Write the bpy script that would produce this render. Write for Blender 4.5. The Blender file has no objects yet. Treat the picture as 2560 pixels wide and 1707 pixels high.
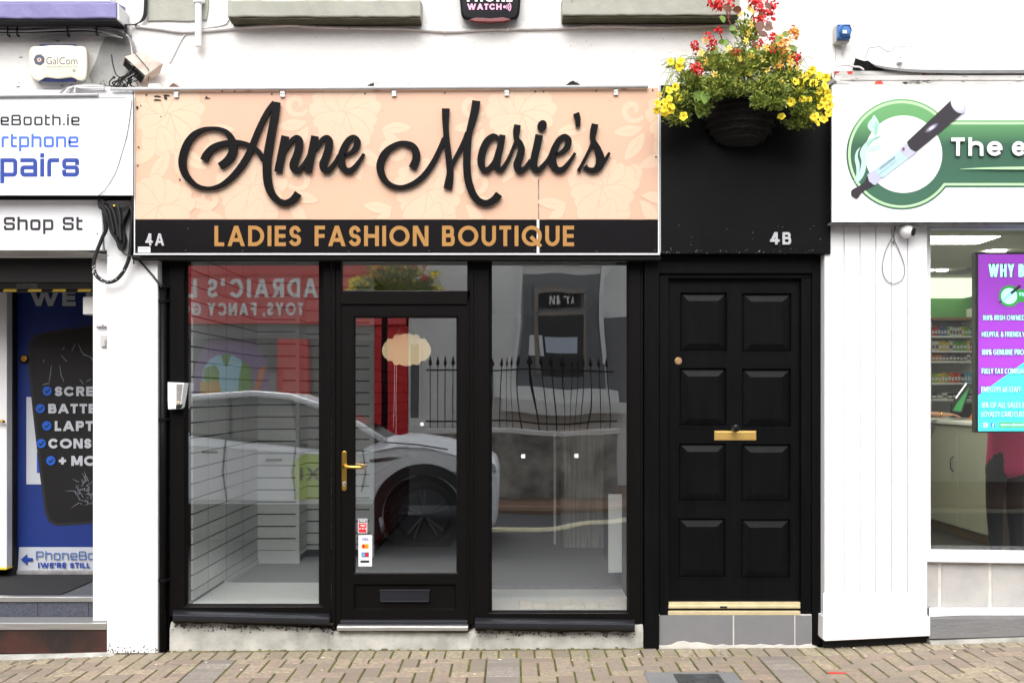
import bpy, bmesh, math, random
from mathutils import Vector, Matrix
random.seed(11)
PI = math.pi
SC = bpy.context.scene
COL = SC.collection

# ---------------------------------------------------------------- camera
CAM_D, CAM_H, FPX = 6.4, 1.57, 2592.0
cd = bpy.data.cameras.new('camera'); cam = bpy.data.objects.new('camera', cd); COL.objects.link(cam)
cam.location = (0, -CAM_D, CAM_H); cam.rotation_euler = (PI / 2, 0, 0)
cd.sensor_width = 36; cd.lens = 36 * FPX / 2560; cd.shift_y = 131.5 / 2560
cd.clip_start = 0.05; cd.clip_end = 300
SC.camera = cam

# ---------------------------------------------------------------- sky, sun, exposure (overcast day)
SUN_EL, SUN_AZ = math.radians(47), math.radians(188)
w = bpy.data.worlds.new('World'); SC.world = w; w.use_nodes = True
nt = w.node_tree; bg = nt.nodes['Background']
sky = nt.nodes.new('ShaderNodeTexSky'); sky.sky_type = 'NISHITA'; sky.sun_disc = False
sky.sun_elevation = SUN_EL; sky.sun_rotation = SUN_AZ; sky.dust_density = 4.0; sky.air_density = 1.0
hsv = nt.nodes.new('ShaderNodeHueSaturation'); hsv.inputs['Saturation'].default_value = 0.22
nt.links.new(sky.outputs[0], hsv.inputs['Color']); nt.links.new(hsv.outputs[0], bg.inputs['Color'])
bg.inputs['Strength'].default_value = 0.13
sl = bpy.data.lights.new('sun', 'SUN'); so = bpy.data.objects.new('sun', sl); COL.objects.link(so)
sl.energy = 1.5; sl.angle = math.radians(60); sl.color = (1.0, 0.97, 0.93)
sd = Vector((math.sin(SUN_AZ) * math.cos(SUN_EL), math.cos(SUN_AZ) * math.cos(SUN_EL), math.sin(SUN_EL)))
so.rotation_euler = sd.to_track_quat('Z', 'Y').to_euler(); so.location = (0, -5, 12)
SC.view_settings.view_transform = 'Standard'; SC.view_settings.look = 'None'
SC.view_settings.exposure = 0.85; SC.view_settings.gamma = 1
SC.cycles.max_bounces = 10; SC.cycles.transparent_max_bounces = 16

# ---------------------------------------------------------------- helpers
def X(px, y=0.0): return (px - 1280) * (CAM_D + y) / FPX
def Z(py, y=0.0): return CAM_H + (985 - py) * (CAM_D + y) / FPX
def P(px, py, y=0.0): return Vector((X(px, y), y, Z(py, y)))
def srgb(r, g, b):
    f = lambda c: (c / 255 / 12.92) if c <= 10 else ((c / 255 + 0.055) / 1.055) ** 2.4
    return (f(r), f(g), f(b), 1)

OFF = {}
def ob_link(name, data, parent=None):
    o = bpy.data.objects.new(name, data); COL.objects.link(o)
    if parent is not None: o.parent = parent
    return o
def tag(o, label=None, cat=None, group=None, kind=None):
    if label: o['label'] = label
    if cat: o['category'] = cat
    if group: o['group'] = group
    if kind: o['kind'] = kind
    return o
def thing(name, label, cat, loc=(0, 0, 0), group=None):
    o = ob_link(name, None); o.empty_display_size = 0.1
    o.location = loc; OFF[o.name] = Vector(loc)
    return tag(o, label, cat, group)
def dup(o, parent=None):
    c = o.copy(); COL.objects.link(c)
    if parent is not None: c.parent = parent
    OFF[c.name] = OFF.get(o.name, Vector())
    for ch in list(o.children): dup(ch, c)
    return c

def catmull(pts, n=6, closed=False):
    pts = [Vector(p) for p in pts]; out = []; N = len(pts)
    rng = range(N) if closed else range(N - 1)
    for i in rng:
        p1, p2 = pts[i], pts[(i + 1) % N]
        p0 = pts[(i - 1) % N] if closed else (pts[i - 1] if i > 0 else p1 * 2 - p2)
        p3 = pts[(i + 2) % N] if closed else (pts[i + 2] if i + 2 < N else p2 * 2 - p1)
        for k in range(n):
            t = k / n
            out.append(0.5 * (2 * p1 + (p2 - p0) * t + (2 * p0 - 5 * p1 + 4 * p2 - p3) * t * t + (3 * p1 - p0 - 3 * p2 + p3) * t ** 3))
    if not closed: out.append(pts[-1])
    return out

class MB:
    def __init__(s): s.v = []; s.f = []; s.m = []
    def add(s, vs, fs, m=0):
        b = len(s.v); s.v += [Vector(v) for v in vs]
        for f in fs: s.f.append([b + i for i in f]); s.m.append(m)
        return s
    def box(s, x0, x1, y0, y1, z0, z1, m=0):
        vs = [(x, y, z) for x in (x0, x1) for y in (y0, y1) for z in (z0, z1)]
        return s.add(vs, [(0, 1, 3, 2), (4, 6, 7, 5), (0, 4, 5, 1), (2, 3, 7, 6), (0, 2, 6, 4), (1, 5, 7, 3)], m)
    def pb(s, x0, y0, x1, y1, yf, yb, m=0):          # box whose front face is at depth yf, given by photo px
        return s.box(X(x0, yf), X(x1, yf), yf, yb, Z(y1, yf), Z(y0, yf), m)
    def prism(s, pts, yf, yb, m=0):                  # outline in (x,z), extruded yf..yb
        n = len(pts)
        vs = [(p[0], yf, p[1]) for p in pts] + [(p[0], yb, p[1]) for p in pts]
        fs = [tuple(range(n)), tuple(range(2 * n - 1, n - 1, -1))] + [(i, i + n, (i + 1) % n + n, (i + 1) % n) for i in range(n)]
        return s.add(vs, fs, m)
    def pprism(s, pts, yf, yb, m=0):
        return s.prism([(X(a, yf), Z(b, yf)) for a, b in pts], yf, yb, m)
    def loft(s, rings, m=0, cap0=False, cap1=True):
        n = len(rings[0]); b = [v for r in rings for v in r]; fs = []
        for k in range(len(rings) - 1):
            for i in range(n):
                j = (i + 1) % n
                fs.append((k * n + i, k * n + j, (k + 1) * n + j, (k + 1) * n + i))
        if cap0: fs.append(tuple(range(n - 1, -1, -1)))
        if cap1: fs.append(tuple((len(rings) - 1) * n + i for i in range(n)))
        return s.add(b, fs, m)
    def rects(s, rl, m=0, cap0=False, cap1=True):    # each (x0,z0,x1,z1,y) in metres
        return s.loft([[(a, y, b), (c, y, b), (c, y, d), (a, y, d)] for a, b, c, d, y in rl], m, cap0, cap1)
    def tube(s, pts, r, n=8, m=0, cap=True):
        pts = [Vector(p) for p in pts]; N = len(pts)
        rr = r if isinstance(r, (list, tuple)) else [r] * N
        up = None; rings = []
        for i, p in enumerate(pts):
            t = (pts[min(i + 1, N - 1)] - pts[max(i - 1, 0)])
            t = t.normalized() if t.length > 1e-9 else Vector((0, 0, 1))
            if up is None:
                up = Vector((0, 0, 1)) if abs(t.z) < 0.9 else Vector((1, 0, 0))
            a = t.cross(up)
            if a.length < 1e-6: a = t.cross(Vector((0.3, 1, 0.2)))
            a.normalize(); bb = a.cross(t).normalized(); up = bb
            rings.append([p + (a * math.cos(2 * PI * k / n) + bb * math.sin(2 * PI * k / n)) * rr[i] for k in range(n)])
        return s.loft(rings, m, cap, cap)
    def lathe(s, c, prof, axis='z', n=24, m=0, cap=True, a0=0, a1=2 * PI):
        c = Vector(c); rings = []
        for r, h in prof:
            ring = []
            for k in range(n):
                a = a0 + (a1 - a0) * k / n
                u, v_ = r * math.cos(a), r * math.sin(a)
                q = {'z': Vector((u, v_, h)), 'y': Vector((u, h, v_)), 'x': Vector((h, u, v_))}[axis]
                ring.append(c + q)
            rings.append(ring)
        return s.loft(rings, m, cap, cap)
    def ball(s, c, r, n=10, k=6, m=0):
        r = r if isinstance(r, (tuple, list)) else (r, r, r)
        rings = []
        for j in range(k + 1):
            th = -PI / 2 + PI * (0.02 + 0.96 * j / k)
            rings.append([(c[0] + r[0] * math.cos(th) * math.cos(2 * PI * i / n), c[1] + r[1] * math.cos(th) * math.sin(2 * PI * i / n), c[2] + r[2] * math.sin(th)) for i in range(n)])
        return s.loft(rings, m, True, True)
    def build(s, name, mats, parent=None, bevel=0, smooth=False, seg=2, fixn=True):
        me = bpy.data.meshes.new(name)
        root = parent
        while root is not None and root.parent is not None: root = root.parent
        off = OFF.get(root.name, Vector()) if root is not None else Vector()
        me.from_pydata([tuple(v - off) for v in s.v], [], s.f)
        mats = mats if isinstance(mats, (list, tuple)) else [mats]
        for mt in mats: me.materials.append(mt)
        me.polygons.foreach_set('material_index', s.m)
        if smooth: me.polygons.foreach_set('use_smooth', [True] * len(s.f))
        if fixn:
            bm = bmesh.new(); bm.from_mesh(me); bmesh.ops.recalc_face_normals(bm, faces=bm.faces); bm.to_mesh(me); bm.free()
        me.update()
        o = ob_link(name, me, parent)
        if bevel:
            b = o.modifiers.new('bevel', 'BEVEL'); b.width = bevel; b.segments = seg; b.limit_method = 'ANGLE'; b.angle_limit = math.radians(40)
        return o

# ---------------------------------------------------------------- materials
def mat(name, col, rough=0.6, metal=0.0, var=0.0, vscale=6.0, col2=None, spots=0.0, sscale=40.0, scol=(0.05, 0.045, 0.04, 1), bump=0.0, bscale=60.0, stretch=(1, 1, 1), emit=0.0, spec=0.5, attr=None):
    m = bpy.data.materials.new(name); m.use_nodes = True
    n = m.node_tree.nodes; l = m.node_tree.links; b = n['Principled BSDF']
    b.inputs['Roughness'].default_value = rough; b.inputs['Metallic'].default_value = metal
    b.inputs['Specular IOR Level'].default_value = spec
    if len(col) == 3: col = tuple(col) + (1,)
    tc = n.new('ShaderNodeTexCoord'); mp = n.new('ShaderNodeMapping'); mp.inputs['Scale'].default_value = stretch
    l.new(tc.outputs['Object'], mp.inputs['Vector'])
    def noise(sc, det=6, ro=0.6):
        t = n.new('ShaderNodeTexNoise'); t.inputs['Scale'].default_value = sc; t.inputs['Detail'].default_value = det; t.inputs['Roughness'].default_value = ro
        l.new(mp.outputs[0], t.inputs['Vector']); return t.outputs['Fac']
    def ramp(src, a, bb):
        r = n.new('ShaderNodeMapRange'); r.inputs[1].default_value = a; r.inputs[2].default_value = bb; l.new(src, r.inputs[0]); return r.outputs[0]
    def mix(fac, c1, c2):
        x = n.new('ShaderNodeMix'); x.data_type = 'RGBA'; l.new(fac, x.inputs[0])
        for s_, c in ((6, c1), (7, c2)):
            if isinstance(c, tuple): x.inputs[s_].default_value = c
            else: l.new(c, x.inputs[s_])
        return x.outputs[2]
    cur = col
    if attr:
        a = n.new('ShaderNodeAttribute'); a.attribute_name = attr; cur = a.outputs['Color']
    if var or col2:
        c2 = col2 if col2 else tuple(max(0, c * (1 - var)) for c in col[:3]) + (1,)
        cur = mix(ramp(noise(vscale), 0.35, 0.65), cur, c2)
    if spots:
        cur = mix(ramp(noise(sscale, 8, 0.7), 0.5 + 0.25 * (1 - spots), 0.56 + 0.25 * (1 - spots)), cur, scol)
    if isinstance(cur, tuple): b.inputs['Base Color'].default_value = cur
    else: l.new(cur, b.inputs['Base Color'])
    if bump:
        bp = n.new('ShaderNodeBump'); bp.inputs['Strength'].default_value = bump; bp.inputs['Distance'].default_value = 0.01
        l.new(noise(bscale, 8, 0.65), bp.inputs['Height']); l.new(bp.outputs[0], b.inputs['Normal'])
    if rough < 0.75 and not emit:
        r = n.new('ShaderNodeMapRange'); r.inputs[3].default_value = max(0.02, rough - 0.08); r.inputs[4].default_value = min(1, rough + 0.1)
        l.new(noise(max(3, vscale * 0.7)), r.inputs[0]); l.new(r.outputs[0], b.inputs['Roughness'])
    if emit:
        b.inputs['Emission Strength'].default_value = emit
        if isinstance(cur, tuple): b.inputs['Emission Color'].default_value = cur
        else: l.new(cur, b.inputs['Emission Color'])
    return m

def glass(name, refl, tint=(0.985, 0.995, 0.99, 1), wob=0.0, wscale=2.2):
    m = bpy.data.materials.new(name); m.use_nodes = True
    n = m.node_tree.nodes; l = m.node_tree.links; n.clear()
    out = n.new('ShaderNodeOutputMaterial'); mx = n.new('ShaderNodeMixShader'); tr = n.new('ShaderNodeBsdfTransparent'); gl = n.new('ShaderNodeBsdfGlossy')
    tr.inputs[0].default_value = tint; gl.inputs['Roughness'].default_value = 0.0; gl.inputs[0].default_value = (0.98, 0.99, 1, 1)
    lw = n.new('ShaderNodeLayerWeight'); lw.inputs['Blend'].default_value = 0.12
    mr = n.new('ShaderNodeMapRange'); mr.inputs[3].default_value = refl; mr.inputs[4].default_value = 0.9
    l.new(lw.outputs['Fresnel'], mr.inputs[0]); mr.inputs[1].default_value = 0.04
    l.new(mr.outputs[0], mx.inputs[0]); l.new(tr.outputs[0], mx.inputs[1]); l.new(gl.outputs[0], mx.inputs[2]); l.new(mx.outputs[0], out.inputs[0])
    if wob:
        tc = n.new('ShaderNodeTexCoord'); mp = n.new('ShaderNodeMapping'); mp.inputs['Scale'].default_value = (1.0, 1, 0.45)
        ns = n.new('ShaderNodeTexNoise'); ns.inputs['Scale'].default_value = wscale; ns.inputs['Detail'].default_value = 1.5
        bp = n.new('ShaderNodeBump'); bp.inputs['Strength'].default_value = 1.0; bp.inputs['Distance'].default_value = wob
        l.new(tc.outputs['Object'], mp.inputs[0]); l.new(mp.outputs[0], ns.inputs['Vector']); l.new(ns.outputs['Fac'], bp.inputs['Height']); l.new(bp.outputs[0], gl.inputs['Normal'])
    return m

M = {}
M['render'] = mat('white_render', srgb(230, 229, 227), 0.85, var=0.09, vscale=1.8, spots=0.2, sscale=9, scol=srgb(176, 172, 168), bump=0.7, bscale=26)
M['white'] = mat('white_paint', srgb(236, 236, 238), 0.5, var=0.04, vscale=3, spots=0.1, sscale=30, scol=srgb(150, 145, 140), bump=0.05, bscale=25)
M['white_brick'] = mat('white_painted_brick', srgb(238, 238, 238), 0.6, var=0.03, spots=0.06, sscale=30, scol=srgb(120, 115, 110), bump=0.1, bscale=50)
M['sign_white'] = mat('white_acrylic', srgb(238, 240, 242), 0.35, var=0.02, spots=0.04, sscale=60, scol=srgb(170, 170, 170))
M['dirty_white'] = mat('dirty_white_trim', srgb(205, 203, 200), 0.6, var=0.25, vscale=5, spots=0.3, sscale=22, scol=srgb(110, 105, 100), bump=0.15, bscale=40)
M['sill_green'] = mat('greygreen_sill_paint', srgb(170, 171, 160), 0.8, var=0.16, vscale=5, spots=0.28, sscale=9, scol=srgb(120, 120, 95), bump=0.4, bscale=35)
M['sill_purple'] = mat('flaking_lilac_paint', srgb(140, 136, 184), 0.75, var=0.15, vscale=4, spots=0.3, sscale=9, scol=srgb(105, 98, 95), bump=0.4, bscale=30)
M['bare'] = mat('bare_grey_cement', srgb(165, 165, 163), 0.9, var=0.3, vscale=5, spots=0.2, sscale=20, bump=0.5, bscale=40)
M['black'] = mat('black_satin_paint', srgb(17, 17, 19), 0.42, var=0.35, vscale=3, spots=0.14, sscale=30, scol=srgb(48, 48, 52), bump=0.12, bscale=20, spec=0.1)
M['black_door'] = mat('black_gloss_door_paint', srgb(15, 15, 17), 0.36, var=0.35, vscale=5, spots=0.16, sscale=45, scol=srgb(44, 44, 48), bump=0.05, bscale=60, stretch=(4, 1, 0.5), spec=0.1)
M['upvc'] = mat('black_brown_upvc', srgb(16, 14, 14), 0.38, var=0.15, vscale=8, spots=0.05, sscale=70, scol=srgb(95, 95, 98), bump=0.04, bscale=40, stretch=(1, 1, 0.15), spec=0.1)
M['sill_metal'] = mat('dark_grey_sill', srgb(34, 35, 41), 0.35, var=0.2, vscale=8, spots=0.12, sscale=60, scol=srgb(120, 120, 120), spec=0.3)
M['dark'] = mat('dark_void', srgb(8, 7, 7), 0.8)
M['rubber'] = mat('black_cable_rubber', srgb(20, 20, 22), 0.6, var=0.3, spots=0.1, sscale=60, scol=srgb(130, 130, 130))
M['cable_grey'] = mat('grey_cable', srgb(150, 150, 152), 0.6, var=0.35, vscale=20, spots=0.2, sscale=40)
M['cable_white'] = mat('white_painted_cable', srgb(222, 220, 220), 0.7, var=0.15, vscale=12, spots=0.12, sscale=40, scol=srgb(150, 145, 140))
M['pipe_grey'] = mat('pale_grey_conduit', srgb(205, 205, 208), 0.5, var=0.1, vscale=10, spots=0.08, sscale=40, scol=srgb(120, 118, 115))
M['alu'] = mat('brushed_aluminium', srgb(200, 200, 198), 0.35, metal=0.8, var=0.2, vscale=15, bump=0.05, bscale=60, stretch=(0.3, 4, 4))
M['chrome'] = mat('polished_chrome', srgb(200, 200, 205), 0.3, metal=0.35)
M['brass'] = mat('polished_brass', srgb(232, 186, 92), 0.22, metal=1.0, var=0.1)
M['gold_paint'] = mat('satin_gold_plate', srgb(214, 176, 100), 0.35, metal=0.55, var=0.1, vscale=9)
M['gold_alu'] = mat('gold_anodised_trim', srgb(222, 208, 168), 0.3, metal=0.3, var=0.15, vscale=12, spots=0.1, sscale=50, scol=srgb(110, 90, 50))
M['gold_text'] = mat('gold_vinyl', srgb(170, 122, 56), 0.5, var=0.06)
M['sign_black'] = mat('black_vinyl', srgb(17, 15, 18), 0.42, var=0.2, vscale=4, spots=0.04, sscale=80, scol=srgb(120, 120, 120), spec=0.1)
M['letter_black'] = mat('black_acrylic_letter', srgb(13, 12, 14), 0.4, spots=0.05, sscale=70, scol=srgb(100, 100, 100), spec=0.1)
M['concrete'] = mat('whitewashed_concrete', srgb(192, 191, 184), 0.9, col2=srgb(150, 149, 143), vscale=6, spots=0.3, sscale=9, scol=srgb(158, 146, 112), bump=0.5, bscale=45)
M['concrete_grey'] = mat('grey_concrete', srgb(126, 126, 126), 0.9, col2=srgb(118, 118, 120), vscale=9, spots=0.3, sscale=18, scol=srgb(70, 70, 70), bump=0.6, bscale=35, stretch=(0.5, 1, 1.5))
M['stone_tile'] = mat('grey_limestone_tile', srgb(122, 122, 124), 0.75, col2=srgb(118, 118, 121), vscale=10, spots=0.25, sscale=40, scol=srgb(95, 95, 97), bump=0.15, bscale=50)
M['sandstone'] = mat('pale_stone_block', srgb(186, 184, 180), 0.85, col2=srgb(168, 166, 163), vscale=4, spots=0.14, sscale=12, scol=srgb(150, 145, 138), bump=0.3, bscale=25)
M['mortar'] = mat('mortar', srgb(215, 212, 205), 0.95, var=0.2, bump=0.3)
M['granite'] = mat('speckled_granite', srgb(88, 92, 104), 0.5, col2=srgb(58, 60, 70), vscale=120, spots=0.3, sscale=150, scol=srgb(150, 150, 155))
M['mosaic'] = mat('red_brown_mosaic', srgb(20, 17, 17), 0.6, col2=srgb(84, 38, 27), vscale=3.2, spots=0.2, sscale=14, scol=srgb(140, 92, 62), bump=0.2, bscale=80)
M['mat_black'] = mat('black_entrance_mat', srgb(34, 34, 36), 0.9, bump=0.4, bscale=200)
M['interior_white'] = mat('white_slat_board', srgb(238, 241, 239), 0.6, var=0.03)
M['red_slat'] = mat('red_slat_board', srgb(165, 22, 30), 0.5, var=0.08)
M['carpet'] = mat('grey_carpet', srgb(150, 150, 154), 0.95, var=0.15, vscale=40, bump=0.3, bscale=150)
M['grey_wall'] = mat('grey_interior_wall', srgb(92, 92, 94), 0.9, var=0.1)
M['ceil'] = mat('white_ceiling', srgb(205, 206, 202), 0.9, var=0.03)
M['board'] = mat('white_melamine_board', srgb(243, 245, 242), 0.5, var=0.08, vscale=7, stretch=(0.4, 1, 1))
M['glass_front'] = glass('window_glass', 0.25, wob=0.0012, wscale=1.3)
M['glass_right'] = glass('old_window_glass', 0.27, wob=0.0050, wscale=1.6)
M['glass_vape'] = glass('clear_window_glass', 0.05, wob=0.001)
M['plaque'] = mat('pale_plywood', srgb(238, 212, 168), 0.6, var=0.06, vscale=9, stretch=(3, 1, 0.4))
M['string'] = mat('twine', srgb(170, 150, 120), 0.9)
M['paper'] = mat('white_paper', srgb(225, 228, 230), 0.7)
M['red_vinyl'] = mat('red_sticker', srgb(205, 25, 40), 0.5)
M['orange_vinyl'] = mat('orange_sticker', srgb(235, 140, 40), 0.5)
M['yellow_vinyl'] = mat('yellow_sticker', srgb(236, 205, 60), 0.5)
M['lblue_vinyl'] = mat('light_blue_sticker', srgb(80, 165, 220), 0.5)
M['navy_vinyl'] = mat('navy_vinyl', srgb(38, 54, 120), 0.5)
M['text_dark'] = mat('charcoal_vinyl', srgb(40, 36, 48), 0.5)
M['text_blue'] = mat('bright_blue_vinyl', srgb(64, 108, 225), 0.5)
M['text_royal'] = mat('royal_blue_vinyl', srgb(26, 62, 152), 0.5)
M['text_grey'] = mat('slate_text', srgb(80, 84, 104), 0.6)
M['text_pale'] = mat('faded_text', srgb(214, 210, 190), 0.6)
M['pink_text'] = mat('pink_print', srgb(240, 176, 210), 0.5)
M['white_text'] = mat('white_print', srgb(240, 240, 240), 0.5)
M['dark_brown'] = mat('dark_brown_matt', srgb(60, 55, 50), 0.95, var=0.4, vscale=20)

M['shade_under'] = mat('shaded_underside', srgb(72, 72, 52), 0.9, var=0.4, vscale=12, spots=0.2, sscale=25, bump=0.4)  # sill underside colour darkened to paint in the shade beneath
M['shade_under_lilac'] = mat('shaded_lilac_underside', srgb(30, 28, 34), 0.9, var=0.3, vscale=12)  # near-black colour paints the deep shade beneath the lilac sill
# ---------------------------------------------------------------- stroke lettering
def ribbon(mb, pts, hw, yf, th, m=0, closed=False, cap=0.0):
    pts = [Vector((p[0], p[1])) for p in pts]
    clean = [pts[0]]; hws = [hw[0] if isinstance(hw, list) else hw]
    for i, p in enumerate(pts[1:], 1):
        if (p - clean[-1]).length > 1e-6: clean.append(p); hws.append(hw[i] if isinstance(hw, list) else hw)
    pts = clean; N = len(pts)
    if N < 2: return
    if cap and not closed:
        pts[0] = pts[0] + (pts[0] - pts[1]).normalized() * cap
        pts[-1] = pts[-1] + (pts[-1] - pts[-2]).normalized() * cap
    L, R = [], []
    for i in range(N):
        a = pts[(i - 1) % N] if (closed or i > 0) else None
        c = pts[(i + 1) % N] if (closed or i < N - 1) else None
        d1 = (pts[i] - a).normalized() if a is not None else None
        d2 = (c - pts[i]).normalized() if c is not None else None
        if d1 is None: d1 = d2
        if d2 is None: d2 = d1
        n1 = Vector((-d1.y, d1.x)); n2 = Vector((-d2.y, d2.x)); nn = n1 + n2
        if nn.length < 1e-6: nn = n1
        nn.normalize(); k = hws[i] / max(0.35, nn.dot(n1))
        L.append(pts[i] + nn * k); R.append(pts[i] - nn * k)
    vs = [(p.x, yf, p.y) for p in L] + [(p.x, yf, p.y) for p in R] + [(p.x, yf + th, p.y) for p in L] + [(p.x, yf + th, p.y) for p in R]
    fs = []
    for i in range(N if closed else N - 1):
        j = (i + 1) % N
        fs += [(i, j, N + j, N + i), (2 * N + i, 3 * N + i, 3 * N + j, 2 * N + j), (i, 2 * N + i, 2 * N + j, j), (N + i, N + j, 3 * N + j, 3 * N + i)]
    if not closed:
        fs += [(0, N, 3 * N, 2 * N), (N - 1, 3 * N - 1, 4 * N - 1, 2 * N - 1)]
    mb.add(vs, fs, m)

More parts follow.
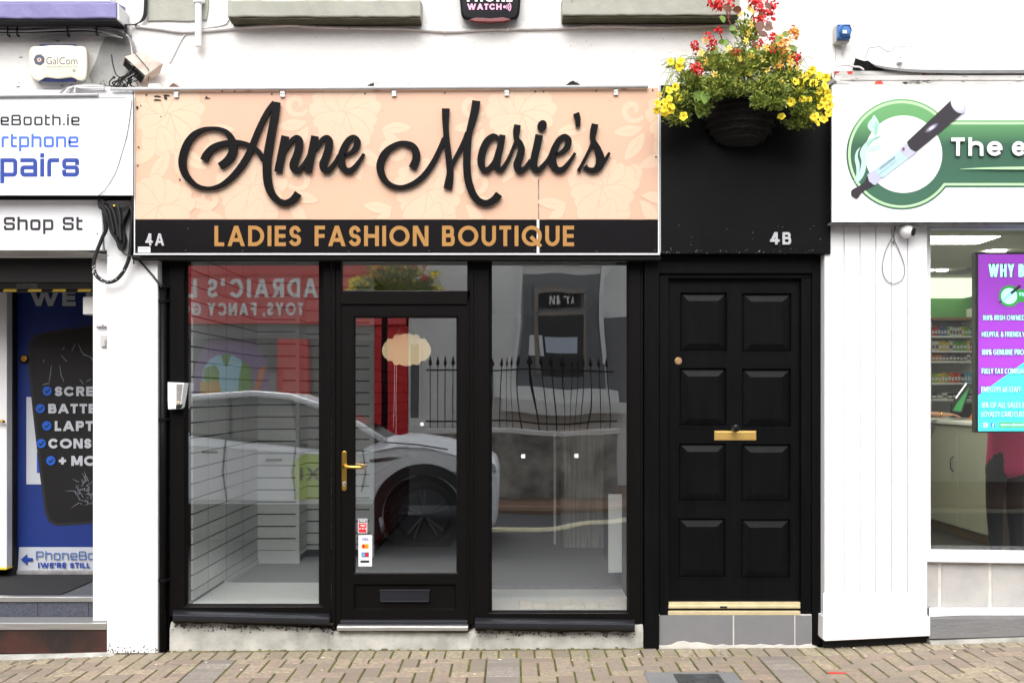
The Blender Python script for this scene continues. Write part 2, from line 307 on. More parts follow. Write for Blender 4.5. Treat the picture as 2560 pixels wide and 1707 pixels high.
def rnd(pts, r, closed=False, n=5):
    out = []; N = len(pts)
    for i, p in enumerate(pts):
        p = Vector(p)
        if not closed and (i == 0 or i == N - 1): out.append(p); continue
        a, c = Vector(pts[(i - 1) % N]), Vector(pts[(i + 1) % N])
        da, dc = a - p, c - p
        q = min(r, da.length * 0.499, dc.length * 0.499)
        s, e = p + da.normalized() * q, p + dc.normalized() * q
        for k in range(n + 1):
            t = k / n; out.append(s * (1 - t) ** 2 + p * 2 * t * (1 - t) + e * t * t)
    return out
def arc(cx, cy, rx, ry, a0, a1, n=18):
    return [(cx + rx * math.cos(math.radians(a0 + (a1 - a0) * k / n)), cy + ry * math.sin(math.radians(a0 + (a1 - a0) * k / n))) for k in range(n + 1)]
SG = arc(.5, .74, .46, .26, 25, 270, 16) + arc(.5, .245, .5, .245, 90, -150, 16)[1:]
G = {   # width, strokes: p polyline, d diagonal (horizontal ends), c closed
 'A': (.84, [('d', 0, 0, .5, 1), ('d', 1, 0, .5, 1), ('p', [(.2, .26), (.8, .26)])]),
 'B': (.62, [('p', [(0, 0), (0, 1)]), ('p', rnd([(0, 1), (.9, 1), (.9, .53), (0, .53)], .23)), ('p', rnd([(0, .53), (1, .53), (1, 0), (0, 0)], .26))]),
 'C': (.82, [('p', arc(.5, .5, .5, .5, 48, 312))]),
 'D': (.78, [('p', [(0, 0), (0, 1)]), ('p', [(0, 1), (.35, 1)] + arc(.35, .5, .65, .5, 90, -90)[1:] + [(0, 0)])]),
 'E': (.54, [('p', [(1, 1), (0, 1), (0, 0), (1, 0)]), ('p', [(0, .5), (.95, .5)])]),
 'F': (.5, [('p', [(0, 0), (0, 1), (1, 1)]), ('p', [(0, .5), (.95, .5)])]),
 'G': (.88, [('p', arc(.5, .5, .5, .5, 48, 345) + [(1, .47), (.58, .47)])]),
 'H': (.72, [('p', [(0, 0), (0, 1)]), ('p', [(1, 0), (1, 1)]), ('p', [(0, .5), (1, .5)])]),
 'I': (0, [('p', [(0, 0), (0, 1)])]),
 'K': (.68, [('p', [(0, 0), (0, 1)]), ('d', .1, .42, .95, 1), ('d', .95, 0, .3, .6)]),
 'L': (.48, [('p', [(0, 1), (0, 0), (1, 0)])]),
 'M': (.92, [('p', [(0, 0), (0, 1)]), ('p', [(1, 0), (1, 1)]), ('d', .5, .1, .05, 1), ('d', .5, .1, .95, 1)]),
 'N': (.76, [('p', [(0, 0), (0, 1)]), ('p', [(1, 0), (1, 1)]), ('d', .95, 0, .05, 1)]),
 'O': (.98, [('c', arc(.5, .5, .5, .5, 0, 360, 36)[:-1])]),
 'P': (.6, [('p', [(0, 0), (0, 1)]), ('p', rnd([(0, 1), (1, 1), (1, .45), (0, .45)], .27))]),
 'Q': (.98, [('c', arc(.5, .5, .5, .5, 0, 360, 36)[:-1]), ('p', [(.52, .38), (.98, -.06)])]),
 'R': (.64, [('p', [(0, 0), (0, 1)]), ('p', rnd([(0, 1), (.95, 1), (.95, .47), (0, .47)], .26)), ('d', 1, 0, .5, .5)]),
 'S': (.58, [('p', SG)]),
 'T': (.58, [('p', [(0, 1), (1, 1)]), ('p', [(.5, 1), (.5, 0)])]),
 'U': (.7, [('p', [(0, 1)] + arc(.5, .36, .5, .36, 180, 360) + [(1, 1)])]),
 'V': (.78, [('d', .5, 0, 0, 1), ('d', .5, 0, 1, 1)]),
 'W': (1.2, [('d', .27, 0, 0, 1), ('d', .27, 0, .5, 1), ('d', .73, 0, .5, 1), ('d', .73, 0, 1, 1)]),
 'X': (.74, [('d', 0, 0, 1, 1), ('d', 1, 0, 0, 1)]),
 'Y': (.74, [('d', .5, .42, 0, 1), ('d', .5, .42, 1, 1), ('p', [(.5, .5), (.5, 0)])]),
 '0': (.56, [('c', arc(.5, .5, .5, .5, 0, 360, 24)[:-1])]),
 '1': (.3, [('p', [(.1, .8), (.8, 1), (.8, 0)])]),
 '4': (.7, [('p', [(.72, 0), (.72, 1)]), ('d', .02, .22, .66, 1), ('p', [(.02, .27), (1, .27)])]),
 '6': (.56, [('c', arc(.5, .3, .5, .3, 0, 360, 20)[:-1]), ('p', arc(.6, .3, .6, .7, 180, 100, 10))]),
 '%': (.8, [('c', arc(.2, .75, .2, .25, 0, 360, 12)[:-1]), ('c', arc(.8, .25, .2, .25, 0, 360, 12)[:-1]), ('d', .2, 0, .8, 1)]),
 '&': (.75, [('p', [(1, 0), (.25, .72)] + arc(.45, .8, .22, .2, 190, -20, 8) + [(.1, .4)] + arc(.4, .22, .4, .22, 160, 330, 8) + [(1, .45)])]),
 "'": (0, [('p', [(0, .78), (0, 1)])]), '.': (0, [('p', [(0, 0), (0, .02)])]), ',': (.1, [('p', [(.5, .05), (0, -.15)])]),
 '+': (.6, [('p', [(0, .5), (1, .5)]), ('p', [(.5, .2), (.5, .8)])]),
 '(': (.2, [('p', arc(1, .5, 1, .62, 120, 240, 8))]),
 'h': (.64, [('p', [(0, 0), (0, 1.02)]), ('p', arc(.5, .46, .5, .30, 165, 0, 12) + [(1, 0)])]),
 'e': (.66, [('p', [(.05, .385), (.95, .385)]), ('p', arc(.5, .38, .5, .38, 0, 310, 22))]),
 # square rounded alphabet (upper code points)
 'oo': (.74, [('c', rnd([(0, 0), (0, .78), (1, .78), (1, 0)], .17, True))]),
 'oe': (.74, [('p', rnd([(1, 0), (0, 0), (0, .78), (1, .78), (1, .37), (0, .37)], .15))]),
 'or': (.52, [('p', rnd([(0, 0), (0, .78), (1, .78)], .2))]),
 'ot': (.44, [('p', rnd([(0, 1.0), (0, 0), (1, 0)], .17)), ('p', [(0, .76), (1, .76)])]),
 'op': (.74, [('p', rnd([(0, 0), (1, 0), (1, .78), (0, .78)], .17)), ('p', [(0, .78), (0, -.36)])]),
 'oh': (.74, [('p', [(0, 0), (0, 1.02)]), ('p', rnd([(0, .78), (1, .78), (1, 0)], .17))]),
 'on': (.74, [('p', [(0, 0), (0, .78)]), ('p', rnd([(0, .78), (1, .78), (1, 0)], .17))]),
 'oi': (0, [('p', [(0, 0), (0, .76)]), ('p', [(0, 1.03), (0, 1.06)])]),
 'oa': (.74, [('p', rnd([(0, .78), (1, .78), (1, 0)], .17)), ('p', rnd([(1, 0), (0, 0), (0, .39), (1, .39)], .15))]),
 'os': (.74, [('p', rnd([(1, .62), (1, .78), (0, .78), (0, .39), (1, .39), (1, 0), (0, 0), (0, .16)], .17))]),
 'oS': (.8, [('p', rnd([(1, .8), (1, 1), (0, 1), (0, .5), (1, .5), (1, 0), (0, 0), (0, .2)], .19))]),
 'oB': (.86, [('p', rnd([(0, 0), (0, 1), (.95, 1), (.95, .52), (0, .52)], .14)), ('p', rnd([(0, .52), (1, .52), (1, 0), (0, 0)], .15))]),
 'oP': (.84, [('p', [(0, 0), (0, 1)]), ('p', rnd([(0, 1), (1, 1), (1, .42), (0, .42)], .17))]),
 'o.': (0, [('p', [(0, 0), (0, .02)])]),
}
G['oo'] = (.74, G['oo'][1])
LAY = [0]
def letters(mb, text, x0, x1, ybase, ycap, yf, th=0.0012, t=0.17, gap=0.13, m=0, sq=False, mirror=False, metres=False, space=0.42, slant=0.0):
    """text fitted to photo px x0..x1, base line ybase, cap line ycap, on the plane yf"""
    if metres: XA, XB, ZB, ZC = x0, x1, ybase, ycap
    else: XA, XB, ZB, ZC = X(x0, yf), X(x1, yf), Z(ybase, yf), Z(ycap, yf)
    H = ZC - ZB; Wd = abs(XB - XA); sx = H
    for _ in range(5):
        T = t * H * (0.5 + 0.5 * min(1.1, sx / H)); ti = T / sx
        gl = []; cur = 0
        for ch in text:
            if ch == ' ': cur += space; continue
            k = 'o' + ch if sq else ch
            wd = max(G[k][0], ti)
            gl.append((k, cur, wd)); cur += wd + gap
        sx = Wd / (cur - gap)
    sgn = -1 if mirror else 1; tv = T / H
    for k, c0, wd in gl:
        for st in G[k][1]:
            LAY[0] = (LAY[0] + 1) % 7; yy = yf - 0.00012 * LAY[0] * (sgn)
            def mp(u, v, outer=False):
                xx = c0 + ti / 2 + u * (wd - ti); zz = v if outer else tv / 2 + v * (1 - tv)
                return (XA + sgn * (xx * sx + slant * zz * H), ZB + zz * H)
            tw = th * sgn
            if st[0] == 'd':
                _, u0, v0, u1, v1 = st
                a = mp(u0, v0, True); b = mp(u1, v1, True)
                d = Vector((b[0] - a[0], b[1] - a[1])); hwx = T / 2 * min(1.6, d.length / max(1e-6, abs(d.y)))
                mb.prism([(a[0] - hwx, a[1]), (a[0] + hwx, a[1]), (b[0] + hwx, b[1]), (b[0] - hwx, b[1])], yy, yy + tw, m)
            else:
                pts = [mp(*q) for q in st[1]]
                ribbon(mb, pts, T / 2, yy, tw, m, closed=(st[0] == 'c'), cap=(0 if st[0] == 'c' else T / 2 * 0.98))
def ftext(mb, body, x0, x1, ybase, ycap, yf, m=0, th=0.0008, bold=0.0):
    cu = bpy.data.curves.new('tmp', 'FONT'); cu.body = body; cu.offset = bold; cu.resolution_u = 3
    o = bpy.data.objects.new('tmp', cu); me = bpy.data.meshes.new_from_object(o)
    vs = [v.co.copy() for v in me.vertices]
    if vs:
        mx, Mx = min(v.x for v in vs), max(v.x for v in vs)
        sx = (X(x1, yf) - X(x0, yf)) / (Mx - mx); sz = (Z(ycap, yf) - Z(ybase, yf)) / 0.69
        mb.add([(X(x0, yf) + (v.x - mx) * sx, yf, Z(ybase, yf) + v.y * sz) for v in vs], [tuple(p.vertices) for p in me.polygons], m)
    bpy.data.objects.remove(o); bpy.data.curves.remove(cu); bpy.data.meshes.remove(me)
def disc(mb, cx, cy, r, yf, th=0.001, m=0, n=28, rx=None, a0=0, a1=360, ri=0):
    rx = rx or r
    full = abs(a1 - a0) >= 360
    pts = arc(cx, cy, rx, r, a0, a1, n)
    if full: pts = pts[:-1]
    if ri: pts = arc(cx, cy, rx, r, a0, a1, n) + arc(cx, cy, ri, ri, a1, a0, n)
    mb.pprism(pts, yf, yf + th, m)
def poly_px(mb, pts, yf, th=0.001, m=0, sm=0, closed=True):
    if sm: pts = [(p.x, p.y) for p in catmull([(a, b, 0) for a, b in pts], sm, True)]
    mb.pprism(pts, yf, yf + th, m)
def ring_px(mb, cx, cy, r, wpx, yf, th=0.001, m=0, a0=0, a1=360, n=48):
    k = (CAM_D + yf) / FPX
    pts = [(X(cx, yf) + r * k * math.cos(math.radians(a0 + (a1 - a0) * i / n)), Z(cy, yf) + r * k * math.sin(math.radians(a0 + (a1 - a0) * i / n))) for i in range(n + 1)]
    full = abs(a1 - a0) >= 360
    ribbon(mb, pts[:-1] if full else pts, wpx * k / 2, yf, th, m, closed=full)
def line_px(mb, pts, wpx, yf, th=0.001, m=0):
    k = (CAM_D + yf) / FPX
    ribbon(mb, [(X(a, yf), Z(b, yf)) for a, b in pts], (([w_ * k / 2 for w_ in wpx]) if isinstance(wpx, list) else wpx * k / 2), yf, th, m)

# ================================================================ GROUND
GZ = [(-9, -.08), (-3.16, -.047), (-2.0, -.012), (0, -.003), (1.5, .010), (1.95, .012), (2.55, .048), (3.16, .071), (9, .2)]
def gz(x):
    for (a, b), (c, d) in zip(GZ, GZ[1:]):
        if x <= c: return b + (d - b) * (x - a) / (c - a)
    return GZ[-1][1]
pv = mat('pavers', (0.3, 0.25, 0.22), 0.9, attr='col', var=0.22, vscale=45, spots=0.2, sscale=70, scol=srgb(205, 196, 186), bump=0.35, bscale=260)
joint = mat('mossy_joint', srgb(52, 47, 34), 0.95, col2=srgb(112, 118, 30), vscale=3, var=0.3, bump=0.6, bscale=90)
mbp = MB(); cols = []
rg = random.Random(3)
def paver(x0, x1, y0, y1, c):
    j = 0.0042; b = 0.004; x0 += j + .0012 + rg.uniform(0, .002); x1 -= j + .0012; y0 += j * .7; y1 -= j * .7; dz = rg.uniform(-.0016, .0016)
    tl = rg.uniform(-.0015, .0015)
    def z(x, y): return gz(x) + dz + tl * (x - x0) / 0.2
    r1 = [(x0, y0), (x1, y0), (x1, y1), (x0, y1)]; r2 = [(x0 + b, y0 + b), (x1 - b, y0 + b), (x1 - b, y1 - b), (x0 + b, y1 - b)]
    n0 = len(mbp.v)
    mbp.add([(x, y, z(x, y) - .014) for x, y in r1] + [(x, y, z(x, y) - .003) for x, y in r1] + [(x, y, z(x, y)) for x, y in r2],
            [(0, 1, 5, 4), (1, 2, 6, 5), (2, 3, 7, 6), (3, 0, 4, 7), (4, 5, 9, 8), (5, 6, 10, 9), (6, 7, 11, 10), (7, 4, 8, 11), (8, 9, 10, 11)])
    cols.extend([c] * 12)
def pcol(kind=0):
    base = [(153, 135, 115), (161, 144, 122), (149, 130, 111), (164, 149, 122), (145, 133, 114)][rg.randrange(5)]
    if kind == 1: base = [(138, 132, 124), (146, 140, 131), (130, 125, 118)][rg.randrange(3)]
    if kind == 2: base = [(160, 150, 122), (152, 141, 114), (165, 154, 127)][rg.randrange(3)]
    k = rg.uniform(.93, 1.14)
    return srgb(*[min(255, v * k) for v in base])
YB, u = -0.012, 0.1
def base_y(x): return YB + (0.0 if x < 2.6 else 0.02)
x = -4.4
while x < 4.4:
    paver(x, x + .108, YB - .2, YB, pcol(2)); x += .108
bands = [-3.36, -1.74, -0.05, 1.56, 3.2]
for bx in bands:
    for r in range(12): paver(bx - .1, bx + .1, YB - .2 - (r + 1) * u, YB - .2 - r * u, pcol(1))
edges = [-4.5] + bands + [4.5]
for a, b in zip(edges, edges[1:]):
    xa, xb = a + .1, b - .1; n = max(1, round((xb - xa) / u)); s = (xb - xa) / n
    for cy in range(12):
        for cx in range(n):
            t = (cx + cy) % 4; X0 = xa + cx * s; Y1 = YB - .2 - cy * u
            if t == 0:
                paver(X0, min(xb, X0 + 2 * s), Y1 - u, Y1, pcol())
            elif t == 1 and cx == 0: paver(X0, X0 + s, Y1 - u, Y1, pcol())
            elif t == 2: paver(X0, X0 + s, Y1 - 2 * u, Y1, pcol())
            elif t == 3 and cy == 0: paver(X0, X0 + s, Y1 - u, Y1, pcol())
nb = len(mbp.v)
xs = [-9] + [i * .4 - 4.8 for i in range(25)] + [9]
for a, b in zip(xs, xs[1:]):
    mbp.add([(a, 1, gz(a) - .007), (b, 1, gz(b) - .007), (b, -1.42, gz(b) - .007), (a, -1.42, gz(a) - .007)], [(0, 1, 2, 3)], 1)
cols += [srgb(176, 160, 146)] * (len(mbp.v) - nb)
po = mbp.build('pavement', [pv, joint], fixn=False)
ca = po.data.color_attributes.new('col', 'FLOAT_COLOR', 'POINT')
for i, c in enumerate(cols): ca.data[i].color = c
tag(po, kind='structure')
asph = mat('asphalt', srgb(82, 82, 84), 0.9, var=0.25, vscale=30, spots=0.2, sscale=120, scol=srgb(140, 140, 140), bump=0.4, bscale=200)
mb = MB(); RZ = -0.5
mb.add([(-60, -1.42, -.12), (60, -1.42, -.12), (60, -6.4, RZ + .05), (-60, -6.4, RZ + .05)], [(0, 1, 2, 3)])
mb.add([(-60, -6.4, RZ + .05), (60, -6.4, RZ + .05), (60, -60, RZ), (-60, -60, RZ)], [(0, 1, 2, 3)])
mb.add([(-60, -1.42, -.12), (60, -1.42, -.12), (60, 10, -.25), (-60, 10, -.25)], [(0, 3, 2, 1)])
tag(mb.build('road', asph, fixn=False), kind='structure')
mb = MB(); [mb.box(a, a + 1, -1.56, -1.423, -.3, gz(a + .5) - .004) for a in range(-9, 9)]
tag(mb.build('kerb', M['concrete_grey'], bevel=.015), kind='structure')
mb = MB()
for o_ in (0, -.24): mb.tube(catmull([(x_, y_ + o_, RZ + .03) for x_, y_ in ((-1.9, -8.05), (-.3, -8.8), (1.84, -9.9), (4.5, -11.0), (12, -11.2))], 6), .055, 8)
tag(mb.build('road_marking', mat('worn_yellow_line', srgb(226, 218, 186), .8, var=.2, vscale=9)), kind='structure')
mb = MB(); mb.box(-40, 40, -16.4, -11.6, RZ - .1, RZ + .14); mb.box(-40, 40, -11.6, -11.45, RZ - .1, RZ + .12)
tag(mb.build('far_pavement', mat('far_paving', srgb(140, 112, 92), .9, var=.2, vscale=3), bevel=.01), kind='structure')

# manhole and small street marks
mh = thing('manhole_cover', 'iron manhole cover with ring pattern in a concrete surround in the pavement', 'manhole', (1.1, -.55, gz(1.1)))
mhx0, mhx1 = 1.11 - .3, 1.11 + .26
gm = gz(1.1)
yb_ = -.575
mb = MB(); mb.rects([(0, 0, 0, 0, 0)], cap1=False) if False else None
mb.box(X(1609, -.57), X(1836, -.57), -1.12, yb_, gm - .01, gm + .0045)
mb.build('surround', M['concrete_grey'], mh, bevel=.003)
mb = MB(); mb.box(1.0 * X(1681, -.6), X(1794, -.6), -1.0, -.625, gm + .004, gm + .0085)
cx_ = (X(1681, -.6) + X(1794, -.6)) / 2
for r_ in (.115, .085, .05):
    pts = [(cx_ + r_ * math.cos(a * PI / 16), -.76 + r_ * math.sin(a * PI / 16), gm + .0085) for a in range(33)]
    mb.tube(pts, .004, 6)
mb.build('iron_lid', mat('weathered_iron', srgb(92, 94, 96), .55, metal=.5, var=.3, bump=.3, bscale=90), mh, bevel=.002)
tube_red = mat('red_spray_paint', srgb(205, 60, 50), .8)
mb = MB(); xr = X(2068, -.58); 
ribbon(mb, [(0, 0), (1, 1)], .001, 0, .001) if False else None
pts = [(xr, -.6), (xr + .03, -.592), (xr + .06, -.6), (xr + .1, -.595)]
for a, b in zip(pts, pts[1:]):
    mb.box(a[0], b[0], min(a[1], b[1]) - .008, max(a[1], b[1]) + .008, gz(xr) - .002, gz(xr) + .0022)
tag(mb.build('spray_mark', tube_red), 'short red spray paint mark on the pavement bricks', 'paint mark')
lit = [mat('dry_leaf_red', srgb(165, 60, 45), .8), mat('dry_leaf_pale', srgb(226, 212, 196), .8), mat('dry_leaf_gold', srgb(214, 170, 90), .8)]
for i in range(80):
    lx = rg.uniform(-3.1, 3.1); ly = -0.03 - abs(rg.gauss(0, .25)); a = rg.uniform(0, 6); s = rg.uniform(.004, .011)
    mb = MB(); zz = gz(lx) + .003
    mb.add([(lx + s * 1.5 * math.cos(a), ly + s * 1.5 * math.sin(a), zz), (lx - s * .5 * math.sin(a), ly + s * .5 * math.cos(a), zz + .004), (lx - s * 1.3 * math.cos(a), ly - s * 1.3 * math.sin(a), zz), (lx + s * .6 * math.sin(a), ly - s * .6 * math.cos(a), zz + .001)], [(0, 1, 2, 3)])
    kx = i % 6
    c = 0 if kx < 1 else (2 if kx < 2 else 1)
    tag(mb.build('fallen_petal', lit[c], fixn=False), ['small red petal fallen on the pavement bricks', 'small pale scrap lying on the pavement bricks', 'small golden petal fallen on the pavement bricks'][c], 'petal', group=['red petals on the paving', 'pale scraps on the paving', 'golden petals on the paving'][c])

# ================================================================ MAIN WHITE BUILDING
SPLX = X(330)
wb = thing('white_building', 'white rendered building holding the boutique, with greygreen window sills', 'building', (0, 0, 0))
mb = MB(); mb.box(SPLX, X(2312), 0, .3, Z(640), 6.2); mb.box(X(2312), 7, 0, .3, Z(557), 6.2)
mb.build('wall', M['render'], wb)
mb = MB(); mb.box(SPLX, 10, 8.2, 8.4, -.3, 6.2); mb.box(9.1, 9.3, .3, 8.2, -.3, 6.2); mb.box(SPLX, 9.1, .3, 8.2, 3.1, 3.2)
mb.build('back_wall', M['grey_wall'], wb)
def sill(x0, x1, y0, y1, yu, parent, m, yf=-.13):
    mb = MB(); ch = 9
    s = X(x0, yf), X(x1, yf), Z(y0, yf), Z(y1, yf), Z(yu, yf)
    prof = [(0.0, s[2] + .03), (yf, s[2]), (yf, s[3]), (0.0, s[3] - .005)]
    n = 24; rings = []
    rr = random.Random(int(x0))
    for i in range(n + 1):
        xx = s[0] + (s[1] - s[0]) * i / n
        rings.append([(xx, y + rr.uniform(-.003, .003), z + rr.uniform(-.0025, .0025)) for y, z in prof])
    mb.loft(rings, 0, True, True)
    o = mb.build('window_sill', m, parent, bevel=.008)
    mb = MB(); mb.box(s[0] + .006, s[1] - .006, yf + .012, -.002, s[3] - .012, s[3] - .003); mb.build('underside', M['shade_under_lilac'] if m is M['sill_purple'] else M['shade_under'], o)
    return o
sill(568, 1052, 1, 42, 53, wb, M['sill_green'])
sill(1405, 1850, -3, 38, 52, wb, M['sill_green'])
mb = MB()
mb.pprism([(369, -60), (521, -60), (521, 20), (516, 50), (470, 54), (420, 52), (367, 53)], -.012, .01)
mb.build('painted_quoin', M['sill_green'], wb, bevel=.004)
# upper windows over the sills (above the picture, behind the sills)
for a, b in ((590, 1030), (1430, 1830)):
    mb = MB(); mb.pb(a, -420, b, -8, .004 - .01, .05); f = mb.build('window', M['white'], wb, bevel=.005)
    mb = MB(); mb.pb(a + 30, -390, b - 30, -35, -.01, -.006); mb.build('pane', mat('dark_window_pane', (.02, .022, .025, 1), .08), f)

# neighbour on the left
pbld = thing('phone_shop_building', 'white building at far left with flaking lilac window sill and tiled steps', 'building', (X(120), 0, 0))
mb = MB(); mb.box(-7, SPLX - .001, .03, .3, Z(640), 6.2)
mb.build('wall', M['render'], pbld)
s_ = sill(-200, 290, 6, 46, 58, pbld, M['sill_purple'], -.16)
mb = MB(); mb.pprism([(290, 8), (297, 12), (298, 52), (290, 50)], -.14, .02); mb.build('sill_end', M['white'], pbld, bevel=.006)
mb = MB(); mb.pb(-200, -60, 275, 5, -.05, .03); mb.build('window_frame', M['white'], pbld, bevel=.006)
mb = MB(); mb.pprism([(262, 95), (300, 85), (345, 90), (352, 130), (338, 205), (300, 215), (232, 214), (222, 190), (240, 150), (250, 118)], .022, .035)
mb.build('bare_render_patch', M['bare'], pbld, bevel=.004)

mb = MB(); rr = random.Random(31)
for k in range(22):
    a = rr.uniform(2, 322); b = rr.choice([rr.uniform(84, 112), rr.uniform(110, 215), rr.uniform(198, 218)]); s_1 = rr.uniform(1, 4.5)
    if 66 < a < 222 and 105 < b < 208: continue
    q = [(a + s_1 * (1.4 + rr.uniform(-.5, .5)) * math.cos(t * PI / 4), b + s_1 * .5 * (1 + rr.uniform(-.5, .5)) * math.sin(t * PI / 4)) for t in range(8)]
    mb.pprism(q, .0285 - k * .00002, .04)
mb.build('grime_patch', mat('wall_grime', srgb(150, 146, 142), .95, var=.3, vscale=30), pbld)
mb = MB()
for (x0, x1, y0, n) in ((572, 1050, 53, 60), (1408, 1845, 52, 50), (640, 1640, 205, 60)):
    for k in range(n):
        a = rr.uniform(x0, x1); L = rr.uniform(3, 20); w_ = rr.uniform(.5, 1.6); mb.pprism([(a - w_, y0 + rr.uniform(0, 2)), (a + w_, y0 + rr.uniform(0, 2)), (a + w_ * .3, y0 + L), (a - w_ * .3, y0 + L * .9)], -.0016 - k * 1e-5, .002)
mb.build('drip_stain', mat('faint_drip_stain', srgb(186, 182, 176), .9, var=.15), wb)

# white pillar between the shops (painted brick)
mb = MB()
pil = thing('white_pillar', 'white painted brick pillar between the phone shop and the black downpipe', 'pillar', (X(330), 0, 0))
mb.pb(267, 640, 394, 1632, -.05, .3); 
mb.build('shaft', M['white_brick'], pil, bevel=.004)
mb = MB(); mb.pb(232, 640, 275, 1558, .05, .3); mb.build('inner_jamb', M['white'], pil, bevel=.004)
mb = MB()
for k in range(5):
    mb.pb(268.5, 1540 + k * 19, 392.5, 1541 + k * 19, -.0503, -.049)
    for q in range(5): mb.pb(276 + q * 24 + (k % 2) * 12, 1540 + k * 19, 277 + q * 24 + (k % 2) * 12, 1559 + k * 19, -.0503, -.049)
mb.build('brick_joint', mat('painted_joint', srgb(226, 225, 224), .8), pil)
mb = MB(); rr = random.Random(5)
for k in range(44):
    a = rr.uniform(268, 390); b = 1629 - abs(rr.gauss(0, 9)); s = rr.uniform(.6, 3.2)
    mb.pprism([(a, b), (a + s, b - 1.2), (a + s + 1, b + 2.2), (a + 1, b + 2.6)], -.0506 - k * .00005, -.049)
mb.build('chipped_paint', M['dark_brown'], pil)

# black downpipe
dp = thing('downpipe', 'black painted downpipe running down beside the white pillar', 'pipe', (X(409), -.04, 0))
def vpipe(cx, r, y0, y1, yc, n=14):
    mb = MB(); xx = X(cx, yc); rr = r * (CAM_D + yc) / FPX
    mb.tube([(xx, yc, Z(y0, yc)), (xx, yc, Z(y1, yc))], rr, n); return mb
mb = MB(); mb.pb(395, 638, 462, 1500, .03, .3); mb.pb(395, 1500, 424, 1622, .03, .3); mb.build('backing_board', M['black'], dp, bevel=.004)
vpipe(408, 9, 716, 1628, -.02).build('tube', M['black'], dp, smooth=True)
for yy in (716, 752, 1048, 1449):
    mb = vpipe(408, 11, yy - 4, yy + 5, -.02); mb.pb(394, yy - 2, 422, yy + 3, -.025, .05); mb.build('bracket', M['black'], dp, bevel=.002)

# ================================================================ BOUTIQUE SHOP SIGN
YS = -.13
sg = thing('shop_sign', 'peach and black boutique signboard with raised black script lettering over the windows', 'shop sign', (X(990), YS, Z(430)))
pm = bpy.data.materials.new('peach_print'); pm.use_nodes = True
n_ = pm.node_tree.nodes; l_ = pm.node_tree.links; b_ = n_['Principled BSDF']; b_.inputs['Roughness'].default_value = .45
tc = n_.new('ShaderNodeTexCoord'); ns = n_.new('ShaderNodeTexNoise'); ns.inputs['Scale'].default_value = 1.6; ns.inputs['Detail'].default_value = 2
l_.new(tc.outputs['Object'], ns.inputs['Vector']); rp = n_.new('ShaderNodeValToRGB'); l_.new(ns.outputs['Fac'], rp.inputs[0]); l_.new(rp.outputs[0], b_.inputs['Base Color'])
rp.color_ramp.elements[0].position = .35; rp.color_ramp.elements[0].color = srgb(212, 170, 146); rp.color_ramp.elements[1].position = .65; rp.color_ramp.elements[1].color = srgb(215, 175, 147)
M['peach'] = pm
M['peach_light'] = mat('pale_damask_print', srgb(217, 184, 159), .45, col2=srgb(220, 191, 163), vscale=2)
M['peach_line'] = mat('damask_line_print', srgb(213, 174, 148), .45)
mb = MB(); mb.pb(338, 222, 1345, 549, YS, -.0); mb.pb(1348, 220, 1645, 549, YS, -.0)
# printed damask flowers, inside the panel's own mesh
lay = [0]
def clampq(q): return [(min(max(a, 339), 1644), min(max(b, 224), 548)) for a, b in q]
def blob(q, m, sm=3):
    q = [(p.x, p.y) for p in catmull([(a, b, 0) for a, b in q], sm, True)] if sm else q
    q = clampq(q)
    if max(a for a, b in q) - min(a for a, b in q) < 5 or max(b for a, b in q) - min(b for a, b in q) < 5: return
    lay[0] += 1; mb.pprism(q, YS - .0002 - .000008 * lay[0], YS + .001, m)
def place(pts, cx, cy, ang, sc=1.0):
    ca, sa = math.cos(math.radians(ang)), math.sin(math.radians(ang))
    return [(cx + (a * ca - b * sa) * sc, cy - (a * sa + b * ca) * sc) for a, b in pts]
PET = [(0, 5), (22, 24), (48, 34), (72, 34), (88, 24), (92, 8), (86, -2), (94, -14), (84, -30), (62, -36), (40, -28), (18, -16), (0, -5)]
LEAFP = [(0, 3), (18, 15), (42, 20), (66, 14), (88, 0), (64, -12), (40, -15), (18, -9), (0, -3)]
def rim(pts, k): 
    cx = sum(a for a, b in pts) / len(pts); cy = sum(b for a, b in pts) / len(pts)
    return [(cx + (a - cx) * k, cy + (b - cy) * k) for a, b in pts]
def petal(cx, cy, ang, sc, shape=PET):
    blob(place(rim(shape, 1.07), cx, cy, ang, sc), 2); blob(place(shape, cx, cy, ang, sc), 1)
    ln = place([(14, 0), (34, 3), (58, 2), (72, -2)], cx, cy, ang, sc); 
    if all(341 < a < 1642 and 226 < b < 546 for a, b in ln): lay[0] += 1; line_px(mb, ln, [.6, 2.4 * sc, 2 * sc, .5], YS - .0002 - .000008 * lay[0], .0004, 2)
def scroll(cx, cy, R, st, en, flip, w0):
    pts = [(cx + flip * R * (1 - .78 * i / 29) * math.cos(math.radians(st + (en - st) * i / 29)), cy + R * (1 - .78 * i / 29) * math.sin(math.radians(st + (en - st) * i / 29))) for i in range(30)]
    if all(345 < a < 1638 and 230 < b < 542 for a, b in pts):
        lay[0] += 1; line_px(mb, pts, [w0 * (.35 + .65 * math.sin(PI * (.12 + .85 * i / 29))) for i in range(30)], YS - .0002 - .000008 * lay[0], .0004, 1)
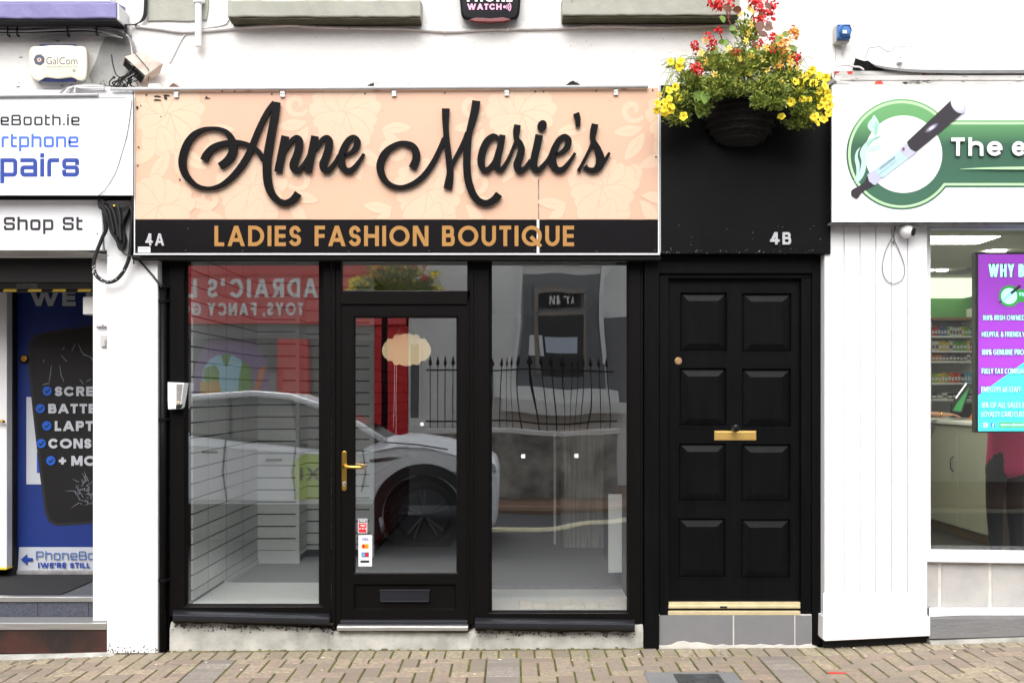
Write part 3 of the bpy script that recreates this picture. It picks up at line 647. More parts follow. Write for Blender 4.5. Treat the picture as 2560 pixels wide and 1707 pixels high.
def motif(ox, oy, fl=1):
    for a, sc in ((205, .8), (160, .95), (118, .8), (70, .9), (25, 1.0), (-22, .9), (-64, 1.05), (-112, 1.1), (-150, .85)): petal(ox, oy, a if fl > 0 else 180 - a, sc)
    petal(ox - 20 * fl, oy + 28, -70 if fl > 0 else 250, .7)
    for dx, dy, a, sc in ((20, 88, -30, 1.0), (20, 90, -75, .9), (0, 90, -120, 1.0), (-30, 84, 205, .9), (96, 40, 5, .8), (98, 44, -45, .7), (-96, 20, 190, .8), (-92, 34, 235, .9)): petal(ox + dx * fl, oy + dy, a if fl > 0 else 180 - a, sc, LEAFP)
    scroll(ox - 118 * fl, oy - 24, 30, 30, 400, fl, 15); scroll(ox + 126 * fl, oy + 96, 34, 180, 560, fl, 17); scroll(ox - 120 * fl, oy + 128, 32, -40, 330, -fl, 16)
for ox, oy, fl in ((420, 290, 1), (860, 285, 1), (1300, 290, 1), (630, 470, -1), (1075, 480, -1), (1510, 470, -1), (1700, 300, 1), (400, 520, -1)):
    lay[0] = 200 if ox == 400 else (100 if fl < 0 else 0)
    motif(ox, oy, fl)
mb.build('print_panel', [M['peach'], M['peach_light'], M['peach_line']], sg)
mb = MB(); mb.pb(338, 549, 1341, 633, YS - .002, 0); mb.pb(1349, 549, 1643, 633, YS - .002, 0)
mb.build('name_band', M['sign_black'], sg, bevel=.001)
mb = MB(); mb.pb(334, 633.2, 1650, 637, YS - .006, 0); mb.pb(1342, 549, 1348, 633, YS - .001, 0); mb.pb(1645.4, 220, 1648, 633, YS - .003, 0); mb.pb(335, 228, 337.4, 633, YS - .003, 0)
mb.build('edge_trim', M['sign_white'], sg)
mb = MB(); mb.pb(1345.4, 222, 1347.7, 549, YS + .004, YS + .01); mb.build('panel_seam', M['cable_grey'], sg)
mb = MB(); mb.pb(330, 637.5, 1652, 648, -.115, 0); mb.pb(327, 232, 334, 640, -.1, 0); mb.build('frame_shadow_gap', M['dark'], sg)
mb = MB(); letters(mb, 'LADIES FASHION BOUTIQUE', 536, 1435, 615.5, 564.5, YS - .0032, .0009, t=.185, gap=.165, space=.5)
mb.build('subtitle_lettering', M['gold_text'], sg)
mb = MB(); letters(mb, '4A', 363, 410, 614.5, 584, YS - .012, .01, t=.19, gap=.2); mb.build('house_number', M['chrome'], sg, bevel=.0015)
mb = MB(); mb.pb(345, 617, 376, 631.5, YS - .0035, YS - .002); f = mb.build('maker_sticker', M['paper'], sg)
mb = MB(); ftext(mb, 'printing shop', 348, 372, 624, 620, YS - .0042); mb.build('sticker_print', M['text_grey'], f)
mb = MB(); rr = random.Random(8)
for sx_, sy_ in ((365, 237), (679, 235), (912, 234), (1112, 232), (1338, 229), (1359, 229), (1491, 227), (1632, 225), (346, 368), (344, 414), (1640, 392), (1637, 626), (1492, 628), (1336, 626), (1352, 626), (1073, 627), (871, 628), (606, 627), (464, 626), (341, 628), (449, 449), (470, 571), (705, 597)):
    disc(mb, sx_, sy_, 2.0, YS - .006, .008, n=10)
mb.build('screw', mat('dull_screw', srgb(70, 62, 56), .5, metal=.6), sg)
mb = MB()
for (a, b, c, d) in ((385, 240, 402, 243), (384, 249, 403, 252), (408, 238, 424, 241), (410, 243, 418, 249), (511, 245, 526, 247), (514, 241, 518, 244), (340, 266, 346, 274), (350, 263, 353, 267), (400, 291, 404, 293), (411, 289, 413, 291)):
    poly_px(mb, [(a, b), ((a + c) / 2, b - 1), (c, b + 1), (c - 1, d), ((a + c) / 2, d - .6), (a + 1, d)], YS - .0052, .001)
for k in range(26):
    a = rr.uniform(345, 1640); b = rr.choice([rr.uniform(228, 260), rr.uniform(240, 540)]); s = rr.uniform(.6, 1.4); poly_px(mb, [(a, b), (a + s, b), (a + s, b + s), (a, b + s)], YS - .0052 - k * 1e-5, .001)
for a in (553, 584): poly_px(mb, [(a, 227), (a + 5, 227), (a + 2.5, 232)], YS - .0052, .001)
mb.build('peeling_marks', M['dark_brown'], sg)
for a in (440, 706, 985, 1267, 1540):
    yy = 228 - (a - 440) * .0055
    mb = MB(); mb.pb(a - 5.5, yy - 4, a + 5.5, yy + 16, YS - .014, YS - .0035)
    b2 = mb.build('bracket', M['alu'], sg, bevel=.001)
    mb = MB(); disc(mb, a - 2.6, yy + 8, 1.3, YS - .0155, .002, n=8); disc(mb, a + 2.8, yy + 8, 1.3, YS - .0155, .002, n=8); mb.build('rivet', M['dark'], b2)

# script letters: strokes traced as centre line + width, standing off the panel
def zs(ox):
    return lambda a, b: (ox + a / 3.4588, 200 + b / 3.4588)
z1, z2 = zs(320), zs(980)
YL = YS - .028
def stroke(mb, pts, f, n=8):
    pp = catmull([(a, b, w_) for a, b, w_ in pts], n)
    k = (CAM_D + YL) / FPX
    LAY[0] = (LAY[0] + 1) % 9
    yy = YL - .0004 * LAY[0]
    q = [f(p.x, p.y) for p in pp]
    ribbon(mb, [(X(a, yy), Z(b, yy)) for a, b in q], [p.z / 3.4588 * k / 2 for p in pp], yy, .018)
SL = {}
A_ = [[(790, 745, 57), (845, 708, 64), (893, 650, 72), (908, 580, 74), (890, 505, 58), (850, 452, 44), (785, 424, 34), (715, 419, 30), (640, 432, 38), (560, 480, 52), (500, 570, 62), (468, 690, 66), (482, 790, 62), (535, 870, 52), (610, 922, 38), (700, 937, 31), (790, 915, 36), (870, 862, 44), (950, 780, 52), (1020, 680, 56), (1068, 580, 54), (1115, 460, 50), (1165, 350, 48), (1215, 262, 48), (1268, 196, 50)],
      [(1289, 192, 54), (1270, 300, 66), (1245, 430, 68), (1222, 560, 72), (1203, 680, 74), (1200, 800, 74), (1212, 905, 72), (1245, 990, 64), (1300, 1045, 56), (1355, 1063, 52), (1410, 1045, 56), (1448, 1010, 62), (1470, 978, 64)],
      [(653, 697, 66), (682, 640, 64), (735, 585, 56), (820, 552, 50), (920, 540, 46), (1010, 552, 40), (1075, 580, 40), (1130, 625, 46), (1168, 690, 46)]]
n1 = [[(1359, 485, 67), (1328, 640, 68), (1296, 795, 68)], [(1372, 600, 22), (1405, 535, 40), (1450, 500, 46), (1478, 520, 62), (1478, 580, 66), (1455, 660, 66), (1430, 730, 70), (1440, 775, 58), (1480, 776, 44), (1528, 715, 34), (1570, 640, 28)]]
n2 = [[(1616, 485, 65), (1585, 640, 66), (1553, 795, 66)], [(1630, 600, 22), (1663, 535, 40), (1708, 500, 46), (1736, 520, 62), (1736, 580, 66), (1713, 660, 66), (1688, 730, 70), (1698, 775, 58), (1738, 776, 44), (1786, 715, 32), (1822, 650, 26)]]
e1 = [[(1868, 652, 18), (1930, 625, 34), (1972, 580, 54), (1980, 525, 56), (1948, 492, 36), (1905, 520, 48), (1868, 590, 62), (1845, 660, 66), (1846, 730, 68), (1882, 780, 54), (1935, 776, 46), (1990, 715, 34), (2040, 638, 24)]]
M_ = [[(175, 763, 68), (207, 690, 68), (205, 622, 68), (168, 567, 56), (85, 546, 40), (5, 575, 46), (-65, 640, 62), (-103, 740, 66), (-80, 840, 60), (-15, 907, 44), (80, 927, 36), (180, 897, 42), (275, 825, 46), (355, 715, 46), (412, 600, 42), (450, 500, 34)],
      [(465, 247, 69), (463, 340, 60), (465, 420, 52), (472, 520, 54), (484, 620, 56), (495, 720, 58), (502, 800, 60), (494, 870, 70), (483, 938, 76)],
      [(515, 745, 36), (560, 655, 36), (615, 550, 40), (655, 455, 44)],
      [(729, 180, 71), (715, 270, 70), (690, 370, 64), (668, 450, 56), (657, 530, 60), (648, 640, 64), (648, 760, 66), (660, 870, 66), (695, 975, 64), (745, 1042, 58), (810, 1065, 54), (868, 1045, 58), (905, 1012, 64), (925, 985, 66)]]
a_ = [[(935, 520, 30), (900, 492, 40), (865, 490, 48), (815, 540, 60), (780, 630, 64), (770, 710, 64), (790, 772, 52), (835, 770, 46), (880, 710, 34), (915, 620, 28)], [(956, 475, 53), (938, 570, 58), (912, 680, 62), (912, 755, 56), (950, 770, 42), (1000, 700, 34), (1040, 610, 30), (1070, 535, 28)]]
r_ = [[(1086, 388, 58), (1076, 445, 60), (1076, 505, 46), (1105, 550, 54), (1120, 605, 60), (1100, 680, 66), (1083, 735, 68), (1102, 780, 56), (1150, 762, 40), (1200, 690, 30)]]
i_ = [[(1274, 475, 68), (1252, 580, 66), (1228, 690, 66), (1228, 750, 62), (1262, 778, 50), (1305, 745, 40), (1350, 685, 32), (1385, 610, 26)]]
e2 = [[(a - 455, b - 7, w_) for a, b, w_ in e1[0]]]
s_l = [[(1612, 788, 30), (1660, 700, 28), (1705, 610, 28), (1742, 525, 32)], [(1757, 381, 60), (1742, 450, 58), (1738, 520, 46), (1775, 590, 58), (1800, 670, 74), (1795, 735, 74), (1750, 778, 46), (1695, 772, 40), (1668, 745, 42)], [(1790, 752, 44), (1835, 705, 34), (1882, 629, 24)]]
for strokes_, f in ((A_, z1), (n1, z1), (n2, z1), (e1, z1), (M_, z2), (a_, z2), (r_, z2), (i_, z2), (e2, z2), (s_l, z2)):
    mb = MB()
    for st in strokes_: stroke(mb, st, f)
    if strokes_ is i_:
        q = [z2(1298 + 41 * math.cos(a * PI / 12) - 6 * math.sin(a * PI / 12), 396 + 48 * math.sin(a * PI / 12)) for a in range(24)]
        mb.pprism(q, YL - .001, YL + .018)
    mb.build('script_letter', M['letter_black'], sg)
mb = MB(); mb.pprism([z2(*q) for q in ((1567, 297), (1618, 277), (1632, 330), (1630, 400), (1588, 400), (1584, 345))], YL - .001, YL + .018); mb.build('apostrophe', M['letter_black'], sg)
mb = MB()
for f, a, b in ((z1, 1260, 300), (z1, 700, 420), (z1, 700, 937), (z1, 470, 700), (z1, 1205, 800), (z1, 1350, 1063), (z1, 1310, 720), (z1, 1420, 750), (z1, 1560, 740), (z1, 1700, 750), (z1, 1860, 740), (z2, 463, 300), (z2, 715, 280), (z2, 485, 900), (z2, 650, 760), (z2, 810, 1065), (z2, 80, 927), (z2, -100, 740), (z2, 780, 700), (z2, 1090, 740), (z2, 1230, 740), (z2, 1395, 730), (z2, 1798, 720), (z2, 1298, 396), (z2, 1605, 350)):
    q = f(a, b); mb.lathe(P(q[0], q[1], YS), [(.006, -.012), (.006, -.003)], 'y', 8)
mb.build('stand_off', M['dark'], sg)

# conduit over the sign
cp = thing('sign_conduit', 'long pale grey conduit pipe running along the top edge of the boutique sign', 'pipe', (X(950), -.15, Z(221)))
mb = MB(); mb.tube([P(277, 223.5, -.15), P(500, 222.5, -.15), P(1620, 217, -.15)], .0105, 10); mb.build('tube', M['pipe_grey'], cp, smooth=True)
for a in (620, 940, 1267, 1560):
    mb = MB(); yy = 223.5 - (a - 277) * .0048; mb.pb(a - 5, yy - 10, a + 5, yy - 3, -.145, -.0); mb.build('strap', M['alu'], cp)
for a in (385, 575):
    mb = MB(); mb.pb(a - 14, 210, a + 14, 222, -.12, -.02); mb.build('saddle', M['white'], cp, bevel=.002)
deb = mat('dry_brown_debris', srgb(110, 88, 72), .9)
for (a, b, s, lb, ct) in ((435, 213, 14, 'brown dry leaf stuck behind the conduit near the junction box', 'leaf'), (933, 213, 20, 'black scrap of plant caught on the conduit above the first word', 'debris'), (1433, 207, 18, 'black torn scrap caught on the conduit above the apostrophe', 'debris')):
    mb = MB(); poly_px(mb, [(a - s, b + 5), (a - s * .4, b - 2), (a, b - 5), (a + s * .3, b - 1), (a + s, b + 4), (a + s * .4, b + 6)], -.12, .012)
    for k in range(5): mb.tube([P(a - s * .5 + k * s * .25, b + 3, -.11), P(a - s * .6 + k * s * .3, b - 3 - (k % 3) * 2, -.12)], .0018, 5)
    tag(mb.build('debris_scrap', deb if ct == 'leaf' else M['dark']), lb, ct)
# ================================================================ BOUTIQUE SHOPFRONT
sf = thing('boutique_shopfront', 'black framed boutique shopfront with two display windows and a glazed central door', 'shopfront', (X(1000), 0, 0))
def R(x0, y0, x1, y1, y): return (X(x0, y), Z(y1, y), X(x1, y), Z(y0, y), y)
def framed(name, outer, inner, glassr, yf, yg, yb, m, parent, bevel=.003):
    mb = MB(); mb.rects([R(*outer, yb)[:4] + (yb,), R(*outer, yf), R(*inner, yf), R(*inner, yf + .008), R(*glassr, yg), R(*glassr, yb)], cap1=False)
    return mb.build(name, m, parent, bevel=bevel)
# left display window
wl = framed('display_window', (424, 641, 828, 1540), (460, 644, 808, 1516), (469, 645, 797, 1508), .0, .03, .09, M['upvc'], sf)
mb = MB(); mb.pb(462, 641, 803, 1516, .04, .044); mb.build('pane', M['glass_front'], wl)
mb = MB()
prof = [(-.085, 1538), (-.10, 1543), (-.10, 1553), (-.088, 1557), (.02, 1557), (.02, 1528)]
def sillbar(mb, x0, x1, dy0, dy1, m=0):
    rings = [[(X(xx, y), y, Z(py + dy, y)) for y, py in prof] for xx, dy in ((x0, dy0), (x1, dy1))]
    mb.loft(rings, m, True, True)
sillbar(mb, 432, 824, -6, 3); mb.build('sill', M['sill_metal'], wl, bevel=.003)
# right display window
wr = framed('display_window', (1178, 641, 1602, 1562), (1222, 646, 1572, 1532), (1230, 650, 1567, 1524), .0, .03, .09, M['upvc'], sf)
mb = MB(); mb.pb(1224, 646, 1570, 1530, .04, .046); mb.build('pane', M['glass_right'], wr)
mb = MB(); sillbar(mb, 1187, 1587, 13, 18); mb.build('sill', M['sill_metal'], wr, bevel=.003)
# mullions and posts
mb = MB(); mb.pb(828, 640, 838, 1572, -.008, .09); mb.pb(838, 640, 852, 1572, .004, .09); mb.build('door_post', M['upvc'], sf, bevel=.003)
mb = MB(); mb.pb(1175, 640, 1184, 1560, -.008, .09); mb.pb(1168, 640, 1175, 1572, .004, .09); mb.build('door_post', M['upvc'], sf, bevel=.003)
mb = MB(); mb.pb(1602, 636, 1608, 1585, .0, .1); mb.build('corner_post', M['upvc'], sf, bevel=.003)
# fanlight
fl = framed('fanlight', (852, 636, 1168, 760), (852.5, 644, 1177, 728), (854, 645, 1175, 726), .0, .02, .09, M['upvc'], sf)
mb = MB(); mb.pb(852, 640, 1178, 730, .035, .041); mb.build('pane', M['glass_front'], fl)
# glazed door
gd = thing
mb = MB()
mb.rects([R(850, 760, 1172, 1566, .07), R(850, 760, 1172, 1566, .012), R(886, 792, 1144, 1432, .012), R(886, 792, 1144, 1432, .018), R(889, 795, 1141, 1428, .03), R(889, 795, 1141, 1428, .07)], cap1=False) if False else None
def grid_panel(mb, outer, holes, yf, yb):
    """flat leaf with rectangular holes, front at yf"""
    xs = sorted({outer[0], outer[2]} | {h[0] for h in holes} | {h[2] for h in holes}); ys = sorted({outer[1], outer[3]} | {h[1] for h in holes} | {h[3] for h in holes})
    def inside(a, b): return any(h[0] < a < h[2] and h[1] < b < h[3] for h in holes)
    for i in range(len(xs) - 1):
        for j in range(len(ys) - 1):
            if inside((xs[i] + xs[i + 1]) / 2, (ys[j] + ys[j + 1]) / 2): continue
            a, c, b, d = X(xs[i], yf), X(xs[i + 1], yf), Z(ys[j + 1], yf), Z(ys[j], yf)
            mb.add([(a, yf, b), (c, yf, b), (c, yf, d), (a, yf, d)], [(0, 1, 2, 3)])
    for h in list(holes) + [outer]:
        a, c, b, d = X(h[0], yf), X(h[2], yf), Z(h[3], yf), Z(h[1], yf)
        mb.add([(a, yf, b), (c, yf, b), (c, yf, d), (a, yf, d), (a, yb, b), (c, yb, b), (c, yb, d), (a, yb, d)], [(0, 1, 5, 4), (1, 2, 6, 5), (2, 3, 7, 6), (3, 0, 4, 7)])
DY = .014
mb = MB(); grid_panel(mb, (852, 760, 1168, 1552), [(884, 790, 1146, 1434), (884, 1459, 1140, 1524)], DY, .07)
dl = mb.build('door', M['upvc'], sf)
mb = MB(); mb.rects([R(884, 790, 1146, 1434, DY + .001), R(886, 792, 1144, 1431, DY + .004), R(889, 795, 1141, 1428, .034), R(889, 795, 1141, 1428, .05)], cap1=False); mb.build('glazing_bead', M['upvc'], dl)
mb = MB(); mb.pb(886, 792, 1144, 1432, .04, .046); mb.build('pane', M['glass_front'], dl)
mb = MB(); mb.rects([R(884, 1459, 1140, 1524, DY + .001), R(889, 1464, 1135, 1519, .03)], cap1=True); mb.build('bottom_panel', M['upvc'], dl)
mb = MB(); mb.pb(950, 1477, 1073, 1502, .012, .03); mb.pb(948, 1474, 1075, 1477.4, .008, .03); mb.pb(952, 1501.8, 1071, 1504, .010, .03); mb.build('letter_plate', M['sill_metal'], dl, bevel=.0015)
mb = MB(); mb.loft([[(X(a, y), y, Z(b, y)) for y, b in ((DY, 1547), (-.012, 1551), (-.014, 1556), (-.014, 1562), (DY, 1563))] for a in (851, 1169)], 0, True, True); mb.build('drip_bar', M['sill_metal'], dl, bevel=.002)
mb = MB()
bx0, bx1, by0, by1 = 854, 867, 1127, 1227
pts = [(bx0 + 6.5 + 6.5 * math.cos(a * PI / 10), by0 + 6.5 - 6.5 * math.sin(a * PI / 10)) for a in range(11)] + [(bx0 + 6.5 - 6.5 * math.cos(a * PI / 10), by1 - 6.5 + 6.5 * math.sin(a * PI / 10)) for a in range(11)]
mb.pprism(pts, .004, DY); hb = mb.build('handle', M['brass'], dl, bevel=.002)
mb = MB(); mb.tube([P(860, 1166, .004), P(860, 1166, -.035), P(866, 1166.5, -.045), P(880, 1167, -.047), P(900, 1168.5, -.044), P(909, 1169, -.036)], [.011, .010, .010, .0105, .010, .007], 10); mb.build('lever', M['brass'], hb, smooth=True)
mb = MB(); disc(mb, 860.5, 1207, 4, .002, .003, n=14); mb.pb(858.8, 1206, 862.4, 1215, .002, .0045); mb.build('keyhole', M['chrome'], hb)
mb = MB(); mb.pb(842, 1564, 1170, 1574, -.05, .09); mb.pb(842, 1567, 1170, 1576, -.056, -.05); mb.build('threshold', M['alu'], sf, bevel=.002)
mb = MB(); mb.pb(838, 640, 1182, 646, -.004, .09) if False else mb.pb(424, 630, 1610, 640, .002, .09); mb.build('head_frame', M['upvc'], sf, bevel=.003)
# stall riser
mb = MB(); rr = random.Random(4)
top = [(424, 1556), (600, 1560), (815, 1570), (840, 1578), (1170, 1580), (1190, 1572), (1400, 1580), (1560, 1574), (1580, 1562), (1608, 1560)]
top2 = []
for (a, b), (c, d) in zip(top, top[1:]):
    for k in range(6): top2.append((a + (c - a) * k / 6, b + (d - b) * k / 6 + rr.uniform(-1.5, 1.5)))
top2.append(top[-1]); rings = []
for a, b in top2:
    xg = X(a, -.03); g = gz(xg) - .02
    rings.append([(xg, .1, Z(b - 3, -.01)), (xg, -.005, Z(b, -.005)), (X(a, -.022), -.022 + rr.uniform(-.002, .002), Z(b + 18, -.022)), (X(a, -.03), -.03 + rr.uniform(-.003, .003), g), (xg, .1, g)])
mb.loft(rings, 0, True, True); mb.build('stall_riser', M['concrete'], sf)
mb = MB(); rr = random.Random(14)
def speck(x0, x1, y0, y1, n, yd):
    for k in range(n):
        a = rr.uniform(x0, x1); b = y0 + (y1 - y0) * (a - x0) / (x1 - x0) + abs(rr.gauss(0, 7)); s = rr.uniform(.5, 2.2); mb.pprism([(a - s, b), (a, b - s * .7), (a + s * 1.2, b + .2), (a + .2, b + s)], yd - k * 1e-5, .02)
def dark_strip(x0, x1, y0, y1, hmax, yd):
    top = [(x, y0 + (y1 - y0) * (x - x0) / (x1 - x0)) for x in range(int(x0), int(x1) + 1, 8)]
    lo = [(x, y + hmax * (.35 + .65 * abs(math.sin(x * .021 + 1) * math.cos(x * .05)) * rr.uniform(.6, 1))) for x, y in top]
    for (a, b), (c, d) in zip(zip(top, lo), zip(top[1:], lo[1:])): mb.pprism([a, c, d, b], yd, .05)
dark_strip(432, 834, 1550, 1558, 10, -.0255); dark_strip(1188, 1590, 1570, 1575, 8, -.0255); speck(432, 834, 1560, 1568, 140, -.0262); speck(1188, 1590, 1578, 1584, 120, -.0262)
mb.build('dark_strip_under_sill', M['dark_brown'], sf)  # irregular dark strip and specks along the lower sill edges
mb = MB(); prev = None
for k in range(150):
    a = 424 + k * 7.9; xx = X(a, -.034); h_ = .004 + .012 * rr.random() * (1 if rr.random() < .4 else .3)
    mb.box(xx, xx + .0195, -.0345 - rr.uniform(0, .001), -.02, gz(xx) - .02, gz(xx) + h_)
mb.build('base_grime', mat('green_brown_grime', srgb(92, 86, 62), .95, col2=srgb(126, 122, 84), vscale=14), sf)

# stickers
st_ = thing('card_sticker', 'white payment card sticker on the lower left of the shop door glass', 'sticker', P(912, 1375, .039))
mb = MB(); mb.pb(896, 1337, 930, 1415, .0385, .0395); mb.build('backing', M['paper'], st_)
mb = MB(); ftext(mb, 'VISA', 904, 922, 1351, 1344, .0378, bold=.02); mb.build('card_logo', M['text_royal'], st_)
for yy, c1, c2 in ((1365, 'red_vinyl', 'orange_vinyl'), (1386, 'lblue_vinyl', 'red_vinyl')):
    mb = MB(); mb.pb(904, yy - 6, 922, yy + 6, .0378, .0384); cl = mb.build('card_logo', M['navy_vinyl' if yy > 1380 else 'yellow_vinyl'], st_)
    mb = MB(); disc(mb, 909.5, yy, 5, .0374, .0003); mb.build('disc', M[c1], cl)
    mb = MB(); disc(mb, 916.5, yy, 5, .0370, .0003); mb.build('disc', M[c2], cl)
mb = MB(); mb.pb(901, 1400, 923, 1406, .0378, .0384); mb.build('card_logo', M['text_dark'], st_)
al = thing('alarm_sticker', 'small black and red alarm sticker above the card sticker on the shop door', 'sticker', P(906, 1313, .039))
mb = MB(); mb.pb(895, 1296, 918, 1332, .0385, .0395); mb.build('backing', M['paper'], al)
mb = MB(); mb.pb(896.5, 1297.5, 916.5, 1306, .0378, .0384); mb.build('header', M['text_dark'], al)
mb = MB(); ftext(mb, 'PHONE', 899, 914, 1304, 1299, .0374, bold=.03); mb.build('header_text', M['white_text'], al)
mb = MB(); mb.pb(896.5, 1307.5, 916.5, 1330.5, .0378, .0384); mb.build('red_field', M['red_vinyl'], al)
mb = MB(); 
for k, wd in ((1311, 7), (1314, 5)): mb.pb(907 - wd, k, 907 + wd, k + 1.6, .0374, .0377)
for k in (900, 907, 914): disc(mb, k, 1321, 2, .0374, .0003, n=8)
mb.build('red_field_text', M['paper'], al)
for a, b, s in ((1055, 1060, 4), (1308, 1140, 5), (1441, 1139, 5)):
    mb = MB(); mb.pb(a - s, b - s, a + s, b + s, .0385, .0395)
    tag(mb.build('tape_square', M['paper']), {1055: 'small white tape square stuck on the boutique door glass', 1308: 'white tape square on the right window glass, nearer the door', 1441: 'white tape square on the right window glass, farther from the door'}[a], 'tape')

# plaque hanging inside the door
pq = thing('hanging_plaque', 'pale scalloped wooden plaque hanging on twine inside the door glass', 'plaque', P(1017, 875, .12))
def zq(a, b): return (800 + a / 3.137, 620 + b / 3.137)
half = [(678, 670), (640, 674), (628, 684), (612, 676), (592, 676), (577, 692), (576, 710), (527, 710), (527, 724), (505, 748), (490, 780), (486, 805), (494, 840), (510, 862), (527, 872), (527, 884), (568, 886), (574, 905), (590, 919), (608, 917), (624, 911), (650, 922), (678, 926)]
full = [zq(*q) for q in half] + [zq(1357 - a, b) for a, b in reversed(half[1:-1])]
yq = .12
mb = MB(); mb.prism([(X(a, yq), Z(b, yq)) for a, b in full], yq, yq + .006); mb.build('board', M['plaque'], pq, bevel=.001)
mb = MB(); a = zq(600, 690); b = zq(655, 545); mb.tube([P(*a, yq - .003), P(*b, yq)], .0016, 5); a = zq(765, 695); b = zq(722, 545); mb.tube([P(*a, yq - .003), P(*b, yq)], .0016, 5)
mb.tube([P(*zq(590, 690), yq - .004), P(*zq(640, 662), yq - .006)], .0016, 5); mb.build('twine', M['string'], pq)
mb = MB()
for k in (0, 14): mb.tube([P(*zq(586 + k, 922), yq + .005), P(*zq(582 + k, 1200), yq + .01), P(*zq(575 + k * 1.6, 1415 + k * 3), yq + .008)], .0014, 5)
mb.build('trailing_cord', M['cable_white'], pq)
mb = MB(); mb.pb(1017 + 6, 855, 1017 + 13, 864, yq - .0006, yq + .001); mb.build('tape_mark', M['text_pale'], pq)

# ---------------------------------------------------------------- boutique interior
bi = thing('boutique_interior', 'empty boutique room with white and red slatted wall boards and grey carpet', 'shop interior', (-.6, 2.5, .12))
FZ = .24; CZ = 2.52
mb = MB(); mb.box(-2.05, .95, .81, 6.0, FZ - .2, FZ); mb.box(-2.05, .95, .09, .81, .02, .12); mb.build('floor', M['carpet'], bi)
mb = MB(); mb.box(-2.1, 1.0, .1, 6.05, CZ, CZ + .1); mb.build('ceiling', M['ceil'], bi)
mb = MB(); mb.box(-2.1, 1.0, 6.0, 6.1, FZ - .1, CZ); mb.box(.86, 1.0, .1, 6.0, FZ - .1, CZ); mb.build('back_wall', M['grey_wall'], bi)
sp = .0956; g0 = Z(985, .0) - .0
def slats(name, mk, fn, z0=.3, z1=CZ, parent=bi):
    mb = MB(); k0 = int((z0 - g0) / sp) - 1
    z = g0 + .012 - 40 * sp
    while z < z1:
        a, b = max(z + .0052, z0), min(z + sp - .0052, z1)
        if b - a > .01: fn(mb, a, b)
        z += sp
    return mb.build(name, mk, parent)
mb = MB(); mb.box(-2.09, -2.012, .1, 1.82, .0, CZ); mb.box(-2.012, -1.69, 1.77, 1.82, .0, CZ); mb.box(-1.72, -1.69, 1.82, 2.12, 0, CZ); mb.box(-1.69, -1.16, 2.10, 2.13, 0, CZ); mb.box(-1.16, -1.145, 2.13, 5.0, 0, CZ)
mb.build('slat_backing', M['dark'], bi)
slats('slat_wall', M['interior_white'], lambda m_, a, b: m_.box(-2.012, -2.0, .10, 1.76, a, b), .28)
slats('slat_wall', M['interior_white'], lambda m_, a, b: m_.box(-2.0, -1.70, 1.755, 1.77, a, b), .345)
slats('slat_wall', M['interior_white'], lambda m_, a, b: m_.box(-1.69, -1.675, 1.77, 2.09, a, b), .30)
slats('slat_wall', M['interior_white'], lambda m_, a, b: m_.box(-1.675, -1.165, 2.085, 2.10, a, b), .3)
slats('red_slat_wall', M['red_slat'], lambda m_, a, b: m_.box(-1.145, -1.13, 2.14, 5.0, a, b), .3)
mb = MB(); mb.box(-1.70, -1.672, 1.745, 1.775, .12, CZ); mb.box(-1.165, -1.13, 2.075, 2.12, .12, CZ); mb.build('corner_trim', M['interior_white'], bi)
mb = MB(); mb.box(-2.0, -1.70, 1.757, 1.775, .12, .34); mb.box(-2.0, -1.99, .81, 1.755, .12, .275); mb.build('skirting', M['interior_white'], bi)
mb = MB(); 
for yy in (.42, .86, 1.3): mb.box(-2.001, -1.9985, yy, yy + .004, .28, CZ)
mb.build('board_joint', M['cable_grey'], bi)
zl = Z(1508, .05) - .004
mb = MB(); mb.box(-2.0, -1.13, .095, .80, zl - .03, zl); mb.box(-2.0, -1.13, .78, .80, .12, zl - .03); mb.build('window_shelf', M['board'], bi, bevel=.003)
zr = Z(1524, .05) - .004
mb = MB(); mb.box(X(1215), .86, .095, .76, zr - .03, zr); mb.box(X(1215), .86, .74, .76, .12, zr - .03); mb.build('window_shelf', M['board'], bi, bevel=.003)
mb = MB(); mb.box(.76, .86, .12, 2.2, .12, CZ); mb.build('side_pilaster', M['grey_wall'], bi)
uc = thing('sales_counter', 'grey fronted counter with brown top edge inside behind the right boutique window', 'counter', P(1480, 1200, 2.6))
mb = MB(); mb.pb(1408, 1080, 1520, 1400, 2.6, 3.1); mb.build('front_panel', mat('streaked_grey_panel', srgb(215, 213, 206), .8, col2=srgb(165, 163, 156), vscale=9, stretch=(6, 1, .25)), uc, bevel=.02)
mb = MB(); mb.pb(1404, 1068, 1526, 1080, 2.55, 3.2); mb.build('top', mat('brown_counter_top', srgb(150, 90, 50), .5), uc, bevel=.004)
mb = MB(); mb.pb(1384, 1085, 1390, 1360, 2.4, 2.43); tag(mb.build('white_post', M['board']), 'thin pale upright post inside the right boutique window', 'post')
mb = MB(); mb.pprism([(1508, 965), (1530, 958), (1556, 962), (1560, 1010), (1556, 1064), (1506, 1064)], 3.0, 3.12); tag(mb.build('office_chair_back', mat('navy_chair_fabric', srgb(30, 34, 52), .9), bevel=.03), 'dark navy chair back standing behind the counter in the right boutique window', 'chair')
mb = MB(); yy = .75
mb.pb(1521, 1235, 1555, 1431, yy, yy + .02); tag(mb.build('white_board_strip', M['board'], bevel=.003), 'tall white board strip standing inside the right display window', 'board')
mb = MB(); disc(mb, 606, 1492, 5, .14, .003, n=14); tag(mb.build('shelf_disc', M['cable_grey']), 'small grey disc lying on the left window shelf', 'disc') if False else None
mb = MB(); mb.pb(672, 930, 692, 978, 1.55, 1.75); hh = mb.build('wall_thermostat', M['board'], bevel=.006); tag(hh, 'white wireless box hung on the back slat wall of the left window', 'device')
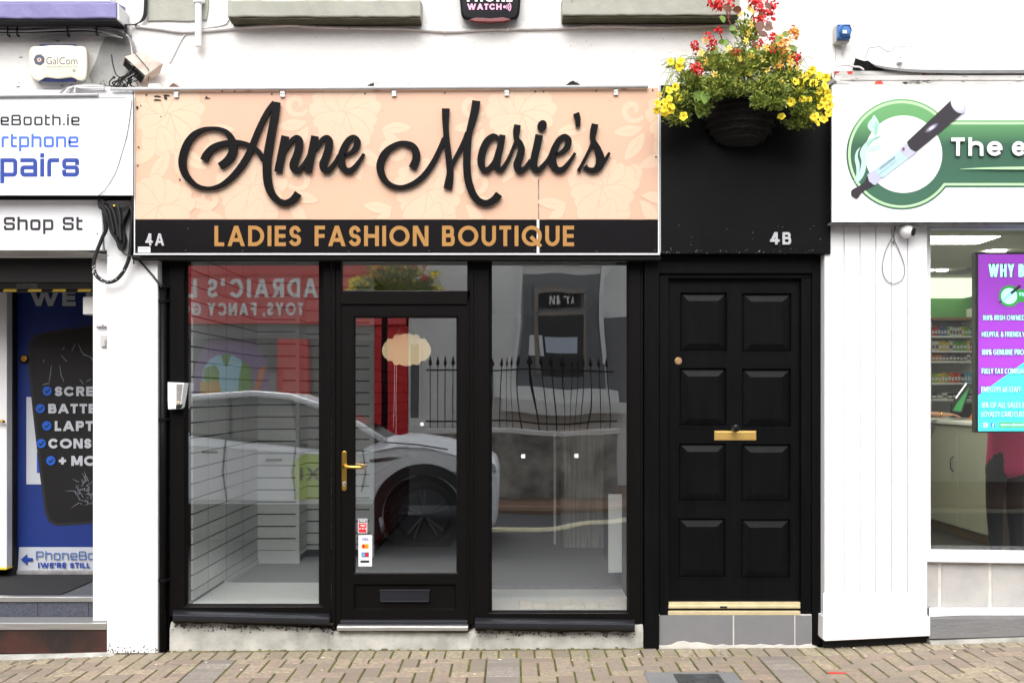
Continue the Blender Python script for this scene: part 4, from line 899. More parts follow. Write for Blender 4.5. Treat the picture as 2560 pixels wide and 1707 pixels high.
mb = MB(); mb.tube([P(681, 930, 1.6), P(677, 905, 1.6), P(675, 876, 1.62)], .003, 5); mb.tube([P(684, 930, 1.6), P(681, 900, 1.6), P(679, 880, 1.62)], .003, 5); mb.build('aerial', M['cable_white'], hh)

# ================================================================ BLACK FASCIA 4B + DOOR
YF = -.10
fb = thing('black_fascia', 'plain black fascia board with chrome 4B above the panelled door', 'fascia', (X(1863), YF, Z(430)))
mb = MB(); mb.pb(1650, 213, 2077, 635, YF, 0); mb.build('board', M['black'], fb, bevel=.004)
mb = MB(); mb.pb(1648.5, 213, 1652, 633, YF - .003, YF + .02); mb.build('edge_strip', M['dirty_white'], fb)
mb = MB(); letters(mb, '4B', 1925, 1978, 611.5, 580.5, YF - .012, .011, t=.19, gap=.2); mb.build('house_number', M['chrome'], fb, bevel=.0015)
mb = MB(); rr = random.Random(9)
for k in range(60):
    a = rr.uniform(1655, 2072); b = 634 - abs(rr.gauss(0, 8)) if k < 45 else rr.uniform(560, 630); s = rr.uniform(.5, 1.8)
    poly_px(mb, [(a, b), (a + s, b - s * .5), (a + s * 1.1, b + s * .7), (a + .3 * s, b + s)], YF - .0004 - k * 1e-5, .001)
mb.build('paint_chips', M['cable_grey'], fb)

bd = thing('panelled_door', 'black eight panel front door with gold letter plate and gold threshold', 'door', (X(1840), 0, .2))
mb = MB(); mb.pb(1611, 634, 1648, 1625, -.02, .12); mb.pb(1648, 690, 1672, 1540, .004, .12); mb.pb(2003, 690, 2030, 1540, .012, .12); mb.pb(2030, 634, 2068, 1612, -.006, .12); mb.pb(1640, 634, 2032, 684, -.014, .12); mb.pb(1648, 684, 2030, 696, .008, .12)
mb.build('frame', M['black_door'], bd, bevel=.004)
D_ = 1.08844
px = [(1562, 1670), (1705, 1818)]; pyy = [(672, 808), (845, 980), (1018, 1152), (1190, 1327)]
holes = []
for i, (a, b) in enumerate(px):
    for j, (c, d) in enumerate(pyy):
        o = -1.2 * j if i == 0 else -1.0 * j
        holes.append(((a + o) * D_, (c + i * 1.5) * D_, (b + o) * D_, (d + i * 1.5) * D_))
YD = .05
mb = MB(); grid_panel(mb, (1671, 693, 2005, 1512), holes, YD, .1)
# grid_panel wants aligned holes: done cell by cell
lf = mb.build('leaf', M['black_door'], bd)
for h in holes:
    a, b, c, d = h
    mb = MB(); mb.rects([R(a - 2.5, b - 2.5, c + 2.5, d + 2.5, YD), R(a - 2, b - 2, c + 2, d + 2, YD - .0035), R(a + .5, b + .5, c - .5, d - .5, YD - .003), R(a + 3, b + 3, c - 3, d - 3, YD + .016), R(a + 22, b + 21, c - 22, d - 21, YD + .001)], cap1=True)
    mb.build('raised_panel', M['black_door'], lf)
mb = MB(); disc(mb, 1696, 902, 9, YD - .006, .01); disc(mb, 1696, 902, 7, YD - .009, .01); mb.pb(1695.3, 902, 1696.8, 909, YD - .0095, YD - .008, 0); mb.build('lock_cylinder', mat('aged_brass', srgb(196, 160, 118), .35, metal=.8), bd, bevel=.001)
mb = MB(); mb.pb(1786, 1076.5, 1890.5, 1100, YD - .004, YD + .002); mb.rects([R(1789, 1079, 1888, 1097.5, YD - .004), R(1790, 1080, 1887, 1096.5, YD - .0055)]); mb.build('letter_plate', M['gold_paint'], bd, bevel=.001)
mb = MB(); c = P(1835, 1069, YD); mb.lathe(c, [(.019, 0), (.012, -.006), (.010, -.03), (.020, -.04), (.0265, -.055), (.024, -.07), (.014, -.078), (.002, -.08)], 'y', 8); mb.build('knob', mat('black_gloss_knob', srgb(16, 16, 18), .12), bd, bevel=.001)
mb = MB(); mb.pb(1670, 1505, 2001, 1512, YD - .03, YD); mb.pb(1670, 1513, 2001, 1520, YD - .045, YD); mb.pb(1670, 1527, 2001, 1537, YD - .05, YD + .02); mb.build('threshold', M['gold_alu'], bd, bevel=.002)
mb = MB(); mb.pb(1671, 1520, 2000, 1527, YD - .02, YD); mb.build('threshold_gap', M['dark'], bd)
mb = MB(); mb.pb(1800, 1514.5, 1818, 1519, YD - .0465, YD - .044); mb.build('maker_plate', M['sill_metal'], bd)
mb = MB(); g = 1613
for a, b in ((1648, 1832), (1836, 1986), (1989, 2028)): mb.pb(a, 1537.5, b, g + 4, .0, .1)
mb.build('step_tile', M['stone_tile'], bd, bevel=.003)
mb = MB(); mb.pb(1640, 1535, 2030, g + 3, .004, .1); 
rr = random.Random(6); lo = [(1646, 1622)] + [(1646 + k * 16, 1611 + rr.uniform(-3.5, 3) - (6 if 40 < k * 16 < 120 else 0)) for k in range(25)] + [(2046, 1618), (2046, 1622)]
mb.pprism(lo, -.004, .02); mb.build('mortar_line', M['mortar'], bd, bevel=.002)

# ================================================================ WALL FITTINGS
# siren box with swirl logo
ga = thing('siren_box', 'cream siren box with navy strobe lens and swirl logo on the left wall', 'alarm box', P(145, 158, -.05))
def rbox(mb, pts, yf, yb, inset=3.5, dome=.012, n=6):
    pp = [(p.x, p.y) for p in catmull([(a, b, 0) for a, b in pts], n, True)]
    cx = sum(a for a, b in pp) / len(pp); cy = sum(b for a, b in pp) / len(pp)
    def ring(s, y): return [(X(cx + (a - cx) * s, y), y, Z(cy + (b - cy) * s, y)) for a, b in pp]
    mb.loft([ring(1, yb), ring(1, yf + dome), ring(.985, yf + dome * .5), ring(.95, yf + dome * .1), ring(.9, yf)], 0, True, True)
ivory = mat('ivory_plastic', srgb(232, 226, 204), .45, var=.03, spots=.06, sscale=40, scol=srgb(160, 150, 130)); navy = mat('navy_plastic', srgb(44, 58, 110), .3)
mb = MB(); rbox(mb, [(78, 120), (110, 116), (128, 114), (168, 114), (190, 116), (214, 120), (219, 150), (216, 195), (200, 203), (180, 195), (145, 198), (115, 195), (96, 203), (77, 190), (72, 150)], -.075, .03); mb.build('cover', ivory, ga, smooth=True)
mb = MB(); rbox(mb, [(98, 116), (110, 112), (145, 112), (182, 112), (192, 116), (196, 160), (192, 202), (184, 205), (145, 206), (106, 205), (97, 202), (94, 160)], -.06, .03); mb.build('strobe_lens', navy, ga, smooth=True)
mb = MB()
for k in range(7):
    a0 = k * 51
    pts = []
    for i in range(9):
        t = i / 8; a = math.radians(a0 + t * 150); r_ = 5 + 9 * t; pts.append((98 + r_ * math.cos(a), 150 + r_ * math.sin(a)))
    line_px(mb, pts, [1 + 2.6 * math.sin(PI * i / 8) for i in range(9)], -.0765 - k * .0001, .001)
mb.build('swirl_logo', M['text_grey'], ga)
mb = MB(); poly_px(mb, [(98, 147), (101, 150), (98, 153), (95, 150)], -.0775, .001); mb.build('logo_diamond', M['red_vinyl'], ga)
mb = MB(); ftext(mb, 'GalCom', 115.5, 193.5, 161.5, 143, -.0765, bold=-.006); ftext(mb, 'Security Electronics Ltd', 116, 193, 169, 165.5, -.0765); mb.build('lettering', M['text_grey'], ga)
mb = MB(); ring_px(mb, 185, 177, 3.5, 1.2, -.0765, .001, n=4); mb.build('small_mark', M['text_grey'], ga)
# black alarm box
pw = thing('alarm_box', 'black alarm box with white and pink lettering and red lens at the top edge', 'alarm box', P(1225, -10, -.06))
blk = mat('black_gloss_plastic', srgb(20, 21, 26), .35, spec=.15)
mb = MB(); rbox(mb, [(1150, -90), (1170, -112), (1225, -116), (1282, -112), (1301, -90), (1302, -20), (1300, 20), (1296, 42), (1282, 51), (1225, 55), (1168, 51), (1155, 42), (1151, 20), (1149, -20)], -.085, 0); mb.build('cover', blk, pw, smooth=True)
mb = MB(); poly_px(mb, [(1172, 50), (1190, 44.5), (1225, 46.5), (1258, 44), (1278, 49), (1262, 53.5), (1225, 55.2), (1190, 54)], -.0875, .03); mb.build('red_lens', mat('dark_red_lens', srgb(110, 20, 28), .25), pw, bevel=.002)
mb = MB(); letters(mb, 'PHONE', 1167, 1281, 5, -23, -.0868, .001, t=.24, gap=.12); mb.build('white_lettering', M['white_text'], pw)
mb = MB(); letters(mb, 'WATCH', 1168, 1254, 25.3, 10, -.0868, .001, t=.25, gap=.12); disc(mb, 1261.5, 18, 3.6, -.0868, .001, n=14)
for k, (r_, a_w) in enumerate(((8, 2.3), (12.5, 2.3), (17, 2.3))): ring_px(mb, 1260, 18, r_, a_w, -.0868, .001, a0=-38, a1=38, n=8)
mb.build('pink_lettering', M['pink_text'], pw)
# white waste pipe
wp = thing('waste_pipe', 'short white vertical pipe ending open below the painted quoin', 'pipe', P(496, 60, -.05))
mb = MB(); mb.tube([P(496, -60, -.05), P(496, 117, -.05)], .0205, 14, cap=False); mb.tube([P(496, 117, -.05), P(496, 117, -.05) + Vector((0, 0, .05))], .018, 12); mb.build('tube', M['white'], wp, smooth=True)
mb = MB(); mb.tube([P(496, -4, -.05), P(496, 9, -.05)], .029, 14); mb.pb(483, -2, 510, 7, -.04, 0); mb.build('collar', M['white'], wp, bevel=.003)
mb = MB(); mb.tube([P(496, 116.8, -.05) + Vector((0, 0, .0005)), P(496, 116.6, -.05) + Vector((0, 0, -.0002))], .017, 12); mb.build('bore', M['dark'], wp)
# white cable along the wall
cb = thing('wall_cable', 'thick white painted cable running across the wall under the window sills', 'cable', P(1000, 70, -.01))
pts = [(338, 66), (400, 73), (455, 80), (530, 76), (600, 70), (720, 64), (780, 68), (900, 71), (1000, 72), (1060, 76), (1130, 79), (1230, 74), (1400, 71), (1500, 66), (1640, 69), (1760, 66), (1862, 62)]
mb = MB(); mb.tube(catmull([P(a, b, -.012) for a, b in pts], 5), .0095, 8); mb.build('sheath', M['cable_white'], cb, smooth=True)
mb = MB()
for a, b in ((602, 70), (795, 69), (872, 72), (1112, 79), (1231, 73), (1268, 74), (1520, 66), (1700, 67)): mb.ball(P(a, b, -.02), (.011, .008, .012), 7, 4)
mb.build('clip', M['cable_white'], cb, smooth=True)
mb = MB(); mb.tube(catmull([P(a, b, -.006) for a, b in ((572, 50), (560, 62), (520, 70), (475, 78), (462, 88), (448, 110), (436, 135), (424, 158))], 5), .004, 6); mb.build('branch_cable', M['cable_white'], cb, smooth=True)
# bundles on the left
cn = thing('cable_bundle', 'grey and black cable bundle under the lilac sill bending down to the junction box', 'cables', P(180, 75, -.03))
rr = random.Random(12)
for k in range(9):
    o = k * 2.6; mb = MB()
    pts = [(-30, 64 + o), (60, 66 + o + rr.uniform(-2, 2)), (150, 63 + o * .9 + rr.uniform(-2, 2)), (230, 65 + o * .8), (285, 72 + o * .6), (312, 84 + o * .5), (325 + o * .5, 104), (328 + o * .9, 128), (330 + o * .8, 142)]
    if k > 4: pts = pts[:4] + [(285, 84 + k), (306, 96)]
    mb.tube(catmull([P(a, b, -.03 - .006 * (k % 3)) for a, b in pts], 5), .0045 + .002 * (k % 3 == 1), 7); mb.build('cable', [M['cable_grey'], M['cable_white'], M['cable_grey'], M['rubber']][k % 4], cn, smooth=True)
for k in range(3):
    mb = MB(); mb.tube(catmull([P(a, b, -.02 - .004 * k) for a, b in ((362 + k * 3, -40), (361 + k * 3, 20), (357 + k * 3, 44 + k), (346, 58), (325, 63), (250, 62), (120, 60), (-30, 64))], 5), .004, 6); mb.build('cable', M['rubber'], cn, smooth=True)
for a in (18, 42, 168, 240, 312):
    mb = MB(); mb.pb(a - 1.3, 60, a + 1.3, 90 if a < 200 else 86, -.052, -.02); mb.build('cable_tie', M['rubber'], cn)
# junction box hanging askew
jb = thing('junction_box', 'dirty cream junction box hanging askew with black wires spilling from its open end', 'junction box', P(355, 165, -.08))
stain = mat('stained_cream_plastic', srgb(206, 202, 190), .6, col2=srgb(180, 160, 148), vscale=14, spots=.2, sscale=30, scol=srgb(120, 110, 95))
A0, A1, A2, A3 = (312, 143), (352, 131), (408, 158), (364, 190)
B1, B2 = (398, 182), (355, 210)
mb = MB(); f_, k_ = -.10, -.012
v = [P(312, 143, f_), P(364, 190, f_), P(408, 160, f_ + .02), P(354, 130, f_ + .02), P(306, 165, k_), P(352, 212, k_), P(398, 186, k_), P(345, 152, k_)]
mb.add(v, [(0, 1, 2, 3), (1, 5, 6, 2), (3, 2, 6, 7), (0, 3, 7, 4)]); o_ = mb.build('housing', stain, jb, bevel=.004)
so_ = o_.modifiers.new('thick', 'SOLIDIFY'); so_.thickness = .006; so_.offset = 0
mb = MB(); mb.add([P(311, 148, -.085), P(360, 193, -.085), P(352, 209, -.03), P(309, 165, -.03)], [(0, 1, 2, 3)]); mb.build('dark_opening', M['dark'], jb)
mb = MB(); mb.tube([P(336, 132, -.1), P(370, 172, -.106), P(374, 184, -.09), P(370, 204, -.04)], .0022, 6); mb.build('tie_wire', M['rubber'], jb)
tg = rr
for k in range(16):
    a, b = rr.uniform(316, 352), rr.uniform(158, 200)
    ex, ey = rr.uniform(278, 345), rr.uniform(200, 222)
    pts = [P(a, b, -.05), P((a + ex) / 2 + rr.uniform(-18, 8), (b + ey) / 2 + rr.uniform(-12, 10), -.07 - rr.random() * .05), P(ex, ey, -.06), P(ex + rr.uniform(-10, 25), 218 + rr.uniform(-4, 6), -.05)]
    mb = MB(); mb.tube(catmull(pts, 6), rr.choice([.0022, .003, .0042]), 6); mb.build('wire', M['rubber'] if k % 6 else M['cable_grey'], jb, smooth=True)
for pts in ([(279, 137), (282, 160), (290, 186), (302, 194), (322, 190)], [(284, 194), (274, 205), (276, 216), (286, 216)], [(277, 224), (274, 232), (282, 238), (300, 236), (318, 229)], [(330, 208), (318, 190), (306, 200), (296, 218)]):
    mb = MB(); mb.tube(catmull([P(a, b, -.09) for a, b in pts], 6), .0038, 6); mb.build('wire', M['rubber'], jb, smooth=True)
mb = MB(); mb.ball(P(285, 194, -.09), (.01, .008, .008)); mb.build('wire_joint', M['rubber'], jb, smooth=True)
# small weed
wd = MB(); rr2 = random.Random(2)
for k in range(26):
    a, b = 258 + rr2.gauss(0, 5), 212 - abs(rr2.gauss(0, 6)); q = P(a, b, -.08 + rr2.uniform(-.02, .02)); s = .006
    d = Vector((rr2.uniform(-1, 1), rr2.uniform(-1, 1), rr2.uniform(0, 1))) * s; e_ = Vector((rr2.uniform(-1, 1), rr2.uniform(-1, 1), rr2.uniform(-1, 1))) * s * .5
    wd.add([q - d, q + e_, q + d, q - e_], [(0, 1, 2, 3)])
tag(wd.build('small_weed', mat('weed_green', srgb(84, 104, 40), .8), fixn=False), 'tiny green weed growing on the ledge left of the junction box', 'weed')

# blue socket
bs = thing('power_socket', 'blue industrial power socket on a grey box on the upper right wall', 'socket', P(2108, 80, -.08))
mb = MB(); mb.pb(2089, 62, 2124, 105, -.06, 0); mb.pb(2094, 98, 2121, 107, -.05, 0); mb.build('back_box', M['dirty_white'], bs, bevel=.004)
blue = mat('blue_plastic', srgb(62, 118, 186), .35, var=.1)
mb = MB(); mb.pb(2094, 61, 2127, 97, -.085, -.058); bp_ = mb.build('cover_plate', blue, bs, bevel=.005)
mb = MB(); mb.lathe(P(2112, 79, -.085), [(.037, 0), (.036, -.02), (.032, -.026), (.031, -.018), (.026, -.018), (.025, -.024), (.002, -.024)], 'y', 24); mb.build('round_lid', blue, bs, smooth=False)
mb = MB(); mb.pb(2107, 76, 2117, 84, -.1115, -.108); mb.build('label_square', M['white_text'], bs)
mb = MB(); mb.tube([P(2108, 104, -.03), P(2108, 117, -.03)], .011, 10); mb.tube([P(2108, 117, -.03), P(2107, 138, -.01)], .003, 6); mb.build('gland', M['dirty_white'], bs)
mb = MB(); [disc(mb, a, b, 1.8, -.0868, .003, n=8) for a, b in ((2097, 64), (2124, 64), (2097, 94), (2124, 94))]; mb.build('screw', M['dark'], bs)
# wall clip and cracks
mb = MB(); mb.pb(2245, 136, 2259, 156, -.03, 0); wc = mb.build('wall_clip', M['white'], bevel=.003); tag(wc, 'small white plastic clip on the wall above the green sign', 'clip')
mb = MB(); disc(mb, 2252, 144, 1.6, -.032, .004, n=8); mb.build('screw', M['dark'], wc)
mb = MB(); line_px(mb, [(2161, 150), (2166, 137), (2172, 121), (2186, 119), (2198, 116), (2208, 124), (2220, 130), (2230, 128), (2236, 119), (2256, 117), (2275, 118), (2300, 112), (2340, 107)], [1.6] * 7 + [1.2, 1, .9, .7, .5, .3], -.0012, .002)
line_px(mb, [(2084, 105), (2090, 130), (2088, 155)], [1.2, 1, .8], -.0012, .002)
rr = random.Random(21)
for k in range(70):
    a = rr.uniform(380, 2560); b = rr.uniform(90, 205) if k < 45 else rr.uniform(0, 205); s = rr.uniform(.8, 3.2); poly_px(mb, [(a, b), (a + s, b - .5), (a + s * 1.2, b + .5), (a + s * .4, b + 1.2)], -.0014 - k * 1e-6, .002)
mb.build('hairline_crack', mat('crack_shade', srgb(150, 144, 138), .9), wb)

# key safe on the black boards
ks = thing('intercom_box', 'small pale grey open cover box on the black boards left of the boutique window', 'box', P(438, 988, -.06))
mb = MB(); mb.pprism([(419, 955), (460, 957), (452, 1018), (449, 1022), (420, 1023), (419, 1000)], -.06, .03); mb.build('hood', M['sign_white'], ks, bevel=.003)
mb = MB(); mb.pprism([(441, 960), (457, 960), (450, 1012), (441, 1014)], -.062, -.05); mb.build('front_panel', M['cable_grey'], ks)
mb = MB(); mb.pb(442.5, 966, 452, 1000, -.065, -.06); mb.build('grille', M['alu'], ks); mb = MB(); mb.pb(443, 1002, 449, 1007, -.066, -.06); mb.build('button', M['plaque'], ks)
mb = MB(); mb.pprism([(440, 1012), (456, 1010), (450, 1021), (440, 1022)], -.063, -.05); mb.build('lower_gap', M['dark'], ks)

# dangling cables at the pillar
lc = thing('looped_cable', 'thick black cable mass with paint flecked hanging loop atop the white pillar', 'cable', P(285, 560, -.1))
def fz(a, b): return (a / 4.9, 400 + b / 4.9)
yc = -.11
def fp(pts, y=yc): return catmull([P(*fz(a, b), y) for a, b in pts], 6)
mb = MB(); mb.tube(fp([(1225, 500), (1275, 640), (1285, 760), (1300, 850), (1255, 950), (1215, 1050), (1175, 1150), (1150, 1250), (1155, 1360), (1200, 1440), (1300, 1495), (1400, 1480), (1480, 1410), (1550, 1290), (1590, 1150), (1610, 900), (1620, 700)]), .0115, 10); mb.build('loop', M['rubber'], lc, smooth=True)
mb = MB()
poly_px(mb, [fz(*q) for q in ((1195, 470), (1250, 485), (1400, 540), (1500, 535), (1560, 580), (1555, 660), (1510, 760), (1500, 860), (1530, 970), (1510, 1060), (1480, 1115), (1440, 1080), (1410, 990), (1350, 900), (1310, 780), (1270, 640), (1245, 600), (1205, 590))], -.12, .05, sm=3); mb.build('taped_mass', M['rubber'], lc, bevel=.012, smooth=False)
for pts, r_ in (([(1250, 490), (1300, 640), (1340, 830), (1420, 960), (1470, 1080), (1540, 1160), (1640, 1185), (1720, 1190)], .005), ([(1600, 530), (1560, 640), (1480, 790), (1420, 920)], .004), ([(1620, 400), (1615, 700), (1600, 900), (1605, 1100)], .006), ([(1290, 560), (1340, 640), (1370, 760), (1400, 900)], .008), ([(1350, 560), (1400, 660), (1430, 800), (1450, 960)], .009), ([(1440, 560), (1470, 700), (1470, 850), (1480, 1000)], .010), ([(1230, 500), (1340, 540), (1450, 580), (1540, 570)], .004), ([(1250, 640), (1275, 800), (1270, 1000), (1280, 1110)], .003)):
    mb = MB(); mb.tube(fp(pts, -.135), r_, 8); mb.build('strand', M['rubber'], lc, smooth=True)
mb = MB(); mb.tube(fp([(1660, 1180), (1750, 1280), (1850, 1390), (1930, 1490), (1985, 1560)], -.06), .006, 8); mb.build('strand', M['rubber'], lc, smooth=True)
mb = MB(); mb.tube(fp([(1390, 560), (1410, 565)], -.145), .006, 8); mb.build('yellow_tape', M['yellow_vinyl'], lc)
mb = MB(); rr = random.Random(3)
lp = fp([(1150, 1300), (1160, 1370), (1200, 1440), (1300, 1495), (1400, 1480), (1480, 1410), (1540, 1310)])
for k in range(40):
    q = lp[rr.randrange(len(lp))] + Vector((rr.uniform(-.008, .008), -.0085 + rr.uniform(-.002, .003), rr.uniform(-.006, .006))); mb.ball(q, (rr.uniform(.002, .007), .003, rr.uniform(.002, .005)), 6, 4)
mb.build('paint_flecks', M['white'], lc)
mb = MB(); mb.tube(catmull([P(a, b, -.17) for a, b in ((330, 250), (324, 300), (316, 345), (303, 390), (290, 430), (270, 465), (252, 485), (240, 492))], 5), .0022, 6)
tag(mb.build('thin_cable', M['rubber'], smooth=True), 'thin dark cable sagging in front of the phone repair sign', 'cable')
mb = MB(); mb.tube([P(334.5, 226, -.12), P(334.5, 660, -.12)], .0045, 8); tag(mb.build('edge_cable', M['rubber'], smooth=True), 'straight black cable running down the left edge of the peach sign', 'cable')
# ================================================================ LEFT PHONE SHOP
YP = -.16
ps = thing('phone_shop_sign', 'large white phone repair sign with charcoal and blue lettering, upper of the two at left', 'shop sign', P(150, 360, YP))
mb = MB(); mb.rects([R(-160, 238, 333, 489, -.0), R(-160, 238, 333, 489, YP), R(-150, 244, 316, 474, YP), R(-148, 246, 314, 471.5, YP + .006)], cap1=True); mb.build('frame', M['sign_white'], ps, bevel=.002)
mb = MB(); mb.pb(-148, 247, 313.2, 470.6, YP + .003, YP + .02); mb.build('face', M['sign_white'], ps)
def fz5(a, b): return (a / 6.2706, 250 + b / 6.2706)
yt = YP + .0018
mb = MB(); letters(mb, 'eBooth.ie', *(fz5(8, 0)[0], fz5(1248, 0)[0]), fz5(0, 402)[1], fz5(0, 232)[1], yt, .001, t=.165, gap=.2, sq=True); mb.build('dark_lettering', M['text_dark'], ps)
mb = MB(); letters(mb, 'rtphone', fz5(24, 0)[0], fz5(1230, 0)[0], fz5(0, 744)[1], fz5(0, 534)[1], yt, .001, t=.165, gap=.16, sq=True); mb.build('light_blue_lettering', M['text_blue'], ps)
mb = MB(); letters(mb, 'pairs', fz5(4, 0)[0], fz5(1240, 0)[0], fz5(0, 1202)[1], fz5(0, 852)[1], yt, .001, t=.175, gap=.13, sq=True); mb.build('royal_blue_lettering', M['text_royal'], ps)
mb = MB(); [disc(mb, *fz5(a, b), 1.2, yt, .002, n=8) for a, b in ((800, 20), (1925, 5), (660, 1332), (1900, 1328))]; mb.build('screw', M['cable_grey'], ps)
mb = MB(); mb.pb(-160, 225, 300, 237, -.10, 0); mb.tube([P(-150, 241.5, -.17), P(246, 237, -.17)], .009, 8); mb.pb(244, 229, 330, 238, -.13, 0); mb.build('top_conduit', M['pipe_grey'], ps, bevel=.002)
for k in range(4):
    mb = MB(); mb.tube(catmull([P(a, b, -.12 - .01 * k) for a, b in ((150 + k * 12, 234), (165 + k * 8, 222 - k), (200, 214 + k * 2), (235, 212 + k * 3), (262, 216 + k * 2))], 5), .006, 7); mb.build('loose_cable', M['cable_white'] if k % 2 else M['cable_grey'], ps, smooth=True)
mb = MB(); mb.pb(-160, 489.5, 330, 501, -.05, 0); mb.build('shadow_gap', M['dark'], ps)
ps2 = thing('address_sign', 'white address fascia lettered Shop St in charcoal below the phone repair sign', 'shop sign', P(120, 560, -.06))
mb = MB(); mb.pb(-160, 500, 256, 626, -.06, .2); mb.pb(256, 500, 268, 626, -.03, .2); mb.build('board', M['sign_white'], ps2, bevel=.003)
mb = MB(); mb.pb(267, 490, 334, 640, -.045, .2); mb.build('end_block', M['white'], ps2, bevel=.004)
mb = MB(); letters(mb, 'Shop St', 9.5, 206, 575.5, 543, -.0622, .001, t=.17, gap=.19, sq=True, space=.5); mb.build('lettering', M['text_dark'], ps2)
mb = MB(); disc(mb, 243, 584.5, 1.8, -.062, .004, n=8); mb.build('screw', M['dark'], ps2)
mb = MB(); mb.loft([[(X(a, -.05), y, Z(b + d, y)) for y, b in ((-.05, 626), (.02, 640), (.2, 642), (.2, 626))] for a, d in ((-160, -1), (200, 0), (270, 12))], 0, True, True); mb.build('soffit', M['dirty_white'], ps2)

pe = thing('phone_shop_entrance', 'recessed phone shop doorway with granite step, aluminium nosings and black roller shutter box', 'doorway', (X(60), .4, .3))
FP = Z(1492, .14)
mb = MB(); mb.box(-5.2, X(268, .1), .30, 3.2, 2.12 + .3, 2.6); mb.build('ceiling', M['dark'], pe)
mb = MB(); mb.pb(-160, 641, 236, 705, .10, .34); mb.build('shutter_box', M['dark'], pe)
mb = MB(); mb.pb(-160, 704, 230, 726, .20, .34); mb.build('shutter_rail', mat('dull_grey_metal', srgb(105, 105, 104), .5, metal=.3), pe, bevel=.003)
mb = MB(); mb.pb(41, 709, 94, 722, .197, .205); mb.build('rail_label', M['cable_grey'], pe)
mb = MB(); mb.pb(-160, 723.5, 226, 730, .19, .204); mb.build('hazard_tape', M['dark'], pe)
mb = MB()
for a in (8, 70, 131, 194): mb.pprism([(a + 3, 722.5), (a + 35, 722.5), (a + 32, 725.5), (a, 725.5)], .1885, .19); mb.pprism([(a, 726.3), (a + 34, 726.3), (a + 32, 729), (a - 1, 729)], .1885, .19)
mb.build('hazard_stripe', mat('yellow_tape_stripe', srgb(238, 205, 70), .5), pe)
mb = MB(); mb.pb(-160, 727, 17, 1418, .82, .9); mb.pb(-160, 1418, 17, 1424, .815, .9, 1); mb.build('door_leaf', [M['white'], M['yellow_vinyl']], pe, bevel=.004)
mb = MB(); mb.pb(19, 727, 33, 1470, .9, .96); mb.build('door_gap', M['dark'], pe)
mb = MB(); mb.tube([P(-8, 1052, .79), P(6, 1052, .78), P(11, 1055, .79)], .01, 8); mb.build('door_handle', M['brass'], pe, smooth=True)
mb = MB(); mb.box(-5.2, X(268, .1) + .0, 3.0, 3.2, 0, 2.5); mb.box(X(268, .2), X(268, .2) + .1, .31, 3.2, 0, 2.5); mb.box(-5.3, -5.2, .0, 3.2, 0, 2.5); mb.build('inner_wall', mat('dark_inner_wall', srgb(48, 48, 52), .9), pe)
mb = MB(); mb.box(-5.2, X(268, .2), .16, 3.0, FP - .2, FP - .004); mb.build('floor', mat('grey_floor_tile', srgb(86, 88, 92), .5, var=.1), pe)
mb = MB(); yy = .18
mb.add([(-5, .21, FP + .002), (X(150, .21), .21, FP + .002), (X(262, .9), .9, FP + .002), (X(262, .9), 2, FP + .002), (-5, 2, FP + .002)], [(0, 1, 2, 3, 4)]); mb.build('entrance_mat', M['mat_black'], pe)
mb = MB(); mb.pb(-160, 1491.5, 240, 1504, .143, .2); mb.build('nosing', M['alu'], pe, bevel=.002)
mb = MB(); 
for a, b in ((-160, 93), (95, 221), (223, 236)): mb.pb(a, 1504, b, 1541, .155, .25)
mb.build('granite_riser', M['granite'], pe, bevel=.002)
mb = MB(); zz = Z(1558, -.035); mb.box(-5, X(264, 0), -.03, .155, zz - .1, zz); mb.build('lower_tread', M['stone_tile'], pe)
mb = MB(); mb.pb(-160, 1557, 266, 1573.5, -.045, -.02); mb.build('nosing', M['alu'], pe, bevel=.002)
mb = MB(); mb.pb(-160, 1573.5, 266, 1632, -.035, .1); mb.build('mosaic_riser', M['mosaic'], pe)
mb = MB(); rr = random.Random(1)
for k in range(60): mb.pb(-160 + k * 7.2, 1573.6, -159.3 + k * 7.2, 1626, -.0356, -.034)
for k in range(7): mb.pb(-160, 1580 + k * 7.2, 266, 1580.7 + k * 7.2, -.0353, -.034)
mb.build('mosaic_joint', M['dark_brown'], pe)
mb = MB(); mb.loft([[(X(a, -.22), y, z_) for y, z_ in ((-.075 - e_, gz(X(a)) + .004), (-.03, gz(X(a)) + .02), (-.03, -.3), (-.075 - e_, -.3))] for a, e_ in ((-160, .03), (120, .015), (262, .0))], 0, True, True); mb.build('kerb_strip', M['concrete'], pe, bevel=.006)
mb = MB(); mb.pb(207, 742, 238, 786, .24, .34); mb.build('shutter_guide_box', M['dirty_white'], pe, bevel=.004)
mb = MB(); mb.pb(236, 700, 268, 816, .02, .08); bx_ = mb.build('control_box', M['white'], pe, bevel=.005)
mb = MB(); disc(mb, 243, 781, 2.4, .017, .004, n=10); mb.build('green_led', mat('green_led', (.2, 1, .6, 1), .4, emit=1.2), bx_)
mb = MB(); disc(mb, 257, 813, 2, .018, .004, n=8); mb.build('screw', M['dark'], bx_)
mb = MB(); mb.pb(250, 838, 267, 866, .03, .06); kb = mb.build('key_switch', M['dirty_white'], pe, bevel=.003); mb = MB(); mb.pprism([(260, 850), (267, 850), (264, 864), (262, 864)], .026, .035); mb.build('key_slot', M['alu'], kb)

